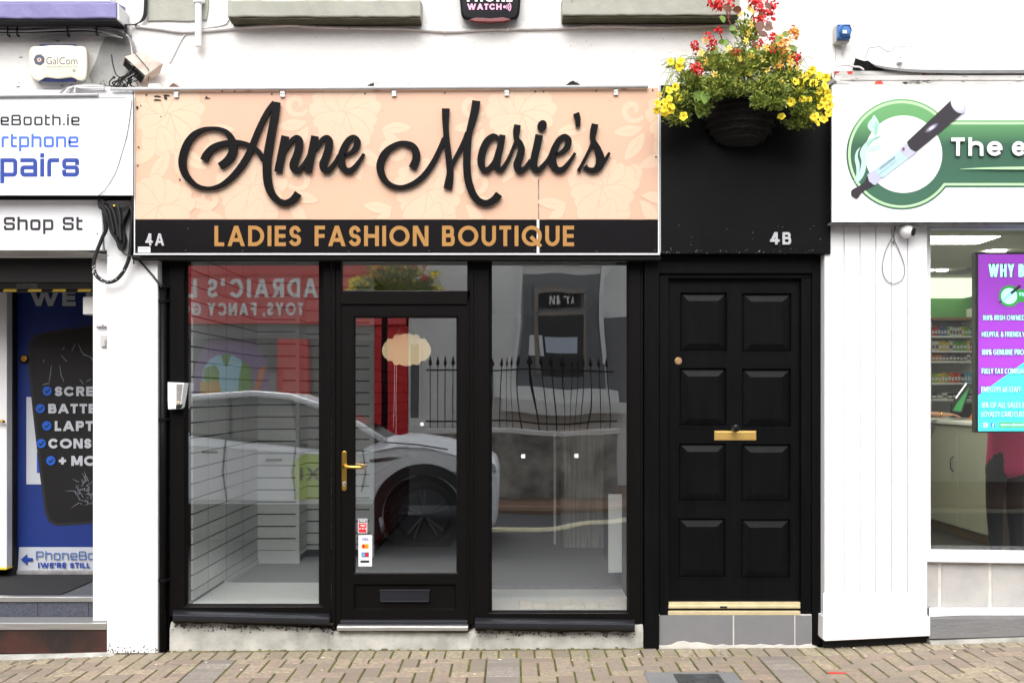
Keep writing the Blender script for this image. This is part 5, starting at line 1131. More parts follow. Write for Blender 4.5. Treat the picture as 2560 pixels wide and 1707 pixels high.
# roller banner standing in the doorway
YB2 = .97
bn = thing('roller_banner', 'blue roller banner with a cracked phone and repair list standing in the phone shop doorway', 'banner', (X(130, YB2), YB2, FP))
def bx(a): return a
mb = MB(); mb.pprism([(42, 680), (330, 680), (330, 1436), (36, 1436), (40, 1300), (42, 1000)], YB2, YB2 + .004); mb.build('fabric', mat('banner_blue_print', srgb(11, 46, 124), .55, col2=srgb(8, 36, 104), vscale=.9), bn)
bl = [YB2 - .0012]
def nb_(): bl[0] -= .0004; return bl[0]
ban_w = mat('banner_white_print', srgb(186, 190, 198), .55); ban_k = mat('banner_black_print', srgb(12, 12, 15), .45); ban_e = mat('banner_grey_print', srgb(34, 34, 38), .45); ban_b = mat('banner_bright_blue', srgb(24, 88, 190), .5); ban_c = mat('banner_crack_print', srgb(128, 132, 142), .5)
mb = MB(); mb.pb(66, 992, 130, 1210, YB2 - .001, YB2 + .001); mb.build('white_block', ban_w, bn)
mb = MB(); mb.pb(92, 1130, 130, 1182, YB2 - .0013, YB2 - .0008); mb.build('blue_block', mat('banner_mid_blue', srgb(28, 70, 170), .55), bn)
edge = [(330, 800), (120, 828), (88, 836), (72, 856), (68, 900), (84, 1050), (100, 1190), (112, 1280), (122, 1304), (140, 1314), (170, 1313), (330, 1300)]
mb = MB(); poly_px(mb, edge, YB2 - .0017, .0004); mb.build('phone_edge', ban_e, bn)
inn = [(330, 806), (122, 833), (94, 841), (79, 858), (75, 900), (91, 1050), (107, 1188), (118, 1276), (127, 1298), (142, 1307), (170, 1306), (330, 1294)]
mb = MB(); poly_px(mb, inn, YB2 - .0021, .0003); mb.build('phone_screen', ban_k, bn)
def z7(a, b): return (a / 4.127, 700 + b / 4.127)
mb = MB()
for pts in ([(460, 600), (475, 690), (510, 790), (520, 850), (545, 865), (600, 860)], [(580, 590), (630, 660), (640, 720), (640, 780), (700, 860), (720, 930), (780, 1000)], [(630, 780), (690, 840)], [(530, 880), (520, 970), (505, 1050)], [(615, 880), (630, 980), (660, 1050)], [(810, 660), (840, 740), (880, 770), (940, 800), (985, 840)], [(850, 770), (930, 790), (975, 860)], [(440, 1080), (480, 1068), (515, 1066)], [(890, 1045), (940, 1022)], [(820, 1020), (860, 1070)], [(640, 720), (665, 690)], [(740, 730), (775, 660)], [(450, 820), (450, 850)]):
    line_px(mb, [z7(a, b) for a, b in pts], [1.2 + .7 * (k % 2) for k in range(len(pts))], nb_(), .0003)
rr = random.Random(44)
for k in range(90):
    a0 = rr.uniform(0, 360); r0 = rr.uniform(3, 40); L = rr.uniform(6, 30) if r0 > 20 else rr.uniform(3, 8)
    ca, sa = math.cos(math.radians(a0)), math.sin(math.radians(a0))
    p0 = (228 + r0 * ca * 1.05, 1230 + r0 * sa); tilt = math.radians(a0 + (rr.uniform(-25, 25) if k % 3 else 90))
    line_px(mb, [p0, (p0[0] + L * .5 * math.cos(tilt), p0[1] + L * .5 * math.sin(tilt) + rr.uniform(-2, 2)), (p0[0] + L * math.cos(tilt), p0[1] + L * math.sin(tilt))], [1.5, 1.1, .4], nb_() if k % 12 == 0 else bl[0] - .00001 * k, .0003)
mb.build('crack_print', ban_c, bn)
yt2 = bl[0] - .0015
for txt, a, b, c, d in (('WE F', 74, 246, 765, 724), ('SCRE', 137, 233, 990, 966), ('BATTE', 121, 239, 1033, 1009), ('LAPT', 137, 233.5, 1077, 1052), ('CONSO', 121, 262, 1120.5, 1096), ('+ MO', 147, 240, 1164, 1139)):
    mb = MB(); letters(mb, txt, a, b, c, d, yt2, .0006, t=.255, gap=.12, space=.3); mb.build('banner_text', ban_w, bn)
for a, b in ((118, 977), (101, 1021), (117, 1064), (103, 1108), (127, 1151)):
    mb = MB(); disc(mb, a, b, 11.6, yt2, .0006); tk = mb.build('tick_disc', ban_b, bn)
    mb = MB(); line_px(mb, [(a - 5.5, b + .5), (a - 1.5, b + 4.5), (a + 6, b - 4.5)], 3, yt2 - .0006, .0005); mb.build('tick', ban_k, tk)
mb = MB(); mb.pprism([(48, 1367), (330, 1367), (330, 1431), (44, 1431)], YB2 - .0012, YB2 + .001); mb.build('white_footer', ban_w, bn)
mb = MB(); poly_px(mb, [(52, 1398), (68, 1384), (68, 1394), (82, 1394), (82, 1402), (68, 1402), (68, 1412)], yt2, .0006); mb.build('arrow', M['text_royal'], bn)
mb = MB(); letters(mb, 'PhoneB', 90, 216, 1398.5, 1377, yt2, .0006, t=.12, gap=.2, sq=True); letters(mb, 'o', 220, 235, 1398.5, 1377, yt2, .0006, t=.12, sq=True); mb.build('banner_brand_text', mat('banner_steel_blue', srgb(70, 105, 165), .5), bn)
mb = MB(); letters(mb, "(WE'RE STILL", 95, 225, 1419, 1405.5, yt2, .0006, t=.23, gap=.13, space=.4); mb.build('footer_text', M['text_royal'], bn)
mb = MB(); mb.tube([P(59, 896, YB2 - .02), P(59, 896, YB2)], .02, 16); disc(mb, 59, 896, 8, YB2 - .03, .01, n=16); mb.build('brass_lock', M['brass'], bn, bevel=.002)
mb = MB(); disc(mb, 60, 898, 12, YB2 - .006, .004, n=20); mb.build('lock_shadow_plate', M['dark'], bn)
mb = MB(); mb.box(X(36, YB2), X(330, YB2), YB2 - .02, YB2 + .12, FP, FP + .03); mb.build('foot', M['cable_grey'], bn, bevel=.005)
# ================================================================ VAPE SHOP (right)
YV = -.20
vs = thing('vape_shop_sign', 'white fascia sign with green ring, vape pen picture and white lettering on a green bar', 'shop sign', (X(2320, YV), YV, Z(385)))
mb = MB(); mb.rects([R(2079, 215, 2900, 556, 0), R(2079, 215, 2900, 556, YV)], cap1=True); mb.build('panel', M['sign_white'], vs, bevel=.003)
mb = MB(); mb.pb(2077, 556, 2900, 561, -.16, 0); mb.build('bottom_trim', M['cable_grey'], vs)
def zv(a, b): return (2050 + a / 3.1355, 200 + b / 3.1355)
gg = bpy.data.materials.new('green_gradient_print'); gg.use_nodes = True
n_ = gg.node_tree.nodes; l_ = gg.node_tree.links
tc = n_.new('ShaderNodeTexCoord'); sx_ = n_.new('ShaderNodeSeparateXYZ'); rp = n_.new('ShaderNodeValToRGB'); mr = n_.new('ShaderNodeMapRange')
l_.new(tc.outputs['Object'], sx_.inputs[0]); l_.new(sx_.outputs['Z'], mr.inputs[0])
mr.inputs[1].default_value = Z(500, YV) - Z(385); mr.inputs[2].default_value = Z(250, YV) - Z(385)
l_.new(mr.outputs[0], rp.inputs[0]); l_.new(rp.outputs[0], n_['Principled BSDF'].inputs['Base Color']); n_['Principled BSDF'].inputs['Roughness'].default_value = .4
e = rp.color_ramp.elements; e[0].position = 0; e[0].color = srgb(60, 104, 82); e[1].position = 1; e[1].color = srgb(108, 168, 108)
for p_, c_ in ((.55, (48, 92, 72)), (.8, (98, 160, 100))):
    q = rp.color_ramp.elements.new(p_); q.color = srgb(*c_)
mint = mat('pale_mint_print', srgb(184, 222, 174), .4); wprint = mat('white_sign_print', srgb(238, 240, 242), .4); plum = mat('plum_black_print', srgb(40, 33, 42), .4); lil = mat('silver_lilac_print', srgb(186, 188, 212), .4); aqua = mat('pale_aqua_print', srgb(180, 214, 222), .4); leafm = mat('mint_leaf_print', srgb(186, 220, 208), .4); leafd = mat('mint_leaf_shade_print', srgb(146, 204, 180), .4)
cx, cy = zv(583, 578)
cx, cy = zv(640, 583); Ro = 433 / 3.1355
yv = [YV - .0012]
def ny(): yv[0] -= .0006; return yv[0]
# keyhole outline, bar + ring
mb = MB(); bx0 = zv(920, 0)[0]
y_ = ny(); disc(mb, cx, cy, Ro, y_, .0008, n=72); mb.pb(bx0, zv(0, 318)[1], 2900, zv(0, 842)[1], y_ - .00015, y_ + .0006); mb.build('green_ring', gg, vs)
mb = MB(); y_ = ny(); disc(mb, cx, cy, Ro - 4.2, y_, .0005, n=72); mb.pb(bx0 + 5, zv(0, 330)[1], 2900, zv(0, 828)[1], y_ - .00015, y_ + .0003); mb.build('mint_line', mint, vs)
mb = MB(); y_ = ny(); disc(mb, cx, cy, Ro - 10.5, y_, .0005, n=72); mb.pb(bx0 - 20, zv(0, 350)[1], 2900, zv(0, 808)[1], y_ - .00015, y_ + .0003); mb.build('green_field', gg, vs)
mb = MB(); disc(mb, zv(655, 583)[0], cy, 303 / 3.1355, ny(), .0005, n=72); mb.build('white_circle', wprint, vs)
mb = MB(); 
poly_px(mb, [zv(*q) for q in ((424, 277), (455, 320), (468, 365), (455, 405), (436, 440), (400, 405), (376, 375), (378, 340), (405, 305))], ny(), .0004, sm=4)
poly_px(mb, [zv(*q) for q in ((492, 435), (440, 442), (385, 470), (335, 520), (312, 580), (325, 640), (310, 720), (278, 815), (330, 770), (358, 700), (362, 640), (370, 560), (410, 490))], ny(), .0004, sm=4)
poly_px(mb, [zv(*q) for q in ((318, 527), (285, 560), (272, 620), (285, 690), (282, 760), (262, 800), (290, 775), (308, 720), (310, 660), (296, 600), (302, 560))], ny(), .0004, sm=4)
poly_px(mb, [zv(*q) for q in ((482, 510), (430, 512), (395, 530), (375, 560), (420, 555), (462, 540))], ny(), .0004, sm=4)
mb.build('leaf_print', leafm, vs)
mb = MB(); poly_px(mb, [zv(*q) for q in ((436, 330), (455, 350), (450, 405), (436, 436), (428, 390))], ny(), .0004, sm=3); poly_px(mb, [zv(*q) for q in ((480, 440), (420, 470), (375, 520), (380, 480), (430, 452))], ny(), .0004, sm=3); mb.build('leaf_shade', leafd, vs)
# vape pen
def pz(pts, y, m, name, sm=0):
    mb = MB(); poly_px(mb, [zv(*q) for q in pts], y, .0004, sm=sm); return mb.build(name, m, vs)
pz([(372, 752), (395, 790), (430, 820), (385, 845), (330, 880), (300, 922), (280, 925), (250, 905), (244, 880), (256, 858), (310, 830), (350, 795)], ny(), plum, 'pen_mouthpiece', 3)
pz([(370, 742), (436, 697), (478, 770), (440, 822), (420, 822), (385, 795)], ny(), lil, 'pen_collar', 0)
pz([(432, 706), (628, 548), (655, 585), (692, 616), (490, 770), (455, 745)], ny(), aqua, 'pen_tank', 0)
pz([(620, 545), (690, 480), (715, 530), (762, 566), (694, 616), (650, 585)], ny(), lil, 'pen_collar', 0)
pz([(682, 485), (1027, 160), (1060, 215), (1118, 262), (752, 566), (712, 545), (690, 515)], ny(), plum, 'pen_body', 0)
mb = MB(); y_ = ny(); a, b = zv(1085, 202)
pts = []
for i in range(28):
    t = 2 * PI * i / 28; u_, v_ = 72 * math.cos(t) / 3.1355, 47 * math.sin(t) / 3.1355; c_, s_2 = math.cos(math.radians(47)), math.sin(math.radians(47))
    pts.append((a + u_ * c_ - v_ * s_2, b + u_ * s_2 + v_ * c_))
poly_px(mb, pts, y_, .0004); mb.build('pen_end', lil, vs)
mb = MB(); y_ = ny(); poly_px(mb, [(a + (p_ - a) * .8 - 2, b + (q_ - b) * .8 - 3) for p_, q_ in pts], y_, .0003); mb.build('pen_end_shine', wprint, vs)
for sc_, c_ in ((1, (96, 88, 104)), (.72, (150, 144, 172)), (.42, (226, 222, 244))):
    mb = MB(); y_ = ny(); poly_px(mb, [zv(875 + 62 * sc_ * math.cos(t) * math.cos(-.6) - 20 * sc_ * math.sin(t) * math.sin(-.6), 377 + 62 * sc_ * math.cos(t) * math.sin(-.6) + 20 * sc_ * math.sin(t) * math.cos(-.6)) for t in [2 * PI * i / 20 for i in range(20)]], y_, .0003); mb.build('pen_light', mat('pen_light_print', srgb(*c_), .4), vs)
mb = MB(); disc(mb, *zv(655, 541), 3.4, ny(), .0004, n=14); mb.build('pen_button', mat('maroon_print', srgb(130, 60, 66), .4), vs)
mb = MB(); y_ = ny()
for k in range(8): a, b = zv(480 + k * 15, 690 - k * 11.5); mb.pprism([(a - 1.4, b - 3), (a + 1.2, b - 5), (a + 1.6, b + 1), (a - 1, b + 3)], y_, y_ + .0003)
line_px(mb, [zv(460, 740), zv(600, 630)], .8, y_); line_px(mb, [zv(450, 700), zv(586, 600)], .8, y_); mb.build('pen_scale', mat('scale_print', srgb(140, 160, 170), .4), vs)
mb = MB(); letters(mb, 'The', zv(1034, 0)[0], zv(1436, 0)[0], zv(0, 600)[1], zv(0, 458)[1], ny() - .0008, .0006, t=.2, gap=.14); letters(mb, 'e', zv(1508, 0)[0], zv(1618, 0)[0], zv(0, 600)[1], zv(0, 458)[1], yv[0] - .0008, .0006, t=.2); mb.build('lettering_shadow', plum, vs)
ny(); ny()
mb = MB(); letters(mb, 'The', zv(1029, 0)[0], zv(1430, 0)[0], zv(0, 596)[1], zv(0, 453)[1], ny() - .001, .0006, t=.19, gap=.15); letters(mb, 'e', zv(1504, 0)[0], zv(1612, 0)[0], zv(0, 596)[1], zv(0, 453)[1], yv[0] - .001, .0006, t=.19); mb.build('lettering', wprint, vs)
mb = MB(); y_ = ny(); line_px(mb, [zv(1100, 698), zv(1250, 694), zv(1450, 692), zv(1800, 691)], [.5, 3.5, 6.5, 8], y_, .0004); mb.build('shine_line', mint, vs)
# weathered boards above the sign
vb = thing('weathered_fascia_boards', 'peeling white and red timber boards and lifted black felt above the vape shop sign', 'boards', (X(2330), -.1, Z(190)))
mb = MB(); mb.pb(2082, 178, 2900, 188, -.14, 0); mb.pb(2087, 188.8, 2900, 201, -.155, 0); mb.pb(2092, 201.8, 2900, 211, -.15, 0); mb.pb(2084, 211.5, 2900, 215, -.19, 0); mb.build('board', M['dirty_white'], vb, bevel=.002)
mb = MB()
for pts, y_ in (([(2086, 179), (2099, 179), (2098, 182), (2092, 184), (2090, 187), (2086, 187)], -.1405), ([(2117, 179), (2131, 178.6), (2131, 186), (2120, 186)], -.1405), ([(2186, 211), (2190, 204), (2203, 201.8), (2209, 210), (2196, 211)], -.1505), ([(2306, 184), (2314, 184.5), (2312, 187.6), (2305, 187.6)], -.1405), ([(2340, 183.5), (2364, 183), (2350, 185), (2340, 186)], -.1405)): poly_px(mb, pts, y_, .002)
mb.build('red_paint_patch', mat('old_red_paint', srgb(205, 60, 45), .7), vb)
mb = MB(); rr = random.Random(7)
for k in range(50):
    a = rr.choice([rr.uniform(2260, 2320), rr.uniform(2100, 2560)]); b = rr.uniform(201, 211) if a < 2325 and a > 2255 else rr.uniform(179, 211); line_px(mb, [(a, b), (a + rr.uniform(-4, 8), b + rr.uniform(-2, 2)), (a + rr.uniform(3, 14), b + rr.uniform(-2, 2))], [.4, rr.uniform(.6, 1.5), .3], -.1565 if 188 < b < 201 else -.1515 if b >= 201 else -.1415)
mb.build('grime_streak', M['dark_brown'], vb)
top = [(2138, 146), (2150, 150), (2160, 153), (2170, 152), (2178, 158), (2190, 163), (2215, 168), (2250, 172), (2300, 175), (2400, 176), (2900, 175)]
bot = [(2131, 176), (2150, 177), (2160, 177), (2170, 177), (2178, 177), (2190, 177), (2215, 177.5), (2250, 178.5), (2300, 182), (2400, 184), (2900, 183)]
mb = MB(); mb.loft([[P(a, b, -.16), P(c, d, -.13), P(c, d, -.02), P(a, b, -.02)] for (a, b), (c, d) in zip(top, bot)], 0, True, True); mb.build('lifted_felt', M['dark'], vb)
mb = MB(); mb.loft([[P(a, b - .3, -.162), P(a, b + th, -.164), P(a, b + th, -.01), P(a, b - .3, -.01)] for (a, b), th in zip(top[4:], (1, 4, 6, 6, 7, 8, 8))], 0, True, True); mb.build('felt_upper', M['concrete_grey'], vb)
mb = MB(); mb.tube(catmull([P(a, b, -.165) for a, b in ((2160, 176), (2150, 169), (2135, 167), (2115, 163), (2095, 166), (2083, 176), (2082, 192), (2088, 200), (2105, 206), (2130, 210), (2165, 212))], 5), .0055, 7); mb.build('loose_white_cable', M['cable_white'], vb, smooth=True)

# white boarded pilaster
vp = thing('white_pilaster', 'white boarded pilaster with vertical grooves left of the vape shop window', 'pilaster', (X(2190), -.08, 0))
xs = [2064, 2110, 2150, 2189.5, 2229, 2269, 2314]
mb = MB(); mb.pb(2060, 556, 2316, 1545, -.072, .3)
for i in range(6): mb.pb(xs[i] + (1.1 if i else -2), 556, xs[i + 1] - (1.1 if i < 5 else -4), 1482, -.083, -.073)
mb.pb(2058, 1482, 2318, 1540, -.0835, -.073); mb.build('boarding', M['white'], vp, bevel=.0015)
mb = MB(); mb.pprism([(2058, 1540), (2318, 1536), (2326, 1544), (2326, 1589), (2062, 1602), (2057, 1596)], -.105, .2); mb.build('base_plate', M['white'], vp, bevel=.004)
mb = MB(); mb.pb(2060, 1590, 2322, 1625, -.04, .2); mb.build('dark_gap', M['dark'], vp)
# camera + cable loop
vc = thing('security_camera', 'white ball security camera under the vape shop sign', 'camera', P(2268, 578, -.12))
mb = MB(); mb.ball(P(2267, 578, -.135), (.043, .043, .042), 20, 12); vcb = mb.build('ball', M['white'], vc, smooth=True)
mb = MB(); mb.lathe(P(2267, 563, -.10), [(.03, 0), (.03, .018)], 'z', 18); mb.build('base', M['white'], vc)
d_ = Vector((.75, -.6, -.2)).normalized(); q = P(2267, 578, -.135) + d_ * .036
mb = MB(); a_v = d_.cross(Vector((0, 0, 1))).normalized(); b_v = d_.cross(a_v)
mb.loft([[q + d_ * h + (a_v * math.cos(k * PI / 8) + b_v * math.sin(k * PI / 8)) * r_ for k in range(16)] for r_, h in ((.024, -.004), (.024, .009), (.017, .008))], 0, True, True); mb.build('lens', M['dark'], vc)
lp = thing('cable_loop', 'thin pale cable hanging in a loop on the white pilaster', 'cable', P(2240, 640, -.09))
mb = MB(); mb.tube(catmull([P(a, b, -.092) for a, b in ((2240, 562), (2236, 580), (2228, 598), (2215, 625), (2207, 655), (2207, 680), (2214, 698), (2226, 707), (2240, 708), (2254, 700), (2261, 685), (2261, 665), (2255, 645), (2244, 618), (2236, 600), (2235, 580), (2238, 562))], 5), .0028, 6); mb.build('wire', M['cable_grey'], lp, smooth=True)
mb = MB(); disc(mb, 2234, 604, 1.6, -.096, .01, n=8); disc(mb, 2235, 609, 1.4, -.096, .01, n=8); mb.build('staple', M['dark_brown'], lp)

# shopfront: window frame, stone riser
vf = thing('vape_shopfront', 'vape shop window with white bottom frame on a pale stone riser', 'shopfront', (X(2500), 0, 0))
mb = MB(); mb.pb(2313, 559, 2327, 1373, .03, .12); mb.build('side_frame', M['white'], vf, bevel=.003)
mb = MB(); mb.loft([[P(a, b + d, y) for y, b in ((-.03, 1373), (-.03, 1405), (.12, 1406), (.12, 1373))] for a, d in ((2316, -1), (2900, 7))], 0, True, True); mb.build('bottom_frame', M['white'], vf, bevel=.003)
mb = MB(); mb.pb(2320, 559, 2900, 1378, .06, .066); mb.build('pane', M['glass_vape'], vf)
mb = MB()
for a, b in ((2300, 2346), (2354, 2472), (2480, 2640), (2648, 2900)): mb.pb(a, 1409, b, 1517, .012, .1)
mb.build('stone_block', M['sandstone'], vf, bevel=.006)
mb = MB(); mb.pb(2300, 1406, 2900, 1519, .018, .1); mb.build('mortar', M['mortar'], vf)
mb = MB(); rr = random.Random(3); rings = []
for k in range(30):
    a = 2322 + k * 20; rings.append([P(a, 1517, .03), P(a, 1520, -.02), P(a, 1540 + rr.uniform(-1.5, 1.5) - min(4, k), -.075), P(a, 1546, -.083), P(a, 1596 - k * .6, -.085), P(a, 1604, .03)])
mb.loft(rings, 0, True, True); mb.build('base_ledge', [M['concrete_grey']], vf)
mb = MB(); mb.loft([[P(a, 1516.5 , .03), P(a, 1519.6, -.022), P(a, 1537 - min(4, (a - 2322) / 20), -.0765), P(a, 1541 - min(4, (a - 2322) / 20), -.079), P(a, 1525, .03)] for a in range(2323, 2890, 20)], 0, True, True); mb.build('white_ledge_paint', M['white'], vf)
mb = MB(); rings = [[(X(a), -.10, gz(X(a)) + .02), (X(a), -.112, gz(X(a)) - .05), (X(a), .05, -.05), (X(a), .05, gz(X(a)) + .03)] for a in range(2310, 2900, 30)]; mb.loft(rings, 0, True, True); mb.build('kerb_strip', M['concrete'], vf)

# ---------------------------------------------------------------- interior
vi = thing('vape_shop_interior', 'lit vape shop room with pale walls and ceiling behind the right window', 'shop interior', (4.0, 3, .2))
FV = .18; CV = 2.94
wall_v = mat('vape_shop_wall', srgb(214, 220, 204), .85); greenw = mat('vape_green_wall', srgb(106, 170, 100), .7)
mb = MB(); mb.box(2.3, 9, .12, 8.0, FV - .1, FV); mb.build('floor', mat('dark_vinyl_floor', srgb(46, 44, 42), .4), vi)
mb = MB(); mb.box(2.3, 9, .12, 8, CV, CV + .1); mb.build('ceiling', mat('vape_ceiling', srgb(200, 205, 188), .9), vi)
mb = MB(); mb.box(2.3, 9, 7.9, 8, FV, CV); mb.box(8.9, 9, .1, 8, FV, CV); mb.box(2.25, 2.32, .1, 8, 0, CV); mb.build('wall', wall_v, vi)
lampm = mat('lit_panel', (1, .96, .82, 1), .5, emit=15.0)
def zi(a, b): return (2260 + a / 5.227, 560 + b / 5.227)
hC = CV - CAM_H
def ceil_pt(px, py): d = hC * FPX / (985 - py); return (px - 1280) * d / FPX, d - CAM_D
p1 = ceil_pt(2500, 590.6); p2 = ceil_pt(2452, 609)
mb = MB(); mb.add([(2.9, p1[1], CV - .004), (p1[0], p1[1], CV - .004), (p1[0], p2[1], CV - .004), (2.9, p2[1], CV - .004), (2.9, p1[1], CV), (p1[0], p1[1], CV), (p1[0], p2[1], CV), (2.9, p2[1], CV)], [(0, 1, 2, 3), (0, 1, 5, 4), (1, 2, 6, 5), (2, 3, 7, 6)]); tag(mb.build('ceiling_light', lampm), 'long lit ceiling panel just inside the top of the vape shop window', 'ceiling light')
for (a, b, r_), lb in zip(((2489, 627, .092), (2355, 674.5, .062), (2328, 674.5, .028)), ('large round lit downlight above the advertising screen', 'small round lit downlight nearest the ceiling vent', 'smallest lit downlight at the left edge of the vape shop window')):
    q = ceil_pt(a, b); mb = MB(); mb.lathe((q[0], q[1], CV - .012), [(r_, .012), (r_, 0)], 'z', 20); tag(mb.build('downlight', lampm), lb, 'downlight')
q = ceil_pt(2412, 676); mb = MB(); mb.box(q[0] - .09, q[0] + .12, q[1] - .25, q[1] + .3, CV - .01, CV); mb.build('ceiling_vent', M['cable_grey'], vi)
# back display wall
YB3 = 6.1
def wbk(a, b): return P(a, b, YB3)
mb = MB(); mb.pb(2300, 688, 2445, 738, YB3 - .25, YB3 + .2); mb.build('lit_pelmet', mat('lit_pelmet_acrylic', srgb(205, 212, 190), .5, emit=.9), vi)
mb = MB(); mb.pb(2300, 738, 2445, 795, YB3 + .15, YB3 + .3); mb.build('green_wall', greenw, vi)
sh = thing('display_shelving', 'white back wall shelving stocked with small coloured packets in the vape shop', 'shelves', (X(2380, YB3), YB3, FV))
mb = MB(); mb.pb(2290, 790, 2450, 1030, YB3 + .3, YB3 + .34); mb.build('back_panel', mat('shelf_back', srgb(205, 210, 205), .8), sh)
mb = MB(); mb.pb(2434, 770, 2439, 1000, YB3 - .05, YB3 + .3); mb.pb(2326.5, 790, 2328.5, 1030, YB3 - .02, YB3 + .3); mb.build('upright', M['board'], sh)
rows = [(840, 'a'), (877, 'b'), (903, 'c'), (957, 'd'), (998, 'e')]
for ry, k in rows:
    mb = MB(); mb.pb(2300, ry - 1, 2437, ry + 4, YB3 - .06, YB3 + .3); mb.build('shelf', M['board'], sh)
mb = MB(); mb.pb(2300, 793, 2437, 800, YB3 - .08, YB3 + .3); mb.build('top_shelf', mat('shelf_wood', srgb(150, 120, 90), .6), sh)
pal = {'red': (190, 40, 50), 'blue': (60, 90, 170), 'green': (110, 170, 60), 'yellow': (214, 190, 60), 'white': (215, 218, 215), 'orange': (214, 96, 44), 'lime': (150, 180, 60), 'sky': (110, 170, 205), 'grey': (120, 112, 118), 'black': (40, 40, 46), 'amber': (200, 120, 50), 'plum': (120, 80, 100)}
pmats = {k: mat('packet_' + k, srgb(*c), .5) for k, c in pal.items()}
rr = random.Random(17)
rowdef = {0: ['red', 'red', 'plum', 'blue', 'blue', 'green', 'white', 'white', 'white', 'white', 'yellow', 'green', 'green', 'blue'], 1: ['white', 'white', 'yellow', 'yellow', 'yellow', 'white', 'green', 'green', 'green', 'green', 'yellow', 'red'], 2: ['orange', 'amber', 'amber', 'grey', 'plum', 'plum', 'grey', 'black', 'plum', 'grey', 'white', 'plum'], 3: ['lime', 'lime', 'yellow', 'yellow', 'lime', 'orange', 'orange', 'red', 'orange', 'black', 'sky', 'sky', 'sky'], 4: ['black', 'grey', 'white', 'black', 'black', 'white', 'grey', 'black']}
pn = ['top', 'second', 'third', 'fourth', 'bottom']
for i, (ry, k) in enumerate(rows):
    lst = rowdef[i]; n = len(lst); wpx = 106 / n
    h0 = [24, 24, 16, 26, 16][i]
    for j, c in enumerate(lst):
        a = 2329 + j * wpx; hh = h0 * rr.uniform(.8, 1.0)
        mb = MB(); mb.pb(a + .5, ry - 1.2 - hh, a + wpx - .5, ry - 1.2, YB3 - .02, YB3 + .06)
        o = mb.build('packet', pmats[c], None)
        mb = MB(); mb.pb(a + 1.2, ry - 2 - hh * .55, a + wpx - 1.2, ry - 1.2 - hh * .2, YB3 - .0215, YB3 - .0195); mb.build('packet_label', pmats['white' if c not in ('white',) else 'grey'], o)
        tag(o, '%s packet on the %s shelf of the vape shop display' % ({'sky': 'light blue', 'lime': 'lime green', 'plum': 'dull purple', 'amber': 'amber'}.get(c, c), pn[i]), 'packet', '%s packets on the %s shelf' % (c, pn[i]))
# counter (runs back into the shop)
ct = thing('shop_counter', 'tall pale sales counter with cupboard doors running back into the vape shop', 'counter', (4.6, 3.8, FV))
XC = 4.40; y0c, y1c = 3.02, 6.0; zc = 1.27
cab = mat('cream_cupboard', srgb(176, 178, 160), .5, var=.05)
mb = MB(); mb.box(XC, XC + .6, y0c, y1c, FV + .08, zc); mb.build('carcass', cab, ct)
mb = MB(); mb.box(XC - .04, XC + .66, y0c - .04, y1c, zc, zc + .035); mb.build('worktop', M['board'], ct, bevel=.004)
mb = MB(); mb.box(XC + .02, XC + .6, y0c, y1c, FV, FV + .08); mb.build('plinth', mat('oak_trim', srgb(120, 96, 58), .5), ct)
mb = MB(); mb.box(XC - .022, XC + .6, y0c - .02, y0c, FV, zc); mb.build('end_panel', mat('dark_brown_panel', srgb(60, 48, 36), .5), ct)
for a, b in ((3.03, 3.78), (3.80, 4.5), (4.52, 5.2)):
    mb = MB(); mb.box(XC - .018, XC - .001, a, b, FV + .09, zc - .02); d_o = mb.build('cupboard_door', cab, ct, bevel=.003)
    mb = MB(); mb.tube(catmull([(XC - .02, a + .08, .95), (XC - .05, a + .08, .93), (XC - .05, a + .08, .83), (XC - .02, a + .08, .81)], 4), .006, 6); mb.build('door_handle', M['sill_metal'], d_o)
# till
tl = thing('till_screen', 'tilted touch screen till showing green on the vape shop counter', 'till', (4.75, 4.4, zc + .035))
YT = 4.4
mb = MB(); mb.pprism([zi(*q) for q in ((672, 810 + 1463 - 1463), (820, 612), (905, 622), (760, 1000), (620, 985))] if False else [(2388, 995), (2417, 958), (2433, 959), (2405, 1032), (2379, 1029)], YT, YT + .03); mb.build('casing', mat('till_case', srgb(60, 62, 62), .4), tl, bevel=.003)
mb = MB(); mb.pprism([(2424, 966), (2402, 1028), (2383, 1026), (2391, 1010)], YT - .003, YT); mb.build('green_screen', mat('till_green', srgb(60, 150, 80), .4, emit=.3), tl)
mb = MB(); mb.pprism([(2389, 994), (2415, 957.5), (2417.5, 958.5), (2390.5, 996)], YT - .004, YT); mb.build('lit_edge', mat('till_edge', (1, 1, 1, 1), .4, emit=1.0), tl)
mb = MB(); mb.pprism([(2404, 1010), (2432, 1008), (2432, 1042), (2400, 1044)], YT + .04, YT + .3); mb.build('base', M['dark'], tl)
mb = MB(); mb.pprism([(2425, 1048), (2434, 1030), (2434, 1053), (2422, 1053)], YT - .2, YT - .17); tag(mb.build('orange_card', M['orange_vinyl']), 'orange card standing on the vape shop counter beside the till', 'card')

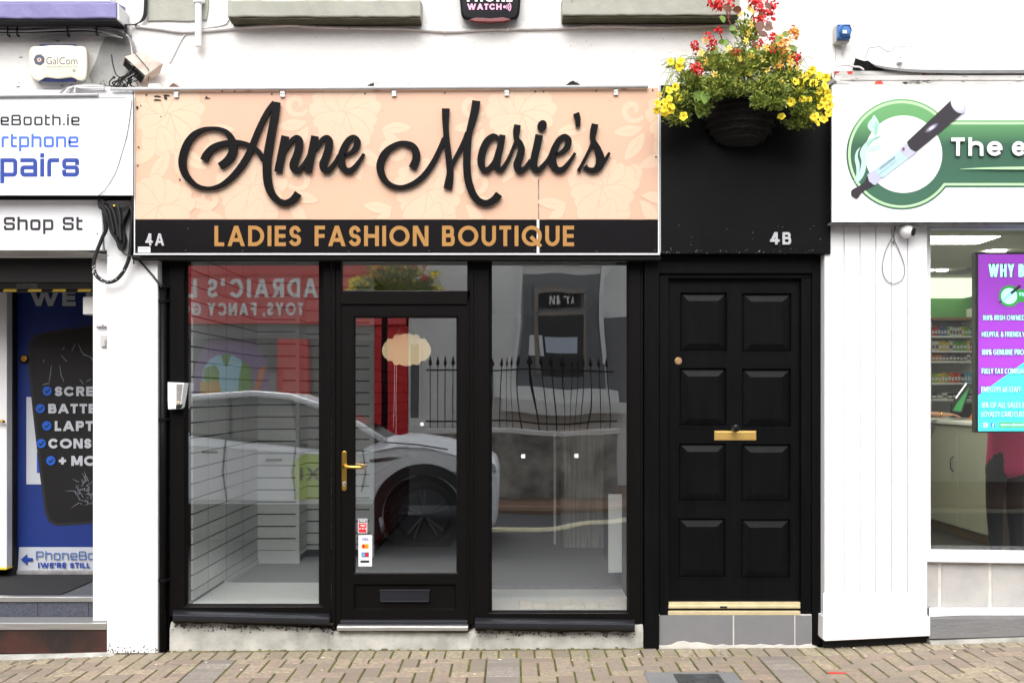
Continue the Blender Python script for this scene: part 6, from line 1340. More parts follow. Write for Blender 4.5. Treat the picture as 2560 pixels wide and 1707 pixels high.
# advertising screen
YS2 = .55
tv = thing('advertising_screen', 'tall lit purple and cyan advertising screen inside the vape shop window', 'screen', P(2560, 860, YS2))
mb = MB(); mb.pb(2439, 630, 2800, 1081, YS2, YS2 + .06); mb.build('bezel', mat('black_bezel', srgb(16, 16, 20), .3), tv, bevel=.003)
em = 1.0
ys = [YS2 - .002]
def nz(): ys[0] -= .0006; return ys[0]
def em_mat(n, c, e_=.62): return mat(n, srgb(*c), .3, emit=e_)
mb = MB(); mb.pb(2446, 636, 2790, 1077, nz(), YS2); mb.build('purple_field', em_mat('screen_purple', (170, 58, 208), .5), tv)
mb = MB(); mb.pprism([(2446, 988), (2560, 906), (2790, 741), (2790, 1077), (2446, 1077)], nz(), YS2); mb.build('cyan_field', em_mat('screen_cyan', (72, 245, 255), .62), tv)
tw_ = em_mat('screen_white', (190, 252, 255), .7); tk_ = mat('screen_outline', srgb(16, 34, 40), .3)
def scr(text, x0, x1, b, c, t=.24):
    y1 = nz(); nz(); nz()
    mb = MB(); letters(mb, text, x0 - 1.1, x1 + 1.1, b + 1.4, c - 1.4, y1, .0004, t=t + .1, gap=.1, space=.3); o = mb.build('text_outline', tk_, tv)
    y2 = nz() - .001; nz(); nz()
    mb = MB(); letters(mb, text, x0, x1, b, c, y2, .0004, t=t, gap=.14, space=.34); mb.build('screen_text', tw_, tv)
scr('WHY B', *(2471, 2560), 692.5, 660, .22)
for txt, a, b, base, cap in (('100% IRISH OWNED', 2456.5, 2562, 800.5, 787.5), ('HELPFUL & FRIENDLY', 2454.5, 2562, 842, 829), ('100% GENUINE PRO', 2454, 2560, 887, 873), ('FULLY TAX COMPLIAN', 2454, 2567, 934, 920.5), ('EMPLOYS 60 STAFF', 2453.5, 2553, 980, 966), ('10% OF ALL SALES B', 2453.5, 2562, 1019, 1005), ('LOYALTY CARD CUST', 2453.5, 2561, 1041.5, 1028)): scr(txt, a, b, base, cap, .16)
mb = MB(); y_ = nz(); disc(mb, 2524, 740, 27, y_, .0004, n=36); mb.pb(2540, 723, 2800, 755, y_ - .0001, y_ + .0003); mb.build('mini_logo_green', em_mat('screen_green', (52, 170, 70), .45), tv)
mb = MB(); disc(mb, 2523, 740, 20, nz(), .0004, n=32); mb.build('mini_logo_white', tw_, tv)
mb = MB(); y_ = nz(); line_px(mb, [(2526, 735), (2551, 714)], 7, y_, .0003); line_px(mb, [(2498, 757), (2505, 752)], 4, y_, .0003); mb.build('mini_logo_pen', tk_, tv)
mb = MB(); line_px(mb, [(2505, 752), (2528, 734)], 5, nz(), .0003); mb.build('mini_logo_tank', em_mat('screen_aqua', (140, 236, 250)), tv)
mb = MB(); letters(mb, 'T', 2547, 2553.5, 740, 731, nz(), .0003, t=.24); letters(mb, 'h', 2555, 2560.5, 740, 731, ys[0], .0003, t=.24); mb.build('mini_logo_text', tw_, tv)
mb = MB(); ring_px(mb, 2464, 1062, 6, 1.8, nz(), .0003, n=4, a0=45, a1=405); ring_px(mb, 2464, 1062, 2.6, 1.4, ys[0], .0003, n=12); mb.build('social_icon', em_mat('screen_pinkred', (225, 120, 130), .5), tv)
mb = MB(); mb.pb(2476, 1056, 2488.5, 1068, nz(), ys[0] + .0004); ic = mb.build('social_icon', em_mat('screen_royal', (70, 120, 220), .5), tv)
mb = MB(); y_ = nz(); line_px(mb, [(2485.5, 1058), (2483.5, 1058.5), (2483, 1060.5), (2483, 1067.5)], 1.8, y_, .0003); line_px(mb, [(2480.5, 1062.5), (2485.5, 1062.5)], 1.6, y_ - .0002, .0003); mb.build('icon_letter', tw_, tv)
mb = MB(); mb.pb(2496, 1054, 2780, 1069.5, nz(), ys[0] + .0004); mb.build('web_bar', em_mat('screen_sage', (90, 170, 120), .45), tv)
mb = MB(); ftext(mb, 'www.theecig', 2501, 2566, 1064, 1057.5, nz(), bold=.02); mb.build('web_text', tw_, tv)
mb = MB(); mb.box(X(2620, .6) - .05, X(2620, .6) + .05, YS2 + .06, YS2 + .1, FV, Z(1081, .6)); mb.build('stand', M['dark'], tv)

# ---------------------------------------------------------------- people in the vape shop
skin = mat('skin', srgb(196, 146, 118), .55, var=.08)
def skinned(name, verts, edges, m, parent=None, root=0, sub=2):
    """verts: (x,y,z,r) ; one continuous skin surface"""
    root_o = parent
    off = OFF.get(root_o.name, Vector()) if root_o is not None else Vector()
    me = bpy.data.meshes.new(name); me.from_pydata([Vector(v[:3]) - off for v in verts], edges, [])
    me.materials.append(m); o = ob_link(name, me, parent)
    bm = bmesh.new(); bm.from_mesh(me); L = bm.verts.layers.skin.verify()
    bm.verts.ensure_lookup_table()
    for i, v in enumerate(bm.verts): v[L].radius = (verts[i][3], verts[i][3] if len(verts[i]) < 5 else verts[i][4]); v[L].use_root = (i == root)
    bm.to_mesh(me); bm.free()
    s = o.modifiers.new('skin', 'SKIN'); s.use_smooth_shade = True
    u = o.modifiers.new('sub', 'SUBSURF'); u.levels = sub; u.render_levels = sub
    return o
def person(ox, oy, oz, face, H, label, top_m, leg_m, hair_m, arm_r=None, arm_l=None):
    """standing figure, facing angle `face` (0 = towards +y); arm targets are world points for hand roots"""
    t = thing('person', label, 'person', (ox, oy, oz))
    s = H / 1.75; cf, sf_ = math.cos(face), math.sin(face)
    def W(x, y, z): return (ox + (x * cf - y * sf_) * s, oy + (x * sf_ + y * cf) * s, oz + z * s)
    V, E_ = [], []
    def add(p, r, link=None, ry=None):
        V.append(tuple(p) + ((r * s, (ry or r) * s))); i = len(V) - 1
        if link is not None: E_.append((link, i))
        return i
    pel = add(W(0, 0, .95), .145, None, .105); waist = add(W(0, 0, 1.10), .125, pel, .09); chest = add(W(0, .0, 1.30), .15, waist, .10); sho = add(W(0, -.01, 1.42), .10, chest, .08); neck = add(W(0, 0, 1.50), .052, sho); hd = add(W(0, .02, 1.60), .082, neck, .095); crown = add(W(0, .0, 1.69), .07, hd, .085)
    add(W(0, .115, 1.59), .016, hd)
    arms = []
    for sx, tgt in ((-1, arm_l), (1, arm_r)):
        a = add(W(sx * .17, 0, 1.41), .055, sho)
        if tgt is None:
            e_ = add(W(sx * .23, -.02, 1.13), .042, a); h = add(W(sx * .24, .05, .88), .03, e_); hp = W(sx * .24, .06, .86); hd_dir = Vector((0, 0, -1))
        else:
            tg_ = Vector(tgt); st = Vector(W(sx * .17, 0, 1.41)); mid = (st + tg_) / 2 + Vector((0, 0, -.10)); e_ = add(mid, .042, a); h = add(tg_, .028, e_); hp = tgt; hd_dir = (tg_ - mid).normalized()
        side = hd_dir.cross(Vector((0, 0, 1)));
        if side.length < .1: side = Vector((0, 1, 0))
        side.normalize(); upv = side.cross(hd_dir)
        pm_ = add(Vector(hp) + hd_dir * .05, .034, h, .018); kn = add(Vector(hp) + hd_dir * .085, .036, pm_, .016)
        for f_, L_ in ((-.030, .065), (-.010, .078), (.011, .074), (.030, .058)):
            b0 = Vector(hp) + hd_dir * .095 + side * f_
            k1 = add(b0, .0085, kn); k2 = add(b0 + hd_dir * L_ * .5 + upv * -.008, .0078, k1); add(b0 + hd_dir * L_ * .95 + upv * -.03, .0065, k2)
        b0 = Vector(hp) + hd_dir * .03 + side * -.045
        k1 = add(b0, .011, pm_); add(b0 + hd_dir * .045 + side * -.012, .0085, k1)
        arms.append((a, e_, h))
    legs = []
    for sx in (-1, 1):
        hp_ = add(W(sx * .09, 0, .88), .085, pel); k = add(W(sx * .10, .02, .50), .058, hp_); an = add(W(sx * .105, -.01, .09), .036, k); add(W(sx * .11, .12, .035), .035, an); legs.append((hp_, k, an))
    body = skinned('body', V, E_, skin, t)
    J = [V[pel], V[waist], V[chest], V[sho]]; je = [(0, 1), (1, 2), (2, 3)]
    jv = [(v[0], v[1], v[2] - (.21 if i == 0 else 0), v[3] * 1.14 + (.03 if i == 0 else .012), v[4] * 1.16 + .014) for i, v in enumerate(J)]
    for a, e_, h in arms:
        b = len(jv)
        jv += [tuple(V[a][:3]) + (V[a][3] + .016,), tuple(V[e_][:3]) + (V[e_][3] + .016,)]
        pp = Vector(V[e_][:3]).lerp(Vector(V[h][:3]), .55); jv.append(tuple(pp) + (.046,)); je += [(3, b), (b, b + 1), (b + 1, b + 2)]
    skinned('jacket', jv, je, top_m, t)
    lv = [(V[pel][0], V[pel][1], V[pel][2] - .03, V[pel][3] * .95, V[pel][4] * .95), (V[waist][0], V[waist][1], V[waist][2] - .03, V[waist][3] * .9, V[waist][4] * .9)]; le = [(0, 1)]
    for hp_, k, an in legs:
        b = len(lv); lv += [tuple(V[q_][:3]) + (V[q_][3] + (.014 if q_ == hp_ else .014),) for q_ in (hp_, k, an)]; le += [(0, b), (b, b + 1), (b + 1, b + 2)]
    skinned('trousers', lv, le, leg_m, t)
    mb = MB(); c = Vector(W(0, -.015, 1.65)); mb.ball(c, (.098 * s, .108 * s, .10 * s), 16, 10)
    mb.build('hair', hair_m, t, smooth=True)
    mb = MB()
    for sx in (-1, 1): mb.ball(W(sx * .034, .098, 1.61), .011 * s, 8, 6)
    mb.ball(W(0, .098, 1.545), (.022 * s, .008 * s, .006 * s), 8, 4); mb.build('face_features', M['dark'], t, smooth=True)
    mb = MB()
    for sx in (-1, 1): mb.lathe(W(sx * .11, -.06, .0), [(.045 * s, 0), (.05 * s, .03 * s), (.042 * s, .085 * s)], 'z', 12); mb.ball(W(sx * .11, .07, .035), (.045 * s, .11 * s, .04 * s), 10, 6)
    mb.build('shoes', M['dark'], t, smooth=True)
    return t
hx, hy, hz = X(2358, 4.2), 4.2, Z(1036, 4.2)
person(3.72, 4.35, FV, -PI / 2, 1.72, 'person in a dark top reaching a bare braceleted hand to the till on the counter', mat('dark_top_fabric', srgb(52, 46, 60), .85), M['rubber'], mat('dark_hair', srgb(40, 30, 26), .7), arm_l=(hx, hy, hz))
br = MB(); br.lathe((hx - .03, hy, hz), [(.034, -.004), (.036, 0), (.034, .004)], 'x', 20); tag(br.build('bracelet', M['brass']), 'thin gold bracelet on the wrist reaching to the till', 'bracelet')
person(X(2530, 1.9), 2.0, FV, 0.25, 1.66, 'person in a pink jacket and dark trousers standing behind the advertising screen', mat('pink_jacket_fabric', srgb(196, 44, 96), .85, var=.1), mat('black_trousers', srgb(26, 26, 30), .9), mat('brown_hair', srgb(74, 50, 36), .7), arm_r=(X(2530, 1.9) + .16, 2.30, 1.42), arm_l=(X(2530, 1.9) + .04, 2.32, 1.42))
mb = MB(); mb.pprism([(2492, 1180), (2545, 1180), (2545, 1400), (2492, 1400)], 3.3, 3.32); tag(mb.build('white_board', M['board']), 'white board standing on the vape shop floor behind the person in pink', 'board')
# ================================================================ HANGING FLOWER BASKET
YH = -.34
hb_ = thing('hanging_basket', 'black half bowl wall basket overflowing with yellow, red and orange flowers', 'flower basket', P(1860, 300, -.2))
coir = mat('black_coir', srgb(42, 39, 39), .95, var=.5, vscale=40, spots=.2, sscale=70, scol=srgb(92, 84, 78), bump=1.0, bscale=70)
mb = MB(); cx, cz0 = X(1858, -.2), Z(366, -.12)
prof = [(.02, 0), (.075, .004), (.115, .014), (.165, .05), (.203, .105), (.222, .165), (.232, .225), (.236, .28), (.236, .31)]
rings = []; rr = random.Random(9); N = 40
pp = catmull([(a, b, 0) for a, b in prof], 5)
for q in pp:
    ring = []
    rb = .95 + .02 * math.sin(q.y / .30 * 2 * PI * 8)
    for k in range(N + 1):
        a = PI + PI * k / N; r_ = q.x * rb * (1 + rr.uniform(-.01, .01)); ring.append((cx + r_ * math.cos(a) * .98, -.105 + r_ * math.sin(a) * 1.12, cz0 + q.y))
    ring += [(cx + q.x * .5, -.103, cz0 + q.y), (cx - q.x * .5, -.103, cz0 + q.y)]
    rings.append(ring)
mb.loft(rings, 0, True, True); mb.build('coir_bowl', coir, hb_, smooth=True)
mb = MB()
for k in range(7):
    z_ = cz0 + .03 + k * .042; r_ = [p.x for p in pp if p.y >= z_ - cz0][0] * .975
    mb.tube([(cx + r_ * math.cos(PI + PI * i / 16) * .98, -.105 + r_ * math.sin(PI + PI * i / 16) * 1.12, z_ + rr.uniform(-.004, .004)) for i in range(17)], .0075, 7)
mb.build('rib_wire', coir, hb_, smooth=True)
# foliage
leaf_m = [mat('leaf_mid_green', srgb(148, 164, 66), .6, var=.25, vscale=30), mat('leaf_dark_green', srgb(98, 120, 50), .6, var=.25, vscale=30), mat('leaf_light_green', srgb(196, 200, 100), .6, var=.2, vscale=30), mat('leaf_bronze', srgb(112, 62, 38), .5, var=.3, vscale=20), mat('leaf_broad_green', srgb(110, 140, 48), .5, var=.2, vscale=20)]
def zf(a, b): return (1600 + a / 3.92, b / 3.92)
clumps = [  # zoom px centre, radii, depth centre, depth radius, count, light share
 ((1000, 640), (330, 190), -.36, .22, 2300), ((700, 620), (170, 120), -.34, .16, 620), ((1060, 330), (130, 190), -.30, .12, 560), ((1330, 560), (230, 150), -.36, .18, 900), ((560, 820), (200, 100), -.36, .15, 720),
 ((400, 980), (170, 110), -.36, .14, 760), ((380, 1150), (130, 90), -.33, .12, 520), ((1500, 930), (210, 130), -.38, .16, 1100), ((1620, 1080), (170, 130), -.38, .15, 880), ((1560, 1210), (170, 70), -.34, .12, 480), ((1640, 820), (140, 120), -.36, .13, 460), ((1250, 830), (190, 130), -.46, .10, 700), ((1180, 1000), (100, 85), -.56, .05, 420), ((1330, 1010), (110, 90), -.52, .08, 420), ((720, 900), (130, 90), -.46, .1, 420), ((1440, 760), (200, 130), -.38, .16, 620), ((1700, 860), (120, 150), -.38, .1, 420), ((620, 1050), (90, 120), -.40, .1, 320), ((330, 640), (110, 60), -.30, .07, 120), ((480, 740), (110, 60), -.32, .1, 160), ((960, 880), (330, 80), -.40, .18, 900), ((1330, 900), (160, 120), -.5, .1, 600), ((820, 800), (200, 90), -.46, .1, 460), ((1720, 950), (110, 180), -.38, .1, 420)]
rl = random.Random(77)
fol = MB()
def leaf(mb, q, d, L, Wd, m):
    d = d.normalized(); s = d.cross(Vector((rl.uniform(-1, 1), rl.uniform(-1, 1), rl.uniform(-1, 1))))
    if s.length < 1e-3: return
    s.normalize(); n = s.cross(d)
    mb.add([q, q + d * L * .45 + s * Wd * .5 + n * L * .06, q + d * L - n * L * .1, q + d * L * .45 - s * Wd * .5 + n * L * .06], [(0, 1, 2, 3)], m)
for (c, r_, yc_, ry_, n) in clumps:
    for k in range(int(n * 1.1)):
        while True:
            v = Vector((rl.uniform(-1, 1), rl.uniform(-1, 1), rl.uniform(-1, 1)))
            if v.length < 1: break
        v *= (.5 + .45 * rl.random() + (.3 * rl.random() if rl.random() < .22 else 0))
        px_, py_ = zf(c[0] + v.x * r_[0], c[1] + v.z * r_[1]); y_ = yc_ + v.y * ry_
        q = P(px_, py_, y_)
        d = Vector((v.x * .8 + rl.uniform(-.7, .7), v.y - .2 + rl.uniform(-.6, .6), rl.uniform(-.5, .9)))
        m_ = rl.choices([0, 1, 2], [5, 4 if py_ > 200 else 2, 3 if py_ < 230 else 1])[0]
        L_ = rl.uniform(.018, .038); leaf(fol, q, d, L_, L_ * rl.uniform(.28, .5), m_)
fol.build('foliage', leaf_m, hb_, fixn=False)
# stems
mb = MB()
for k in range(60):
    a = rl.uniform(-1, 1); st = Vector((cx + a * .15, -.3, cz0 + .3)); en = P(*zf(960 + a * 560 + rl.uniform(-60, 60), rl.uniform(300, 900) + abs(a) * 200), -.34 + rl.uniform(-.12, .08)); mid = (st + en) / 2 + Vector((0, 0, .07)); mb.tube(catmull([st, mid, en], 5), .0018, 5)
for k in range(34):
    sgn = rl.choice((-1, 1)); b0 = zf(960 + sgn * rl.uniform(300, 600), rl.uniform(560, 820)); e0 = zf(960 + sgn * rl.uniform(520, 790), rl.uniform(560, 1100)); mb.tube(catmull([P(*b0, -.36), P((b0[0] + e0[0]) / 2, min(b0[1], e0[1]) - 4, -.4), P(*e0, -.38)], 5), .0016, 5)
mb.build('stems', leaf_m[0], hb_)
mb = MB()
for pts in ([(910, 290), (870, 200), (850, 120), (830, 100)], [(870, 200), (885, 90)], [(1105, 470), (1130, 350), (1150, 260), (1170, 130)], [(1150, 270), (1110, 180), (1130, 60)], [(1165, 160), (1240, 110)], [(800, 380), (780, 320)]):
    mb.tube(catmull([P(*zf(a, b), -.30) for a, b in pts], 5), .0042, 6)
mb.build('red_stems', mat('red_begonia_stem', srgb(120, 48, 40), .5), hb_, smooth=True)
# broad leaves
for (a, b, ang, L_, m_) in ((905, 105, 200, 110, 3), (1000, 95, 175, 100, 3), (800, 150, 80, 90, 4), (1185, 205, 100, 120, 3), (1210, 270, 10, 95, 3), (1240, 210, 60, 90, 3), (1200, 110, 110, 90, 3), (1230, 30, 50, 80, 3), (1160, 320, 20, 100, 3), (1120, 400, 80, 90, 3), (940, 260, 150, 80, 4), (960, 330, 200, 90, 4), (1310, 380, 10, 110, 4), (1390, 350, 340, 90, 4), (1480, 440, 60, 90, 4), (760, 460, 130, 100, 4), (880, 420, 180, 100, 4), (850, 560, 90, 120, 4), (800, 690, 80, 110, 4), (650, 880, 100, 150, 4), (590, 880, 110, 140, 4), (905, 850, 85, 120, 4), (950, 860, 70, 90, 4), (520, 920, 95, 110, 3), (850, 640, 200, 90, 4), (980, 560, 90, 90, 3), (610, 990, 100, 170, 4), (1060, 500, 10, 100, 4), (830, 400, 160, 70, 4)):
    mb = MB(); aa = math.radians(ang); d = Vector((math.cos(aa), rl.uniform(-.4, .1), -math.sin(aa))); q = P(*zf(a, b), -.40 + rl.uniform(-.1, .06)); L2 = L_ / 3.92 * 6.1 / FPX
    s = d.cross(Vector((rl.uniform(-.3, .3), -1, rl.uniform(-.3, .3)))).normalized(); n = s.cross(d).normalized()
    pts = [(0, 0), (.18, .34), (.45, .46), (.75, .3), (1.0, 0)]
    vs = [q + d * L2 * t + s * L2 * w_ * .8 + n * (.12 * L2 * (w_ - .4)) for t, w_ in pts]; vs2 = [q + d * L2 * t - s * L2 * w_ * .8 + n * (.12 * L2 * (w_ - .4)) for t, w_ in pts[1:-1]]; mid = [q + d * L2 * t - n * .04 * L2 for t, w_ in pts[1:-1]]
    allv = vs + vs2 + mid
    mb.add(allv, [(0, 1, 8), (1, 2, 9, 8), (2, 3, 10, 9), (3, 4, 10), (0, 8, 5), (8, 9, 6, 5), (9, 10, 7, 6), (10, 4, 7)], 0)
    mb.build('broad_leaf', leaf_m[m_], hb_, smooth=True)
# flowers
def fl_mat(n, c, c2): return mat(n, srgb(*c), .55, col2=srgb(*c2), vscale=60)
yel = fl_mat('yellow_petal', (250, 232, 60), (246, 218, 40)); yel2 = mat('deep_yellow_throat', srgb(226, 176, 30), .6); star = fl_mat('star_petal', (252, 226, 110), (248, 200, 80)); mar = mat('maroon_petal', srgb(130, 26, 34), .6); red = fl_mat('red_petal', (222, 28, 34), (200, 16, 26)); cor = fl_mat('coral_red_petal', (236, 62, 62), (224, 40, 48)); ora = fl_mat('orange_petal', (246, 182, 84), (244, 160, 76))
def flower_mesh(kind, seed):
    r = random.Random(seed); mb = MB()
    if kind == 'petunia':
        N = 25; rings = []
        for t, rad, h in ((0, .12, .3), (.3, .3, .12), (.7, .75, -.02), (1, 1.0, .0)):
            rings.append([(rad * (1 + (.09 * math.cos(5 * 2 * PI * k / N) if rad > .6 else 0)) * math.cos(2 * PI * k / N), h + (.06 * math.sin(5 * 2 * PI * k / N + 1) if rad > .6 else 0), rad * (1 + (.09 * math.cos(5 * 2 * PI * k / N) if rad > .6 else 0)) * math.sin(2 * PI * k / N)) for k in range(N)])
        mb.loft(rings[:2], 1, True, False); mb.loft(rings[1:], 0, False, False); mats = [yel, yel2]
    elif kind == 'star':
        for k in range(5):
            a = 2 * PI * k / 5 + .3; ca, sa = math.cos(a), math.sin(a)
            def f(u, v, h=0): return (u * ca - v * sa, h, u * sa + v * ca)
            mb.add([f(.05, 0), f(.5, .27, -.05), f(1, .1, -.02), f(1, -.1, -.02), f(.5, -.27, -.05)], [(0, 1, 2, 3, 4)], 0)
            a += PI / 5; ca, sa = math.cos(a), math.sin(a)
            if seed % 2: mb.add([f(.1, 0, .02), f(.5, .2, .02), f(.85, 0, .03), f(.5, -.2, .02)], [(0, 1, 2, 3)], 1)
        mb.ball((0, -.05, 0), .13, 6, 4, 2); mats = [star, mar, yel2]
    else:
        for k in range(26):
            v = Vector((r.gauss(0, 1), r.gauss(0, .8) - .3, r.gauss(0, 1))).normalized(); c = v * r.uniform(.25, .75)
            s = v.cross(Vector((r.uniform(-1, 1), r.uniform(-1, 1), r.uniform(-1, 1)))).normalized(); u = (v.cross(s) + v * .5).normalized(); w_ = r.uniform(.3, .5)
            mb.add([c, c + s * w_ * .6 + u * w_ * .5, c + u * w_ * 1.1 + s * w_ * .25, c + u * w_ * 1.1 - s * w_ * .25, c - s * w_ * .6 + u * w_ * .5], [(0, 1, 2, 3, 4)], 0)
        mats = [{'red': red, 'coral': cor, 'orange': ora}[kind]]
    me = bpy.data.meshes.new(kind); me.from_pydata([tuple(Vector(v)) for v in mb.v], [], mb.f)
    for m_ in mats: me.materials.append(m_)
    me.polygons.foreach_set('material_index', mb.m); me.update(); return me
FM = {k: [flower_mesh(k, s) for s in range(3)] for k in ('petunia', 'star', 'red', 'coral', 'orange')}
pet = [(302, 605), (397, 597), (350, 855), (285, 885), (290, 965), (245, 1000), (370, 957), (175, 1015), (310, 1040), (165, 1085), (235, 1065), (300, 1075), (240, 1110), (425, 1140), (385, 660), (1690, 690), (1760, 730), (1735, 775), (1825, 765), (1815, 845), (1755, 895), (1750, 955), (1590, 975), (1650, 975), (1840, 920), (1810, 990), (1865, 1030), (1850, 1110), (1690, 1080), (1700, 1150), (1620, 1110), (1770, 1140), (1735, 1200), (1800, 1170), (1385, 1140), (1570, 840), (1525, 800), (1480, 1000), (1710, 1140), (1660, 720), (1790, 900), (1860, 950), (1700, 820), (1610, 760), (1830, 1060), (1760, 1040), (1560, 900)]
sta = [(640, 400), (1090, 245), (1065, 330), (1040, 400), (870, 475), (1095, 555), (1395, 555), (945, 800), (1070, 730), (1210, 580), (650, 605), (980, 580), (1210, 860), (1390, 820), (1640, 860), (1580, 745), (1300, 450), (1470, 390), (1370, 650), (1540, 670), (1460, 700), (985, 135), (1075, 80), (730, 730), (190, 930), (1240, 470), (1330, 640), (1100, 110), (1250, 690), (600, 520), (1480, 620), (1160, 470)]
redl = [(700, 390), (720, 430), (660, 345), (690, 460), (765, 305), (545, 675), (575, 700), (510, 665), (540, 490), (1290, 370), (1500, 520), (1540, 560), (1190, 420), (1205, 975), (560, 640), (530, 450), (1300, 500), (940, 510)]
corl = [(765, 45), (745, 75), (720, 25), (800, 60), (880, 45), (1140, 10), (1160, 70), (1290, 80), (1110, 10), (1200, 30), (1260, 110), (1310, 60), (1180, 95), (1090, 0), (1270, 165), (1520, 590), (1180, 200)]
oral = [(1400, 430), (1500, 320), (1480, 580), (1380, 640), (1540, 340), (1420, 480), (1360, 400), (1510, 300)]
nm = {'petunia': 'yellow_petunia', 'star': 'star_flower', 'red': 'red_begonia', 'coral': 'coral_begonia', 'orange': 'orange_begonia'}
for kind, lst, size in (('petunia', pet, 10.5), ('star', sta, 10.5), ('red', redl, 13), ('coral', corl, 17), ('orange', oral, 16)):
    for k, (a, b) in enumerate(lst):
        yq = -.47 + rl.uniform(-.05, .03) if 500 < a < 1500 and b > 350 else -.44 + rl.uniform(-.05, .05)
        if b < 200: yq = -.32 + rl.uniform(-.06, .03)
        q = P(*zf(a, b), yq) - OFF[hb_.name]
        o = ob_link(nm[kind], FM[kind][k % 3], hb_); o.location = q; s = size / FPX * 6.0 * rl.uniform(.85, 1.15); o.scale = (s, s, s)
        o.rotation_euler = (rl.uniform(-.55, .35), rl.uniform(0, 6.28), rl.uniform(-.7, .7)) if kind != 'petunia' else (rl.uniform(-.5, .4), rl.uniform(0, .8), rl.uniform(-.6, .6))
mb = MB(); mb.tube([(cx - .2, -.1, cz0 + .33), (cx - .22, -.09, cz0 + .3), (cx + .22, -.09, cz0 + .3)], .006, 6); mb.box(cx - .03, cx + .03, -.103, -.098, cz0 - .02, cz0 + .1); mb.build('wall_bracket', M['black'], hb_)
# ================================================================ THE OTHER SIDE OF THE STREET (seen mirrored in the glass)
def VX(px, zv): return (px - 1280) * zv / FPX
def VZ(py, zv): return CAM_H + (985 - py) * zv / FPX
ZO = 22.8; YO = -(ZO - 6.4)
def far_box(mb, a, b, c, d, zv, front=0.0, deep=.1, m=0):
    y1 = -(zv - 6.4) + front
    mb.box(VX(a, zv), VX(c, zv), y1 - deep, y1, VZ(d, zv), VZ(b, zv), m)
toy = thing('toy_shop', 'red fronted toy shop across the street with pale raised lettering', 'shop', (-5, YO, RZ))
redp = mat('red_shop_paint', srgb(222, 36, 44), .5, var=.08); oldred = mat('red_fascia', srgb(232, 84, 84), .55, var=.08)
rx1 = VX(1021, ZO)
mb = MB(); mb.box(-22, rx1, YO - 6, YO - .4, RZ, 8.5); mb.build('wall', mat('toy_shop_wall', srgb(190, 188, 184), .8, var=.1), toy)
mb = MB(); far_box(mb, -900, 650, 1016, 812, ZO, .25, .7); mb.build('fascia', oldred, toy, bevel=.03)
mb = MB(); far_box(mb, -900, 640, 1019, 652, ZO, .45, .9); far_box(mb, -900, 686, 1016, 693, ZO, .32, .7); mb.build('cornice', redp, toy, bevel=.02)
mb = MB(); far_box(mb, -900, 813, 840, 848, ZO, .1, .5); mb.build('shutter_box', mat('grey_shutter', srgb(120, 120, 122), .6), toy)
pale = mat('silver_letters', srgb(245, 245, 244), .4)
mb = MB(); letters(mb, "PADRAIC'S LTD", VX(840, ZO), VX(395, ZO), VZ(745, ZO), VZ(697, ZO), YO + .26, .05, t=.2, gap=.16, mirror=False, metres=True) if False else None
def far_letters(text, pxr, pxl, base, cap):
    mb = MB(); xa, xb = VX(pxr, ZO), VX(pxl, ZO); letters(mb, text, xa, xa + abs(xa - xb), VZ(base, ZO), VZ(cap, ZO), YO + .30, .05, t=.2, gap=.2, metres=True, mirror=True); mb.build('fascia_letters', pale, toy)
far_letters("PADRAIC'S LTD", 838, 400, 746, 699)
far_letters('TOYS, FANCY GOODS', 766, 375, 791, 759)
mb = MB(); far_box(mb, -900, 848, 692, 1160, ZO, -.2, .1); far_box(mb, 772, 848, 938, 1160, ZO, -.2, .1); mb.build('window_pane', mat('dark_far_glass', srgb(84, 84, 86), .2), toy)
mb = MB(); far_box(mb, 692, 848, 772, 1290, ZO, .1, .5); far_box(mb, 938, 812, 1020, 1290, ZO, .1, .5); mb.build('pilaster', redp, toy, bevel=.02)
mb = MB(); far_box(mb, -900, 1160, 692, 1290, ZO, .05, .4); mb.build('stall_riser', redp, toy)
gl_ = mat('globe_blue_print', srgb(176, 228, 246), .5); gr_ = mat('globe_green_print', srgb(122, 168, 84), .5); pu_ = mat('purple_print', srgb(150, 124, 172), .5); org = mat('orange_print', srgb(220, 130, 70), .5)
yw = YO - .19
def far_poly(pts, m, nme, off=0):
    mb = MB(); q = [(VX(a, ZO), VZ(b, ZO)) for a, b in pts]; mb.prism(q, yw + off, yw + off - .01); mb.build(nme, m, toy)
far_poly([(470, 985), (480, 900), (510, 850), (560, 835), (620, 850), (655, 900), (672, 985)], pu_, 'window_display', .0)
far_poly([(555 + 60 * math.cos(t * PI / 18), 945 + 60 * math.sin(t * PI / 18)) for t in range(36)], gl_, 'window_display', .004)
far_poly([(545, 886), (572, 886), (566, 905), (560, 920), (550, 905)], gr_, 'window_display', .008)
far_poly([(502, 920), (530, 912), (542, 930), (540, 958), (515, 962), (498, 945)], gr_, 'window_display', .008)
far_poly([(600, 900), (620, 920), (624, 965), (605, 985), (588, 978), (592, 935)], gr_, 'window_display', .008)
far_poly([(490, 955), (540, 952), (548, 990), (492, 990)], mat('yellow_print', srgb(226, 180, 70), .5), 'window_display', .012)
far_poly([(640, 920), (655, 915), (645, 960), (632, 990), (625, 985)], org, 'window_display', .012)
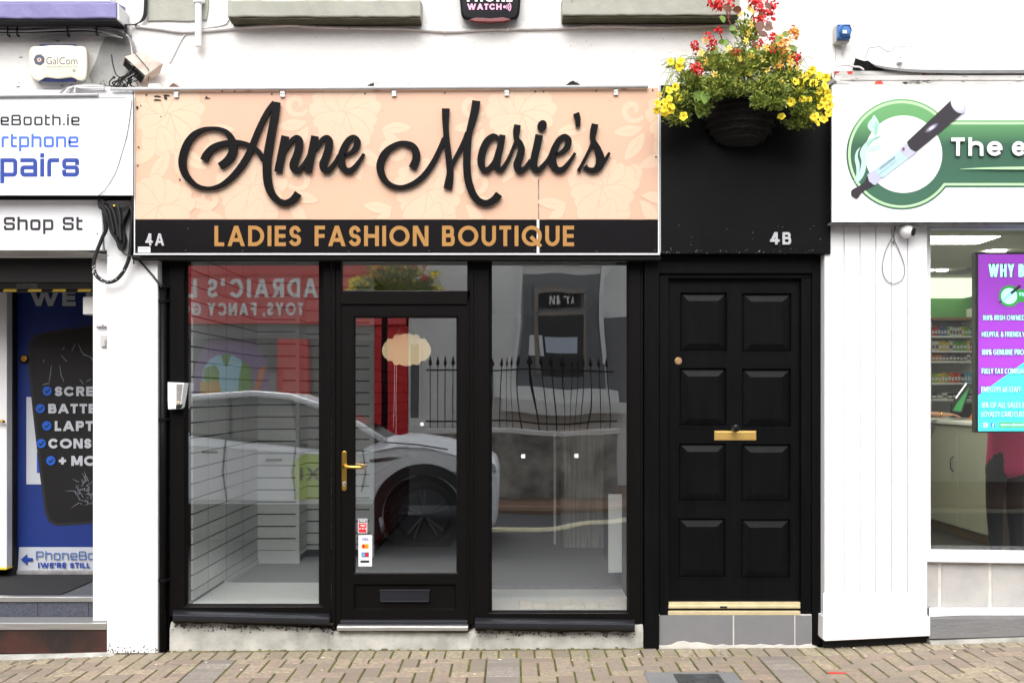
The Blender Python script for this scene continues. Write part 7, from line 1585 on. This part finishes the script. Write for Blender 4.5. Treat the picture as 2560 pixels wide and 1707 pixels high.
# grey house
gh = thing('grey_house', 'grey rendered house across the street with white door surround and steps', 'house', (4, YO, RZ))
gw = mat('grey_house_render', srgb(238, 238, 235), .9, var=.15, vscale=.8, bump=.2); gdk = mat('dark_grey_house_paint', srgb(112, 113, 117), .7, var=.1); gst = mat('rubble_stone_wall', srgb(176, 174, 166), .95, col2=srgb(92, 90, 86), vscale=2.2, spots=.3, sscale=6, scol=srgb(160, 158, 150), bump=.8, bscale=8)
mb = MB(); mb.box(rx1, 26, YO - 6, YO, RZ, 8.5); mb.build('wall', gw, gh)
mb = MB(); far_box(mb, 1318, 690, 1512, 1000, ZO, .06, .1); mb.build('portal_field', gdk, gh)
wt = mat('white_surround', srgb(235, 235, 236), .6)
mb = MB(); far_box(mb, 1304, 655, 1312, 945, ZO, .14, .2); far_box(mb, 1508, 655, 1518, 905, ZO, .14, .2); far_box(mb, 1304, 664, 1518, 670, ZO, .16, .2); mb.build('white_band', wt, gh)
mb = MB(); far_box(mb, 1345, 720, 1356, 935, ZO, .12, .2); far_box(mb, 1454, 720, 1465, 935, ZO, .12, .2); far_box(mb, 1345, 722, 1465, 732, ZO, .13, .2); far_box(mb, 1352, 772, 1456, 783, ZO, .12, .2); mb.build('door_frame', mat('taupe_frame', srgb(136, 128, 118), .6), gh)
mb = MB(); far_box(mb, 1357, 733, 1440, 764, ZO, .10, .1); mb.build('transom_pane', M['dark'], gh)
mb = MB(); letters(mb, 'NITA', VX(1378, ZO), VX(1416, ZO), VZ(757, ZO), VZ(740, ZO), YO + .12, .02, t=.14, gap=.2, metres=True); mb.build('transom_letters', wt, gh)
mb = MB(); far_box(mb, 1356, 784, 1454, 940, ZO, .07, .1); dgh = mat('black_far_door', srgb(38, 38, 40), .4); d_ = mb.build('door', dgh, gh)
mb = MB(); far_box(mb, 1370, 838, 1432, 880, ZO, .09, .05); mb.build('notice_panel', mat('pale_blue_notice', srgb(190, 200, 214), .5), gh)
mb = MB(); far_box(mb, 1335, 835, 1365, 890, ZO, .09, .05); mb.build('notice_panel', wt, gh)
mb = MB(); far_box(mb, 1260, 1000, 1560, 1030, ZO, .8, .8); far_box(mb, 1240, 970, 1540, 1000, ZO, .5, .5); mb.build('step', gw, gh)
mb = MB(); far_box(mb, 1026, 860, 1046, 1045, ZO, .06, .1); mb.build('side_panel', gdk, gh)
mb = MB(); far_box(mb, 1021.5, 700, 1026, 1050, ZO, .14, .2); far_box(mb, 1046, 860, 1050, 1045, ZO, .12, .2); far_box(mb, 1022, 1045, 1070, 1062, ZO, .2, .3); far_box(mb, 1022, 1062, 1078, 1085, ZO, .3, .4); mb.build('side_moulding', gw, gh)
mb = MB(); far_box(mb, 1520, 790, 1760, 1000, ZO, .05, .1); mb.build('window', gdk, gh)
# railing on stone wall
ZR = 19.6; YR = -(ZR - 6.4)
rl_ = thing('iron_railing', 'black spearhead iron railing on a low rubble wall across the street', 'railing', (2, YR, RZ))
mb = MB(); mb.box(VX(1060, ZR), VX(1540, ZR), YR - .35, YR, RZ, VZ(1085, ZR)); mb.build('rubble_wall', gst, rl_)
mb = MB(); mb.box(VX(1060, ZR), VX(1545, ZR), YR - .4, YR + .03, VZ(1085, ZR), VZ(1072, ZR)); mb.build('coping', gw, rl_, bevel=.02)
mb = MB(); mb.box(VX(1060, ZR), VX(1540, ZR), YR - .2, YR - .16, VZ(926, ZR), VZ(922, ZR)); mb.box(VX(1060, ZR), VX(1540, ZR), YR - .2, YR - .16, VZ(1056, ZR), VZ(1052, ZR)); mb.build('rail', M['dark'], rl_)
for k in range(23):
    xx = VX(1070 + k * 20.5, ZR); mb = MB(); mb.tube([(xx, YR - .18, VZ(1075, ZR)), (xx, YR - .18, VZ(912, ZR))], .010, 6); mb.lathe((xx, YR - .18, VZ(914, ZR)), [(.010, 0), (.036, .05), (.026, .1), (.003, .2)], 'z', 8); mb.build('bar', M['dark'], rl_)
# further terraces to close the street
tr_ = mat('terrace_render', srgb(186, 182, 174), .9, var=.15, vscale=.4)
for x0, x1, h, lb in ((-60, -22.2, 9.0, 'long pale terrace beyond the toy shop across the street'), (26.2, 60, 8, 'pale terrace beyond the grey house across the street')):
    mb = MB(); mb.box(x0, x1, YO - 6, YO, RZ, h); t_ = thing('terrace_house', lb, 'house', (x0, YO, RZ)); mb.build('wall', tr_, t_)
    for k in range(6):
        mb = MB(); xx = x0 + 3 + k * 5; mb.box(xx, xx + 1.2, YO, YO + .05, 4.2, 6); mb.build('window', gdk, t_)
for x0, x1, lb in ((-40, -7.02, 'white terrace continuing left of the phone shop'), (7.02, 40, 'white terrace continuing right of the vape shop')):
    mb = MB(); mb.box(x0, x1, 0, 6, -.3, 6.2); t_ = thing('terrace_house', lb, 'house', (x0, 0, 0)); mb.build('wall', M['render'], t_)

# silver car
ZC_ = 13.5; YC = -(ZC_ - 6.4)
car = thing('parked_car', 'silver white car with lime door sticker, mirrored in the shop windows', 'car', (-2, YC - .9, RZ))
paint = mat('silver_car_paint', srgb(238, 241, 246), .2, spec=.7); cglass = mat('dark_car_glass', srgb(24, 27, 30), .03, spec=.9); tyre = mat('tyre_rubber', srgb(26, 26, 27), .8); rimm = mat('two_tone_rim', srgb(64, 66, 70), .3, metal=.7)
def C(a, b): return (VX(a, ZC_), VZ(b, ZC_))
def archpts(cx_, cy_, r_): return [(cx_ + r_ * math.cos(math.radians(a)), cy_ - r_ * math.sin(math.radians(a))) for a in range(-12, 193, 12)]
wheels = [(1057, 1292), (330, 1292)]
low = [(1236, 1320)] + [(1165, 1325)] + archpts(1057, 1292, 104) + [(950, 1345), (440, 1345)] + archpts(330, 1292, 104) + [(215, 1330), (170, 1290), (155, 1200), (160, 1120), (190, 1065)]
belt = [(463, 1088), (600, 1102), (800, 1122), (905, 1126), (940, 1108), (985, 1096), (1020, 1097), (1100, 1108), (1150, 1122), (1210, 1143), (1245, 1160), (1256, 1190), (1254, 1240), (1246, 1290)]
prof = low + belt
Wc = 1.95
def carside(y, s, dz=0): return [(VX(a, ZC_) , y, VZ(b, ZC_) + dz) for a, b in prof]
mb = MB(); pts = [C(a, b) for a, b in prof]
cxm = sum(p[0] for p in pts) / len(pts)
rings = []
for t, dy, ins in ((0, -.02, .03), (0, 0.0, .0)): pass
mb.loft([[(x + (.04 if x < cxm else -.04), YC - .06, z - (.05 if z > .6 else -.0)) for x, z in pts]] + [[(x, YC - .16, z) for x, z in pts], [(x, YC - Wc + .16, z) for x, z in pts], [(x, YC - Wc, z) for x, z in pts]], 0, True, True)
body_pts = pts
o = mb.build('body', paint, car, bevel=.05, smooth=True, seg=3)
# upper flank bulge
mb = MB(); q = [(170, 1180), (190, 1110), (463, 1108), (800, 1134), (960, 1130), (1100, 1128), (1235, 1170), (1238, 1200), (1100, 1178), (1057, 1182), (960, 1220), (930, 1255), (460, 1255), (420, 1200), (330, 1180), (240, 1200)]
qq = [C(a, b) for a, b in q]; mb.prism(qq, YC - .02, YC - .15); mb.build('door_panel', paint, car, bevel=.025)
mb = MB(); sa_ = [(190, 1100), (463, 1112), (800, 1138), (905, 1136), (985, 1118), (1060, 1120), (1130, 1136), (1200, 1160)]; sb_ = [(190, 1064), (463, 1084), (800, 1116), (905, 1118), (985, 1092), (1050, 1096), (1110, 1106), (1180, 1128)]
for (i0, i1) in ((i, i + 1) for i in range(len(sa_) - 1)):
    a0, a1, b0, b1 = C(*sa_[i0]), C(*sa_[i1]), C(*sb_[i0]), C(*sb_[i1])
    mb.add([(a0[0], YC - .005, a0[1]), (a1[0], YC - .005, a1[1]), (b1[0], YC - .17, b1[1] + .015), (b0[0], YC - .17, b0[1] + .015)], [(0, 1, 2, 3)])
mb.build('shoulder', paint, car, smooth=True)
mb = MB(); mb.prism([C(a, b) for a, b in ((455, 1262), (935, 1262), (952, 1352), (438, 1352))], YC + .0, YC - .3); mb.build('sill_cladding', tyre, car, bevel=.02)
for (a, b) in wheels:
    mb = MB(); ribbon(mb, [(C(a, b)[0] + .62 * math.cos(math.radians(t)), C(a, b)[1] + .62 * math.sin(math.radians(t))) for t in range(-8, 190, 9)], .07, YC + .004, -.06); mb.build('arch_cladding', tyre, car)
roof = [(215, 1070), (250, 1030), (330, 1005), (470, 994), (610, 985), (707, 992), (798, 1020), (887, 1062), (950, 1102), (905, 1124), (800, 1120), (600, 1100), (463, 1086)]
rp_ = [C(a, b) for a, b in roof]
cx_r = sum(p[0] for p in rp_) / len(rp_); zb_ = min(p[1] for p in rp_)
mb = MB(); mb.loft([[(x, YC - .10 - .24 * (z - zb_) / .8, z) for x, z in rp_], [(x, YC - Wc + .10 + .24 * (z - zb_) / .8, z) for x, z in rp_]], 0, True, True); mb.build('glasshouse', cglass, car)
mb = MB(); rr_ = [(225, 1060), (250, 1030), (330, 1005), (470, 994), (610, 985), (707, 992), (798, 1020), (887, 1062), (960, 1104)]
mb.tube([(C(a, b)[0], YC - .10 - .24 * (C(a, b)[1] - zb_) / .8 + .02, C(a, b)[1]) for a, b in rr_], .045, 8); mb.build('roof_rail', paint, car, smooth=True)
mb = MB(); top_ = [C(a, b - 2) for a, b in ((330, 1005), (470, 994), (610, 985), (707, 992), (798, 1020))]
mb.loft([[(x, YC - .36, z), (x, YC - Wc + .36, z), (x, YC - Wc + .36, z + .02), (x, YC - .36, z + .02)] for x, z in top_], 0, True, True); mb.build('roof', paint, car, smooth=False)
for (a, b) in wheels:
    x, z = C(a, b); R_ = 92 * ZC_ / FPX
    mb = MB(); mb.lathe((x, YC - .12, z), [(R_ * .7, -.02), (R_ * .95, 0.02), (R_, -.05), (R_, -.25), (R_ * .7, -.28)], 'y', 36); wt_ = mb.build('wheel', tyre, car, smooth=False)
    mb = MB(); mb.lathe((x, YC - .10, z), [(R_ * .74, .0), (R_ * .70, .015), (R_ * .68, -.06), (.01, -.07)], 'y', 36)
    for k in range(5):
        a_ = 2 * PI * k / 5 + .4
        for da in (-.16, .16):
            u0 = Vector((math.cos(a_), 0, math.sin(a_))); u1 = Vector((math.cos(a_ + da), 0, math.sin(a_ + da)))
            mb.tube([Vector((x, YC - .10, z)) + u0 * R_ * .1, Vector((x, YC - .09, z)) + u1 * R_ * .70], [.035, .02], 6)
    mb.build('rim', rimm, wt_)
    mb = MB(); mb.lathe((x, YC - .14, z), [(104 * ZC_ / FPX, 0), (104 * ZC_ / FPX, -.4), (.1, -.4)], 'y', 30); mb.build('wheel_well', M['dark'], car)
mb = MB()
for pts in ([(735, 1118), (728, 1180), (735, 1250)], [(560, 1100), (552, 1180), (562, 1255)], [(905, 1128), (912, 1180), (900, 1230)], [(960, 1106), (1045, 1112), (1120, 1124)]):
    ribbon(mb, [C(a, b) for a, b in pts], .008, YC + .003, -.02)
mb.build('panel_seam', cglass, car)
mb = MB()
for pts in ([(742, 1118), (716, 1000)], [(565, 1098), (556, 994)], [(463, 1086), (600, 1100), (800, 1121), (905, 1126)]):
    for (a, b), (c, d) in zip(pts, pts[1:]):
        p, q = C(a, b), C(c, d); f_y = lambda z_: YC - .085 - .24 * (z_ - zb_) / .8
        mb.tube([(p[0], f_y(p[1]), p[1]), (q[0], f_y(q[1]), q[1])], .03, 6)
mb.build('window_pillar', tyre, car)
mb = MB(); mb.prism([C(a, b) for a, b in ((1150, 1135), (1200, 1143), (1240, 1162), (1248, 1182), (1215, 1176), (1170, 1158))], YC - .005, YC - .2); mb.build('headlight', mat('headlight_lens', srgb(180, 186, 192), .1), car, bevel=.015)
mb = MB(); mb.ball((C(862, 1118)[0], YC + .09, C(862, 1114)[1]), (.15, .10, .10), 12, 8); mb.build('wing_mirror', paint, car, smooth=True)
for a, b in ((660, 1148), (500, 1128)):
    mb = MB(); mb.box(C(a, b)[0], C(a + 40, b)[0], YC - .02, YC + .01, C(a, b + 5)[1], C(a, b)[1]); mb.build('door_handle', cglass, car, bevel=.01)
mb = MB(); mb.prism([C(a, b) for a, b in ((920, 1150), (975, 1142), (1000, 1144), (975, 1152), (925, 1158))], YC - .012, YC - .1); mb.build('wing_vent', cglass, car)
mb = MB()
lime = mat('lime_vinyl', srgb(176, 206, 50), .5)
mb.prism([(C(774, 1186)[0] + .27 * math.cos(t * PI / 14), C(774, 1186)[1] + .27 * math.sin(t * PI / 14)) for t in range(28)], YC - .012, YC - .03); mb.prism([C(a, b) for a, b in ((728, 1250), (745, 1210), (800, 1215), (800, 1250))], YC - .0125, YC - .03); dec = mb.build('door_decal', lime, car)
xa = C(795, 0)[0]; mb = MB(); letters(mb, 'XI', xa, xa + .26, C(0, 1202)[1], C(0, 1170)[1], YC - .008, .005, t=.2, gap=.2, metres=True, mirror=True); mb.build('decal_letters', cglass, dec)

# flower basket on a lamp post across the street (mirrored in the fanlight)
lpst = thing('lamp_post', 'slim black lamp post across the street carrying a flower basket', 'lamp post', (VX(985, 16.5), -10.1, RZ))
mb = MB(); xx = VX(960, 16.5); mb.tube([(xx, -10.15, RZ), (xx, -10.15, 5.0)], .05, 10); mb.build('pole', M['black'], lpst, smooth=True)
mb = MB(); mb.tube(catmull([(xx, -10.15, 4.8), (xx + .1, -10.1, 5.1), (xx + .5, -9.9, 5.2)], 4), .03, 8); mb.build('lamp_arm', M['black'], lpst)
hb2 = dup(hb_)
hb2['label'] = 'flower basket hung on the lamp post across the street'
hb2.location = (VX(985, 16.5), -10.0, VZ(745, 16.5)); hb2.rotation_euler = (0, 0, PI); hb2.scale = (1.5, 1.5, 1.3)
